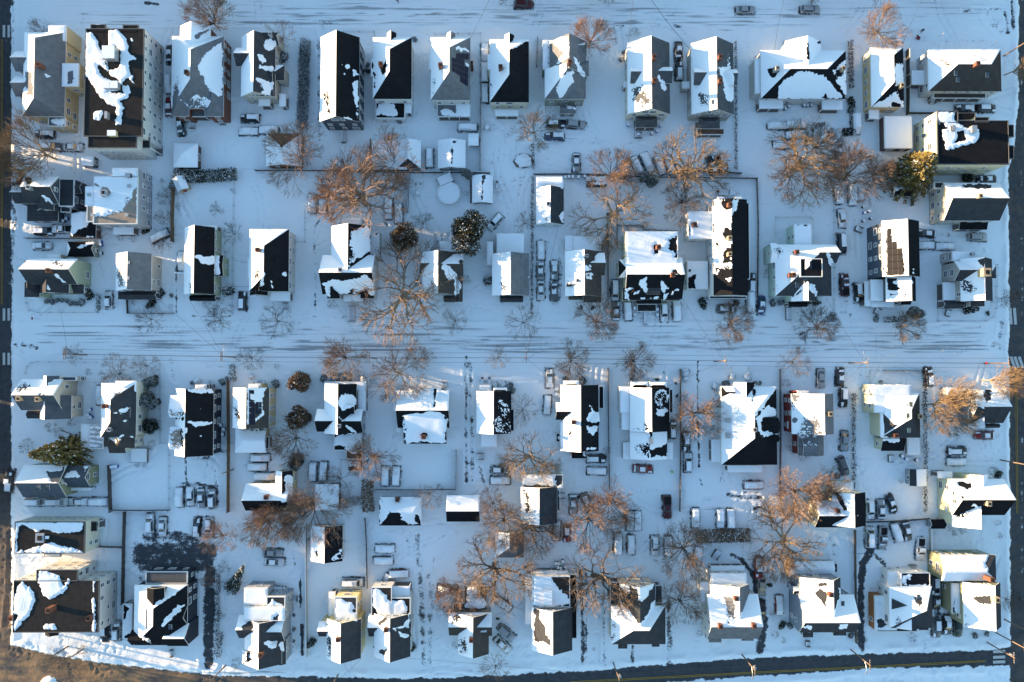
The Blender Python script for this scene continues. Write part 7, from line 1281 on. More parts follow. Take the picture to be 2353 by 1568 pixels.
# utility poles
TOPS = {}
def POLE(key, t, x, y, H, label, arms=1, tr_=False, lamp=None):
    g = G(t, x, y); o = empty('utility_pole', (g[0], g[1], 0)); tag(o, label, 'utility pole', 'timber poles along the streets')
    mb = MB(); mb.tube([(0, 0, -.1), (0, 0, H)], [.17, .11], 8); mb.build('pole', POLEW, o)
    for k in range(arms):
        mb = MB(); mb.box(-.06, -1.2, H - .5 - k * .8, .06, 1.2, H - .38 - k * .8)
        for s in (-1.1, -.6, .6, 1.1): mb.tube([(0, s, H - .38 - k * .8), (0, s, H - .2 - k * .8)], .05, 5, 1)
        mb.build('crossarm', [POLEW, nmat('insulator', (.4, .4, .42), .3, .1)], o)
    if tr_: mb = MB(); mb.tube([(.42, 0, H - 2.6), (.42, 0, H - 1.5)], .3, 10); mb.build('transformer', METAL, o)
    if lamp is not None:
        a = R_(lamp); mb = MB(); e = (math.cos(a) * 2.4, math.sin(a) * 2.4, H - 2.2); mb.tube([(0, 0, H - 3), (e[0] * .5, e[1] * .5, H - 2.2), e], .04, 5); mb.build('lamp_arm', METAL, o)
        mb = MB(); mb.box(-.15, -.35, -.1, .15, .35, .06); mb.build('lamp_head', METAL, o, e, a + math.pi / 2)
    TOPS[key] = Vector((g[0], g[1], H))
POLE('a', '02', 800, 128, 10.5, 'timber pole with crossarms over a small tree at the left end of the middle street', 2)
POLE('b', '02', 2168, 150, 10.5, 'timber pole with street lamp in front of the navy house', 2, lamp=90)
POLE('c', '12', 1108, 160, 10.5, 'timber pole between the kerb trees above the blue-grey house', 1)
POLE('d', '22', 122, 160, 10.5, 'timber pole with street lamp near the centre of the middle street', 1, lamp=90)
POLE('e', '22', 1860, 188, 10.5, 'timber pole with transformer in front of the large pyramid-roofed house', 1, True)
POLE('f', '32', 745, 203, 10.5, 'timber pole with transformer and lamp in front of the red-walled house', 1, True, 90)
POLE('g', '32', 1985, 208, 10, 'timber pole leaning into view beside the right crosswalk', 1)
POLE('h', '32', 2135, 1095, 10.5, 'timber pole on the right avenue kerb above the pale yellow house', 1)
POLE('i', '33', 760, 1270, 10.5, 'timber pole beside the lower road in front of the slate blue house', 1, lamp=270)
POLE('j', '33', 2015, 1205, 10.5, 'timber pole at the lower right corner crosswalk', 1, True)
POLE('k', '33', 2095, 1115, 11, 'tall timber pole just above the lower right corner pole', 1)
POLE('l', '33', 2172, 993, 10, 'timber pole on the right avenue beside the olive house', 1)
POLE('m', '23', 930, 1390, 10.5, 'timber pole with transformer on the lower road before the X-roofed house', 1, True)
POLE('n', '23', 2112, 1315, 10.5, 'timber pole with lamp on the lower road before the grey-front house', 1, True, 270)
POLE('o', '13', 755, 1500, 10.5, 'timber pole on the lower road below the pale yellow gabled house', 1)
POLE('p', '03', 2075, 1415, 10.5, 'timber pole on the lower road right of the black driveway strip', 1)
POLE('q', '03', 625, 1240, 13, 'tall timber pole on the bank above the sandy road', 2)
POLE('r', '03', 770, 1262, 9, 'short timber pole beside the sparse dark tree', 0)
POLE('s', '30', 2170, 515, 11, 'timber pole at the right avenue in the upper right corner', 1)
POLE('t', '02', 2150, 1180, 8, 'plain pole on the brown board fence behind the navy house', 0)
POLE('u', '03', 110, 1040, 9, 'pole beside the large flat apartment block on the left road', 0)
WIRE = nmat('cable_black', (.02, .02, .022), .6, .1)
def CABLE(a, b_, label, r=.025, sag=.6):
    c = (a + b_) / 2; pts = [a.lerp(b_, i / 10) - c - Vector((0, 0, 4 * sag * (i / 10) * (1 - i / 10))) for i in range(11)]
    mb = MB(); mb.tube(pts, r, 4); tag(mb.build('power_cable', WIRE, None, c), label, 'cable', 'overhead cables')
chain = 'abcdefg'
nmz = {'a': 'left-end pole', 'b': 'navy house pole', 'c': 'kerb-tree pole', 'd': 'central lamp pole', 'e': 'pyramid-house pole', 'f': 'red-house pole', 'g': 'right crosswalk pole'}
for p, q_ in zip(chain[:-1], chain[1:]):
    for off, w in ((-1.1, 'upper'), (1.1, 'lower')): CABLE(TOPS[p] + Vector((0, off, -.2)), TOPS[q_] + Vector((0, off, -.2)), '%s street cable from the %s to the %s' % (w, nmz[p], nmz[q_]))
    CABLE(TOPS[p] + Vector((0, 0, -2.6)), TOPS[q_] + Vector((0, 0, -2.6)), 'thick telephone cable from the %s to the %s' % (nmz[p], nmz[q_]), .05, .8)
for p, q_, w in (('q', 'p', 'sandy road bank'), ('p', 'o', 'black driveway strip'), ('m', 'n', 'X-roofed house'), ('n', 'i', 'grey-front house'), ('i', 'j', 'slate blue house')):
    CABLE(TOPS[p] + Vector((0, 1, -.2)), TOPS[q_] + Vector((0, 1, -.2)), 'cable along the lower road starting beside the ' + w)
def DROP(key, t, x, y, z, label): CABLE(TOPS[key] + Vector((0, 0, -2)), Vector(G(t, x, y, z)), label, .022, .4)
DROP('c', '11', 745, 1240, 5, 'service cable dropping to the cross-gabled house'); DROP('d', '21', 430, 500, 4.5, 'service cable dropping to the white cottage'); DROP('e', '21', 1570, 1180, 6, 'service cable dropping to the broad yellow house')
DROP('e', '22', 1425, 420, 6, 'service cable dropping to the twin-bay white house'); DROP('e', '21', 1800, 1160, 7, 'service cable dropping to the long white house'); DROP('d', '22', 445, 420, 6, 'service cable dropping to the white gabled black-roofed house')
DROP('f', '31', 530, 1160, 6, 'service cable dropping to the mint green house'); DROP('f', '32', 600, 490, 6, 'service cable dropping to the red-walled house'); DROP('b', '01', 1740, 1190, 5, 'service cable dropping to the narrow green-sided house'); DROP('a', '01', 540, 1240, 5, 'service cable dropping to the sage green corner house')
DROP('b', '01', 1450, 1180, 5, 'service cable dropping to the plain grey gabled house'); DROP('q', '03', 860, 1115, 8, 'service cable dropping to the large flat apartment block'); DROP('o', '13', 970, 1350, 6, 'service cable dropping to the pale yellow gabled house'); DROP('m', '13', 1115, 1330, 6, 'service cable dropping to the house with the curl of snow')
_a = Vector(G('20', 1240, -60, 10))
CABLE(_a, Vector(G('20', 1640, 460, 6)), 'thick service cable from the top edge to the dark grey dormered house', .05); CABLE(_a + Vector((-3, 0, 0)), Vector(G('20', 1070, 390, 6)), 'service cable from the top edge to the cream twin-chimney house', .03)
CABLE(Vector(G('30', 1430, -30, 10)), Vector(G('30', 1225, 440, 5)), 'service cable from the top edge to the narrow olive-tan house', .03); CABLE(Vector(G('30', 150, -30, 10)), Vector(G('30', 60, 460, 5)), 'service cable from the top edge to the wide two-family house', .03); CABLE(Vector(G('10', 2150, -20, 10)), Vector(G('10', 1960, 370, 6)), 'service cable from the top edge to the solar-roofed off-white house', .03)
# street signs
def SIGN(t, x, y, H, label, col, cat, n=8):
    g = G(t, x, y); o = empty('street_sign', (g[0], g[1], 0)); tag(o, label, cat, 'signs along the kerbs')
    mb = MB(); mb.tube([(0, 0, 0), (0, 0, H)], .035, 6); mb.build('post', METAL, o)
    mb = MB(); mb.tube([(-.05, 0, H - .3), (-.09, 0, H - .3)], .38, n); mb.build('sign_plate', nmat('sign_' + col, dict(red=(.35, .02, .02), white=(.6, .6, .6))[col], .5, .05), o)
SIGN('01', 345, 1366, 2.4, 'red octagonal stop sign by the left end of the middle street', 'red', 'stop sign'); SIGN('32', 1962, 205, 2.4, 'red octagonal stop sign by the right end of the middle street', 'red', 'stop sign')
SIGN('30', 1562, 343, 2.6, 'small parking sign on a thin post right of the snow-clearing person', 'white', 'street sign', 6); SIGN('30', 2050, 425, 2.6, 'small parking sign on a thin post above the brown hip-roofed house', 'white', 'street sign', 6); SIGN('31', 1900, 1446, 2.6, 'small street sign at the right end of the middle street kerb', 'white', 'street sign', 6); SIGN('32', 1560, 90, 2.6, 'small sign on a post in the snowy middle street edge', 'white', 'street sign', 6)
# yard things
def yard(name, label, cat, t, x, y, build, ang=0, group='yard furniture under snow'):
    g = G(t, x, y); o = empty(name, (g[0], g[1], 0), R_(-ang)); tag(o, label, cat, group); build(o); return o
def pool(o):
    n = 12; R = 2.78
    mb = MB(); v = [(R * math.cos(2 * math.pi * (i + .5) / n), R * math.sin(2 * math.pi * (i + .5) / n)) for i in range(n)]
    mb.add([(a, b, 0) for a, b in v] + [(a, b, 1.2) for a, b in v], [(i, (i + 1) % n, n + (i + 1) % n, n + i) for i in range(n)]); mb.build('pool_wall', TRIM, o)
    mb = MB(); mb.add([(a * 1.03, b * 1.03, 1.2) for a, b in v] + [(a * .95, b * .95, 1.2) for a, b in v] + [(a * 1.03, b * 1.03, 1.26) for a, b in v] + [(a * .95, b * .95, 1.26) for a, b in v], [(2 * n + i, 2 * n + (i + 1) % n, 3 * n + (i + 1) % n, 3 * n + i) for i in range(n)] + [(i, (i + 1) % n, 2 * n + (i + 1) % n, 2 * n + i) for i in range(n)]); mb.build('pool_rim', TRIM, o)
    mb = MB(); mb.add([(a * .95, b * .95, 1.18) for a, b in v], [tuple(range(n))]); mb.build('snow_cover', SNOW, o)
yard('round_pool', 'round above-ground pool filled flat with snow', 'pool', '11', 1776, 218, pool)
def deck(w, d, h):
    def f(o):
        mb = MB(); mb.box(-w / 2, -d / 2, 0, w / 2, d / 2, h); mb.build('deck_floor', GREYWOOD, o); mb = MB(); mb.box(-w / 2 + .1, -d / 2 + .1, h + .003, w / 2 - .1, d / 2 - .1, h + .12); mb.build('snow_cover', SNOW, o)
        for a, b, c_, e in ((-w / 2, -d / 2, w / 2, -d / 2), (w / 2, -d / 2, w / 2, d / 2), (-w / 2, d / 2, w / 2, d / 2)):
            mb = MB(); mb.tube([(a, b, h + 1), (c_, e, h + 1)], .05, 5); mb.tube([(a, b, h), (a, b, h + 1)], .05, 5); mb.tube([(c_, e, h), (c_, e, h + 1)], .05, 5); mb.build('railing', TRIM, o)
    return f
yard('pool_deck', 'snowy wooden pool deck with railing above the round pool', 'deck', '11', 1740, 92, deck(3.6, 2.4, 1.2), -24)
yard('wooden_deck', 'square wooden deck with steps right of the cream slate-roofed house rear', 'deck', '02', 1290, 1050, deck(4., 3.4, .8)); yard('wooden_deck', 'low bare wood deck in front of the plain olive yard left of the spruce', 'deck', '02', 600, 870, deck(2.6, 1.8, .3), 20)
def table(o):
    mb = MB(); mb.tube([(0, 0, .68), (0, 0, .74)], .62, 14); mb.build('table_top', GREYWOOD, o); mb = MB(); mb.tube([(0, 0, .742), (0, 0, .9)], [.6, .5], 14); mb.build('snow_cover', SNOW, o)
    for i in range(4): a = math.pi / 2 * i + .4; mb = MB(); mb.tube([(.45 * math.cos(a), .45 * math.sin(a), 0), (.35 * math.cos(a), .35 * math.sin(a), .68)], .03, 5); mb.build('leg', GREYWOOD, o)
def chair(o):
    mb = MB(); mb.box(-.25, -.25, .42, .25, .25, .46); mb.build('seat', GREYWOOD, o); mb = MB(); mb.box(-.25, .22, .46, .25, .27, .95); mb.build('backrest', GREYWOOD, o); mb = MB(); mb.box(-.24, -.24, .463, .24, .21, .6); mb.build('snow_cover', SNOW, o)
    for a in (-.22, .22):
        for b in (-.22, .22): mb = MB(); mb.tube([(a, b, 0), (a, b, .42)], .025, 4); mb.build('leg', GREYWOOD, o)
yard('garden_table', 'round snow-topped garden table in the pool yard', 'table', '11', 1490, 212, table); yard('garden_table', 'round snow-topped table in the fenced yard above the small brown-roofed house', 'table', '11', 1690, 632, table)
yard('garden_table', 'snow-topped garden table below the solar-roofed house fence', 'table', '10', 2125, 1180, table); yard('garden_table', 'round snowy table in the back yard right of the orange-twigged trees', 'table', '11', 1315, 98, table)
for (t, x, y, a, w) in (('10', 2092, 1180, 90, 'left of the garden table below the solar-roofed house'), ('10', 2160, 1195, -90, 'right of the garden table below the solar-roofed house'), ('11', 1282, 115, 60, 'left of the round back yard table'), ('11', 1312, 140, 20, 'below the round back yard table'), ('11', 1372, 165, 30, 'upper one beside the pool yard fence'), ('11', 1388, 188, 40, 'lower one beside the pool yard fence'), ('11', 1930, 215, 0, 'between the pool and the long shed'), ('11', 2228, 212, 40, 'right of the long shed'), ('10', 2312, 1250, 20, 'alone in the open yard right of the wooden fence'), ('10', 2165, 1505, 50, 'alone in the yard below the garden table'), ('11', 1660, 665, 20, 'beside the fenced-yard table')):
    yard('garden_chair', 'snow-topped garden chair ' + w, 'chair', t, x, y, chair, a)
def lounger(o):
    mb = MB(); mb.box(-.3, -.9, .3, .3, .5, .36); mb.box(-.3, .5, .36, .3, 1., .75); mb.build('lounger_seat', GREYWOOD, o); mb = MB(); mb.box(-.28, -.88, .363, .28, .48, .5); mb.build('snow_cover', SNOW, o)
    for a in (-.25, .25):
        for b in (-.8, .4): mb = MB(); mb.tube([(a, b, 0), (a, b, .3)], .03, 4); mb.build('leg', GREYWOOD, o)
yard('garden_lounger', 'snow-covered garden lounger set right of the long shed', 'lounger', '11', 2215, 140, lounger); yard('garden_bench', 'snowy bench on the left before the off-white speckled-roof house', 'bench', '12', 2080, 370, lounger); yard('garden_bench', 'snowy bench on the right before the off-white speckled-roof house', 'bench', '12', 2145, 370, lounger)
def swing(o):
    for x in (-1.4, 1.4):
        mb = MB(); mb.tube([(x, -.8, 0), (x, 0, 2.1), (x, .8, 0)], .05, 5); mb.build('swing_leg', METAL, o)
    mb = MB(); mb.tube([(-1.5, 0, 2.1), (1.5, 0, 2.1)], .05, 5); mb.build('top_bar', METAL, o)
    for x in (-.6, .6): mb = MB(); mb.tube([(x - .2, 0, 2.1), (x - .2, 0, .5)], .012, 3); mb.tube([(x + .2, 0, 2.1), (x + .2, 0, .5)], .012, 3); mb.box(x - .25, -.12, .46, x + .25, .12, .5); mb.build('swing_seat', DARK, o)
yard('swing_set', 'small swing set in the pool yard', 'swing set', '11', 1492, 130, swing)
def boat(o):
    mb = MB(); st = [(-2.3, .85, .3), (-1, .95, .2), (.5, .9, .2), (1.6, .55, .35), (2.2, .08, .6)]
    for x, w, k in st: mb.v += [(x, -w, 1.15), (x, -w * .7, .6), (x, 0, k + .15), (x, w * .7, .6), (x, w, 1.15)]
    for i in range(4):
        for j in range(4): mb.f.append((i * 5 + j, i * 5 + j + 1, (i + 1) * 5 + j + 1, (i + 1) * 5 + j)); mb.m.append(0)
    mb.f.append((4, 3, 2, 1, 0)); mb.m.append(0); mb.build('hull', PAINT['white'], o)
    mb = MB(); mb.v = [(-2.25, -.78, 1.1), (-2.25, .78, 1.1), (.5, -.84, 1.1), (.5, .84, 1.1), (1.6, -.48, 1.12), (1.6, .48, 1.12), (2.1, 0, 1.14), (-.8, 0, 1.28)]; mb.f = [(0, 2, 7), (2, 3, 7), (3, 1, 7), (1, 0, 7), (2, 4, 5, 3), (4, 6, 5)]; mb.m = [0] * 6; mb.build('snow_cover', SNOW, o)
    mb = MB(); mb.box(.2, -.6, 1.1, .28, .6, 1.55); mb.build('windscreen', GLASS, o); mb = MB(); mb.box(-2.75, -.2, .7, -2.3, .2, 1.5); mb.build('outboard_motor', DARK, o)
    mb = MB(); mb.box(-2., -.7, .45, 1.5, -.6, .55); mb.box(-2., .6, .45, 1.5, .7, .55); mb.tube([(1.5, 0, .5), (3.1, 0, .5)], .06, 5); mb.build('trailer_frame', METAL, o)
    for s in (-.85, .85): mb = MB(); mb.tube([(-.8, s - .1, .3), (-.8, s + .1, .3)], .3, 10); mb.build('wheel', RUB, o)
yard('motorboat', 'snow-covered motorboat on a trailer behind the long white house', 'boat', '21', 1975, 210, boat, 4, 'boats and bins')
def heap(o):
    rr_ = random.Random(5); mb = MB(); n = 16
    for k in range(6):
        f = k / 5
        for i in range(n): a = 2 * math.pi * i / n; R = (2.3 - 1.9 * f ** 1.4) * (1 + .16 * rr_.uniform(-1, 1)); mb.v.append((R * math.cos(a), R * .8 * math.sin(a), 1.9 * f ** .8))
    for k in range(5):
        for i in range(n): mb.f.append((k * n + i, k * n + (i + 1) % n, (k + 1) * n + (i + 1) % n, (k + 1) * n + i)); mb.m.append(1 if k else 0)
    mb.f.append(tuple(5 * n + i for i in range(n))); mb.m.append(1); mb.build('tent_cover', [GREYWOOD, SNOW], o)
yard('covered_heap', 'snow-laden tarpaulin tent left of the tan tree in the upper middle yards', 'tarp tent', '20', 105, 1485, heap, 0)
def play(o):
    for i in range(6):
        a = math.pi / 3 * i; mb = MB(); mb.tube([(1.5 * math.cos(a), 1.5 * math.sin(a), 0), (1.2 * math.cos(a), 1.2 * math.sin(a), .9), (.4 * math.cos(a), .4 * math.sin(a), 1.5), (-.4 * math.cos(a), -.4 * math.sin(a), 1.5)], .025, 4); mb.build('dome_bar', METAL, o)
    for z, R in ((.9, 1.2), (1.4, .6)): mb = MB(); mb.tube([(R * math.cos(i * math.pi / 6), R * math.sin(i * math.pi / 6), z) for i in range(13)], .025, 4); mb.build('dome_ring', METAL, o)
yard('climbing_dome', 'metal climbing dome below the tan two-storey house cars', 'climbing frame', '00', 692, 1520, play)
# playhouse (rotated, red door)
g = G('01', 1690, 140); ph = empty('playhouse', (g[0], g[1], 0), R_(24)); tag(ph, 'small tan playhouse with white roof and red door beside the evergreen hedge', 'playhouse', 'garages and sheds in the back yards')
mb = MB(); mb.add([(-1.3, -1.6, 0), (1.3, -1.6, 0), (1.3, 1.6, 0), (-1.3, 1.6, 0), (-1.3, -1.6, 1.9), (1.3, -1.6, 1.9), (1.3, 1.6, 1.9), (-1.3, 1.6, 1.9), (0, -1.6, 2.8), (0, 1.6, 2.8)], [(0, 1, 5, 8, 4), (1, 2, 6, 5), (2, 3, 7, 9, 6), (3, 0, 4, 7)]); mb.build('wall', wallm('tan'), ph)
for nm, dz, mt in (('roof', 0, roofm('charcoal')), ('roof_snow', .12, SNOW)):
    mb = MB(); e = .0 if dz == 0 else .05
    mb.add([(-1.5 + e, -1.8 + e, 1.8 + dz), (-1.5 + e, 1.8 - e, 1.8 + dz), (0, 1.8 - e, 2.87 + dz), (0, -1.8 + e, 2.87 + dz), (1.5 - e, -1.8 + e, 1.8 + dz), (1.5 - e, 1.8 - e, 1.8 + dz)], [(0, 3, 2, 1), (3, 4, 5, 2)]); mb.build(nm, mt, ph)
mb = MB(); mb.box(-.4, -1.66, .05, .4, -1.605, 1.6); mb.build('door', nmat('red_door', (.25, .02, .02), .5, .1), ph); obj('window', window_mesh(.7, .8, TRIM, False), ph, (1.31, 0, 1.1), math.pi / 2)
# bins
BINM = {}
def BIN(t, x, y, col, label):
    if col not in BINM:
        mb = MB(); mb.add([(-.25, -.28, 0), (.25, -.28, 0), (.25, .28, 0), (-.25, .28, 0), (-.31, -.36, 1.), (.31, -.36, 1.), (.31, .36, 1.), (-.31, .36, 1.)], [(0, 1, 5, 4), (1, 2, 6, 5), (2, 3, 7, 6), (3, 0, 4, 7), (3, 2, 1, 0)]); a = mb.mesh('bin_body', nmat('bin_' + col, dict(blue=(.02, .08, .3), black=(.015, .015, .017), grey=(.12, .12, .13), green=(.02, .06, .03))[col], .5, .1))
        mb = MB(); mb.box(-.33, -.4, 1., .33, .38, 1.07); b_ = mb.mesh('bin_lid', a.materials[0]); mb = MB(); mb.box(-.3, -.36, 1.073, .3, .34, 1.2); BINM[col] = (a, b_, mb.mesh('snow_cover', SNOW))
    g = G(t, x, y); o = empty('wheelie_bin', (g[0], g[1], 0), (x % 7) * .1); tag(o, label, 'bin', 'bins beside the houses')
    for nm, me in zip(('bin_body', 'bin_lid', 'snow_cover'), BINM[col]): obj(nm, me, o)
for where, ax, L in (('right of the beige-brown corner house', 'y', [('02', 845, 630, 'blue'), ('02', 830, 680, 'blue'), ('02', 852, 700, 'blue')]), ('behind the dark slate corner house', 'x', [('01', 575, 450, 'black'), ('01', 600, 470, 'black'), ('01', 630, 450, 'blue')]), ('beside the small hip-roofed garage', 'y', [('01', 938, 660, 'blue'), ('01', 942, 690, 'blue'), ('01', 945, 765, 'black')]),
    ('below the empty snowy yard', 'x', [('02', 1042, 1155, 'blue'), ('02', 1065, 1150, 'blue'), ('02', 1085, 1150, 'blue')]), ('along the white cottage fence', 'x', [('21', 488, 70, 'grey'), ('21', 520, 65, 'grey'), ('21', 555, 68, 'black'), ('21', 610, 68, 'grey'), ('21', 665, 62, 'black')]), ('behind the square back-lot house', 'x', [('23', 400, 468, 'grey'), ('23', 425, 470, 'grey'), ('23', 420, 505, 'grey'), ('23', 465, 450, 'black'), ('23', 488, 500, 'grey'), ('23', 445, 512, 'black')]),
    ('below the mint green house drive', 'y', [('31', 865, 340, 'black'), ('31', 875, 395, 'blue'), ('31', 915, 382, 'grey'), ('31', 935, 445, 'black'), ('31', 866, 470, 'grey')]), ('along the grey triple-decker rear wall', 'x', [('13', 165, 692, 'grey'), ('13', 190, 692, 'grey'), ('13', 215, 693, 'grey'), ('13', 240, 694, 'grey'), ('13', 272, 695, 'grey')]), ('right of the cream twin-chimney house', 'x', [('20', 1360, 1165, 'blue'), ('20', 1330, 1215, 'blue'), ('20', 1280, 1235, 'black'), ('20', 1155, 1245, 'blue'), ('20', 1063, 1158, 'blue')]),
    ('behind the wide two-family house', 'x', [('30', 150, 1010, 'grey'), ('30', 180, 990, 'grey'), ('30', 320, 980, 'grey'), ('30', 350, 980, 'grey'), ('30', 385, 978, 'grey')]), ('by the yellow house front steps', 'x', [('21', 1122, 1270, 'grey'), ('21', 1122, 1330, 'grey'), ('21', 1330, 1280, 'grey'), ('21', 1330, 1330, 'grey')]), ('beside the brown-board fence navy house', 'y', [('02', 2040, 770, 'grey'), ('02', 2070, 810, 'grey'), ('02', 2060, 855, 'black')]), ('behind the pale green house', 'x', [('32', 1215, 1055, 'black'), ('32', 1255, 1080, 'blue'), ('32', 1350, 1095, 'black')]), ('on the yellow apartment block balcony side', 'x', [('30', 1775, 1070, 'blue'), ('30', 1830, 1072, 'blue'), ('30', 1885, 1072, 'blue')])):
    by = {}
    for b_ in L: by.setdefault(b_[3], []).append(b_)
    for c, bl in by.items():
        bl.sort(key=lambda b_: b_[1 if ax == 'x' else 2])
        for i, b_ in enumerate(bl): BIN(b_[0], b_[1], b_[2], c, 'snow-topped %s wheelie bin %s%s' % (c, where, ordlab(i, len(bl), ax)))
# people
SKIN = nmat('skin', (.45, .27, .2), .6, .1); 
def limbmesh(name, chains, mat, parent, lv=1):
    v = []; e = []; rad = []
    for ch in chains:
        pr = None
        for p, r in ch:
            key = next((i for i, w in enumerate(v) if (Vector(w) - Vector(p)).length < 1e-5), None)
            if key is None: v.append(p); rad.append(r); key = len(v) - 1
            if pr is not None: e.append((pr, key))
            pr = key
    me = bpy.data.meshes.new(name); me.from_pydata(v, e, []); o = bpy.data.objects.new(name, me); COL.objects.link(o); o.parent = parent; me.materials.append(mat)
    m = o.modifiers.new('skin', 'SKIN'); m.use_smooth_shade = True; s = o.modifiers.new('sub', 'SUBSURF'); s.levels = lv; s.render_levels = lv
    if not me.skin_vertices: me.skin_vertices.new()
    for i, r in enumerate(rad): me.skin_vertices[0].data[i].radius = (r, r)
    me.skin_vertices[0].data[0].use_root = True
    return o
def PERSON(t, x, y, ang, label, jack, trou, stride=.22, reach=.35):
    g = G(t, x, y); o = empty('person', (g[0], g[1], 0), R_(ang)); tag(o, label, 'person', 'people out in the snow')
    pel, ch, nk = (0, 0, .95), (.04, 0, 1.35), (.05, 0, 1.5)
    hands = []
    def arm(s, g_=0.): return [((.04, s * .17, 1.42), .06 + g_), ((reach * .4, s * .26, 1.18), .047 + g_), ((reach, s * .2, 1.08), .036 + g_)]
    def leg(s, g_=0.): return [((0, s * .1, .9), .085 + g_), ((stride * s * .6 + .03, s * .11, .5), .062 + g_), ((stride * s, s * .11, .09), .045 + g_)]
    fing = []
    for s in (-1, 1):
        hx, hy, hz = reach + .07, s * .2, 1.05
        fing.append([((reach, s * .2, 1.08), .036), ((hx, hy, hz), .032)])
        for k in range(4): fing.append([((hx, hy, hz), .032), ((hx + .05, hy + (k - 1.5) * .021, hz - .01), .01), ((hx + .085 - abs(k - 1.3) * .008, hy + (k - 1.5) * .023, hz - .045), .0085)])
        fing.append([((hx, hy, hz), .032), ((hx + .02, hy - s * .045, hz - .005), .011), ((hx + .05, hy - s * .055, hz - .03), .009)])
    head = [(nk, .055), ((.06, 0, 1.58), .07), ((.07, 0, 1.66), .095), ((.065, 0, 1.74), .085)]
    face = [[((.07, 0, 1.66), .095), ((.165, 0, 1.645), .018)], [((.07, 0, 1.66), .095), ((.06, .1, 1.65), .02)], [((.07, 0, 1.66), .095), ((.06, -.1, 1.65), .02)]]
    limbmesh('body', [[(pel, .14), ((.02, 0, 1.15), .14), (ch, .15), (nk, .055)], head] + face + [[(ch, .15)] + arm(s) for s in (-1, 1)] + fing + [[(pel, .14)] + leg(s) + [((stride * s + .16, s * .11, .05), .04)] for s in (-1, 1)], SKIN, o)
    limbmesh('jacket', [[((0, 0, .92), .165), ((.02, 0, 1.15), .17), ((.04, 0, 1.36), .175), ((.05, 0, 1.46), .1)]] + [[((.04, 0, 1.36), .175)] + arm(s, .03) for s in (-1, 1)], jack, o)
    limbmesh('trousers', [[((0, 0, .97), .15), ((0, 0, .9), .14)]] + [[((0, 0, .9), .14)] + leg(s, .025) for s in (-1, 1)], trou, o)
    for s in (-1, 1): limbmesh('boot', [[((stride * s, s * .11, .16), .07), ((stride * s + .02, s * .11, .06), .062), ((stride * s + .17, s * .11, .05), .05)]], DARK, o)
    limbmesh('knit_hat', [[((.06, 0, 1.7), .107), ((.06, 0, 1.78), .085), ((.055, 0, 1.82), .03)]], jack if jack is not SKIN else DARK, o)
    mb = MB()
    for s in (-1, 1): mb.tube([(.155, s * .035, 1.675), (.168, s * .035, 1.675)], .012, 8)
    mb.build('eyes', DARK, o); mb = MB(); mb.box(.155, -.028, 1.6, .166, .028, 1.61); mb.build('mouth', nmat('lips', (.3, .1, .09), .6, .1), o)
    return o
CLB = nmat('black_cloth', (.012, .013, .016), .85, .2); CLY = nmat('hi_vis_yellow_cloth', (.5, .62, .04), .7, .1); CLN = nmat('navy_trousers', (.02, .025, .04), .85, .2)
PERSON('30', 1403, 292, -115, 'person in black clothes pushing a red snow blower on the upper street', CLB, CLB, .2, .42)
PERSON('22', 1463, 1198, -65, 'person in a bright yellow-green jacket walking below the twin-bay white house', CLY, CLN)
PERSON('10', 1304, 18, -80, 'person in black walking at the top edge of the upper street', CLB, CLB, .28, .15)
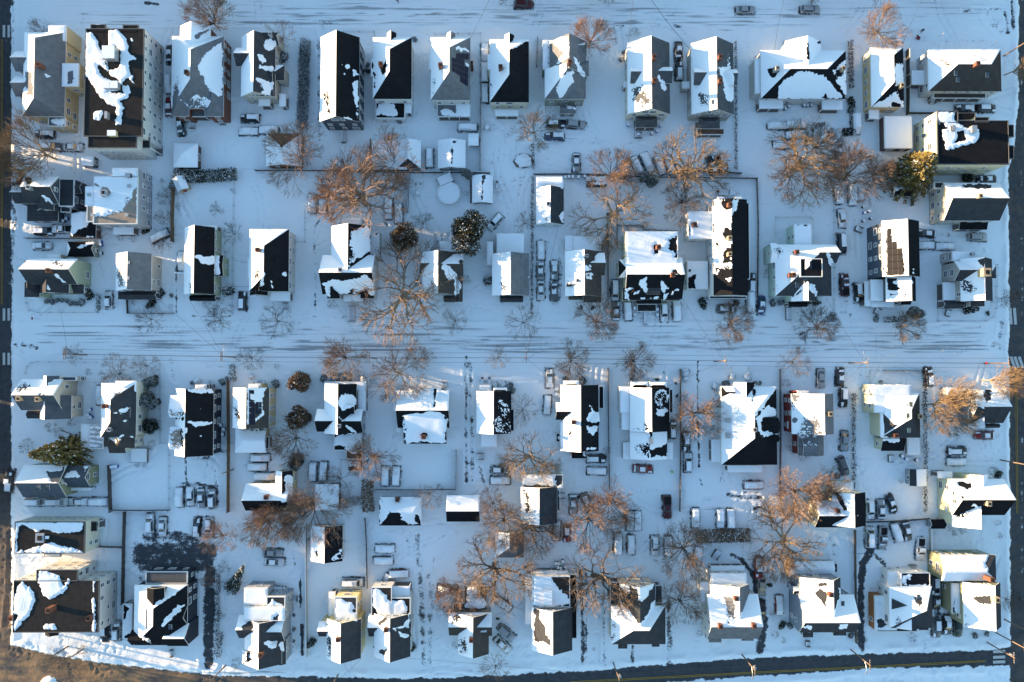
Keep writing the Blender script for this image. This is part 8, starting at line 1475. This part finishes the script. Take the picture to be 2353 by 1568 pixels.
def blower(o):
    mb = MB(); mb.box(-.35, -.28, .2, .25, .28, .62); mb.build('engine_housing', PAINT['red'], o); mb = MB(); mb.box(-.3, -.25, .622, .15, .25, .68); mb.build('snow_cover', SNOW, o)
    mb = MB(); mb.add([(.3, -.4, .05), (.75, -.45, .05), (.75, -.45, .55), (.3, -.4, .55), (.3, .4, .05), (.75, .45, .05), (.75, .45, .55), (.3, .4, .55)], [(0, 1, 2, 3), (7, 6, 5, 4), (3, 2, 6, 7), (4, 0, 3, 7), (0, 4, 5, 1)]); mb.build('auger_housing', PAINT['red'], o)
    mb = MB(); mb.tube([(.5, -.4, .28), (.5, .4, .28)], .14, 8); mb.build('auger', METAL, o); mb = MB(); mb.tube([(.4, 0, .55), (.4, 0, .9), (.55, .15, 1.05)], .1, 8); mb.build('chute', PAINT['black'], o)
    for s in (-.25, .25): mb = MB(); mb.tube([(-.3, s, .5), (-1., s, 1.05)], .02, 5); mb.build('handle', METAL, o); mb = MB(); mb.tube([(-.1, s * 1.3 - .07, .2), (-.1, s * 1.3 + .07, .2)], .2, 10); mb.build('wheel', RUB, o)
g = G('30', 1403, 292); a_ = R_(-115); ob = empty('snow_blower', (g[0] + math.cos(a_) * 1.45, g[1] + math.sin(a_) * 1.45, 0), a_); tag(ob, 'red walk-behind snow blower with a grey top pushed by the person in black', 'snow blower'); blower(ob)
# ------------------------------------------------------------------ unseen houses added just outside the picture, across the roads, to shade the streets
for i, (x, y, w, h, ax) in enumerate([(-700, 120, 380, 560, 'y'), (-760, 780, 460, 330, 'x'), (-700, 1330, 360, 520, 'y'), (-760, 1990, 440, 340, 'x'), (-690, 2500, 380, 420, 'y'), (-760, 3240, 460, 330, 'x'), (-700, 3760, 360, 520, 'y'), (-760, 4420, 440, 340, 'x'), (-1500, 300, 420, 520, 'y'), (-1500, 1100, 420, 520, 'y'), (-1500, 1900, 420, 520, 'y'), (-1500, 2700, 420, 520, 'y'), (-1500, 3500, 420, 520, 'y'), (-1500, -520, 420, 520, 'y'), (-900, -640, 420, 480, 'y'), (-2300, -300, 420, 620, 'y')]):
    BLD('00', 'house', 'gabled house across the left road beyond the picture edge, number %s from the top' % ORD[min(i, 7)] if i < 8 else 'gabled house of the second row beyond the left road, %s from the top' % ORD[i - 8], ['beige', 'white', 'gray', 'cream'][i % 4], ['charcoal', 'gray', 'black'][i % 3], [W(x, y, x + w, y + h, 6.5, ax, s='LT', r=4)], group='unseen houses added across the left road')
for i, x in enumerate(range(-300, 9200, 620)):
    BLD('00', 'house', 'gabled house across the upper street beyond the picture, %s from the left' % (ORD + ['thirteenth', 'fourteenth', 'fifteenth', 'sixteenth'])[i], ['white', 'beige', 'slate', 'cream'][i % 4], ['black', 'charcoal', 'gray'][i % 3], [W(x, -900, x + 360, -360, 6.5, 'y', s='LT', r=4)], group='unseen houses added across the upper street')
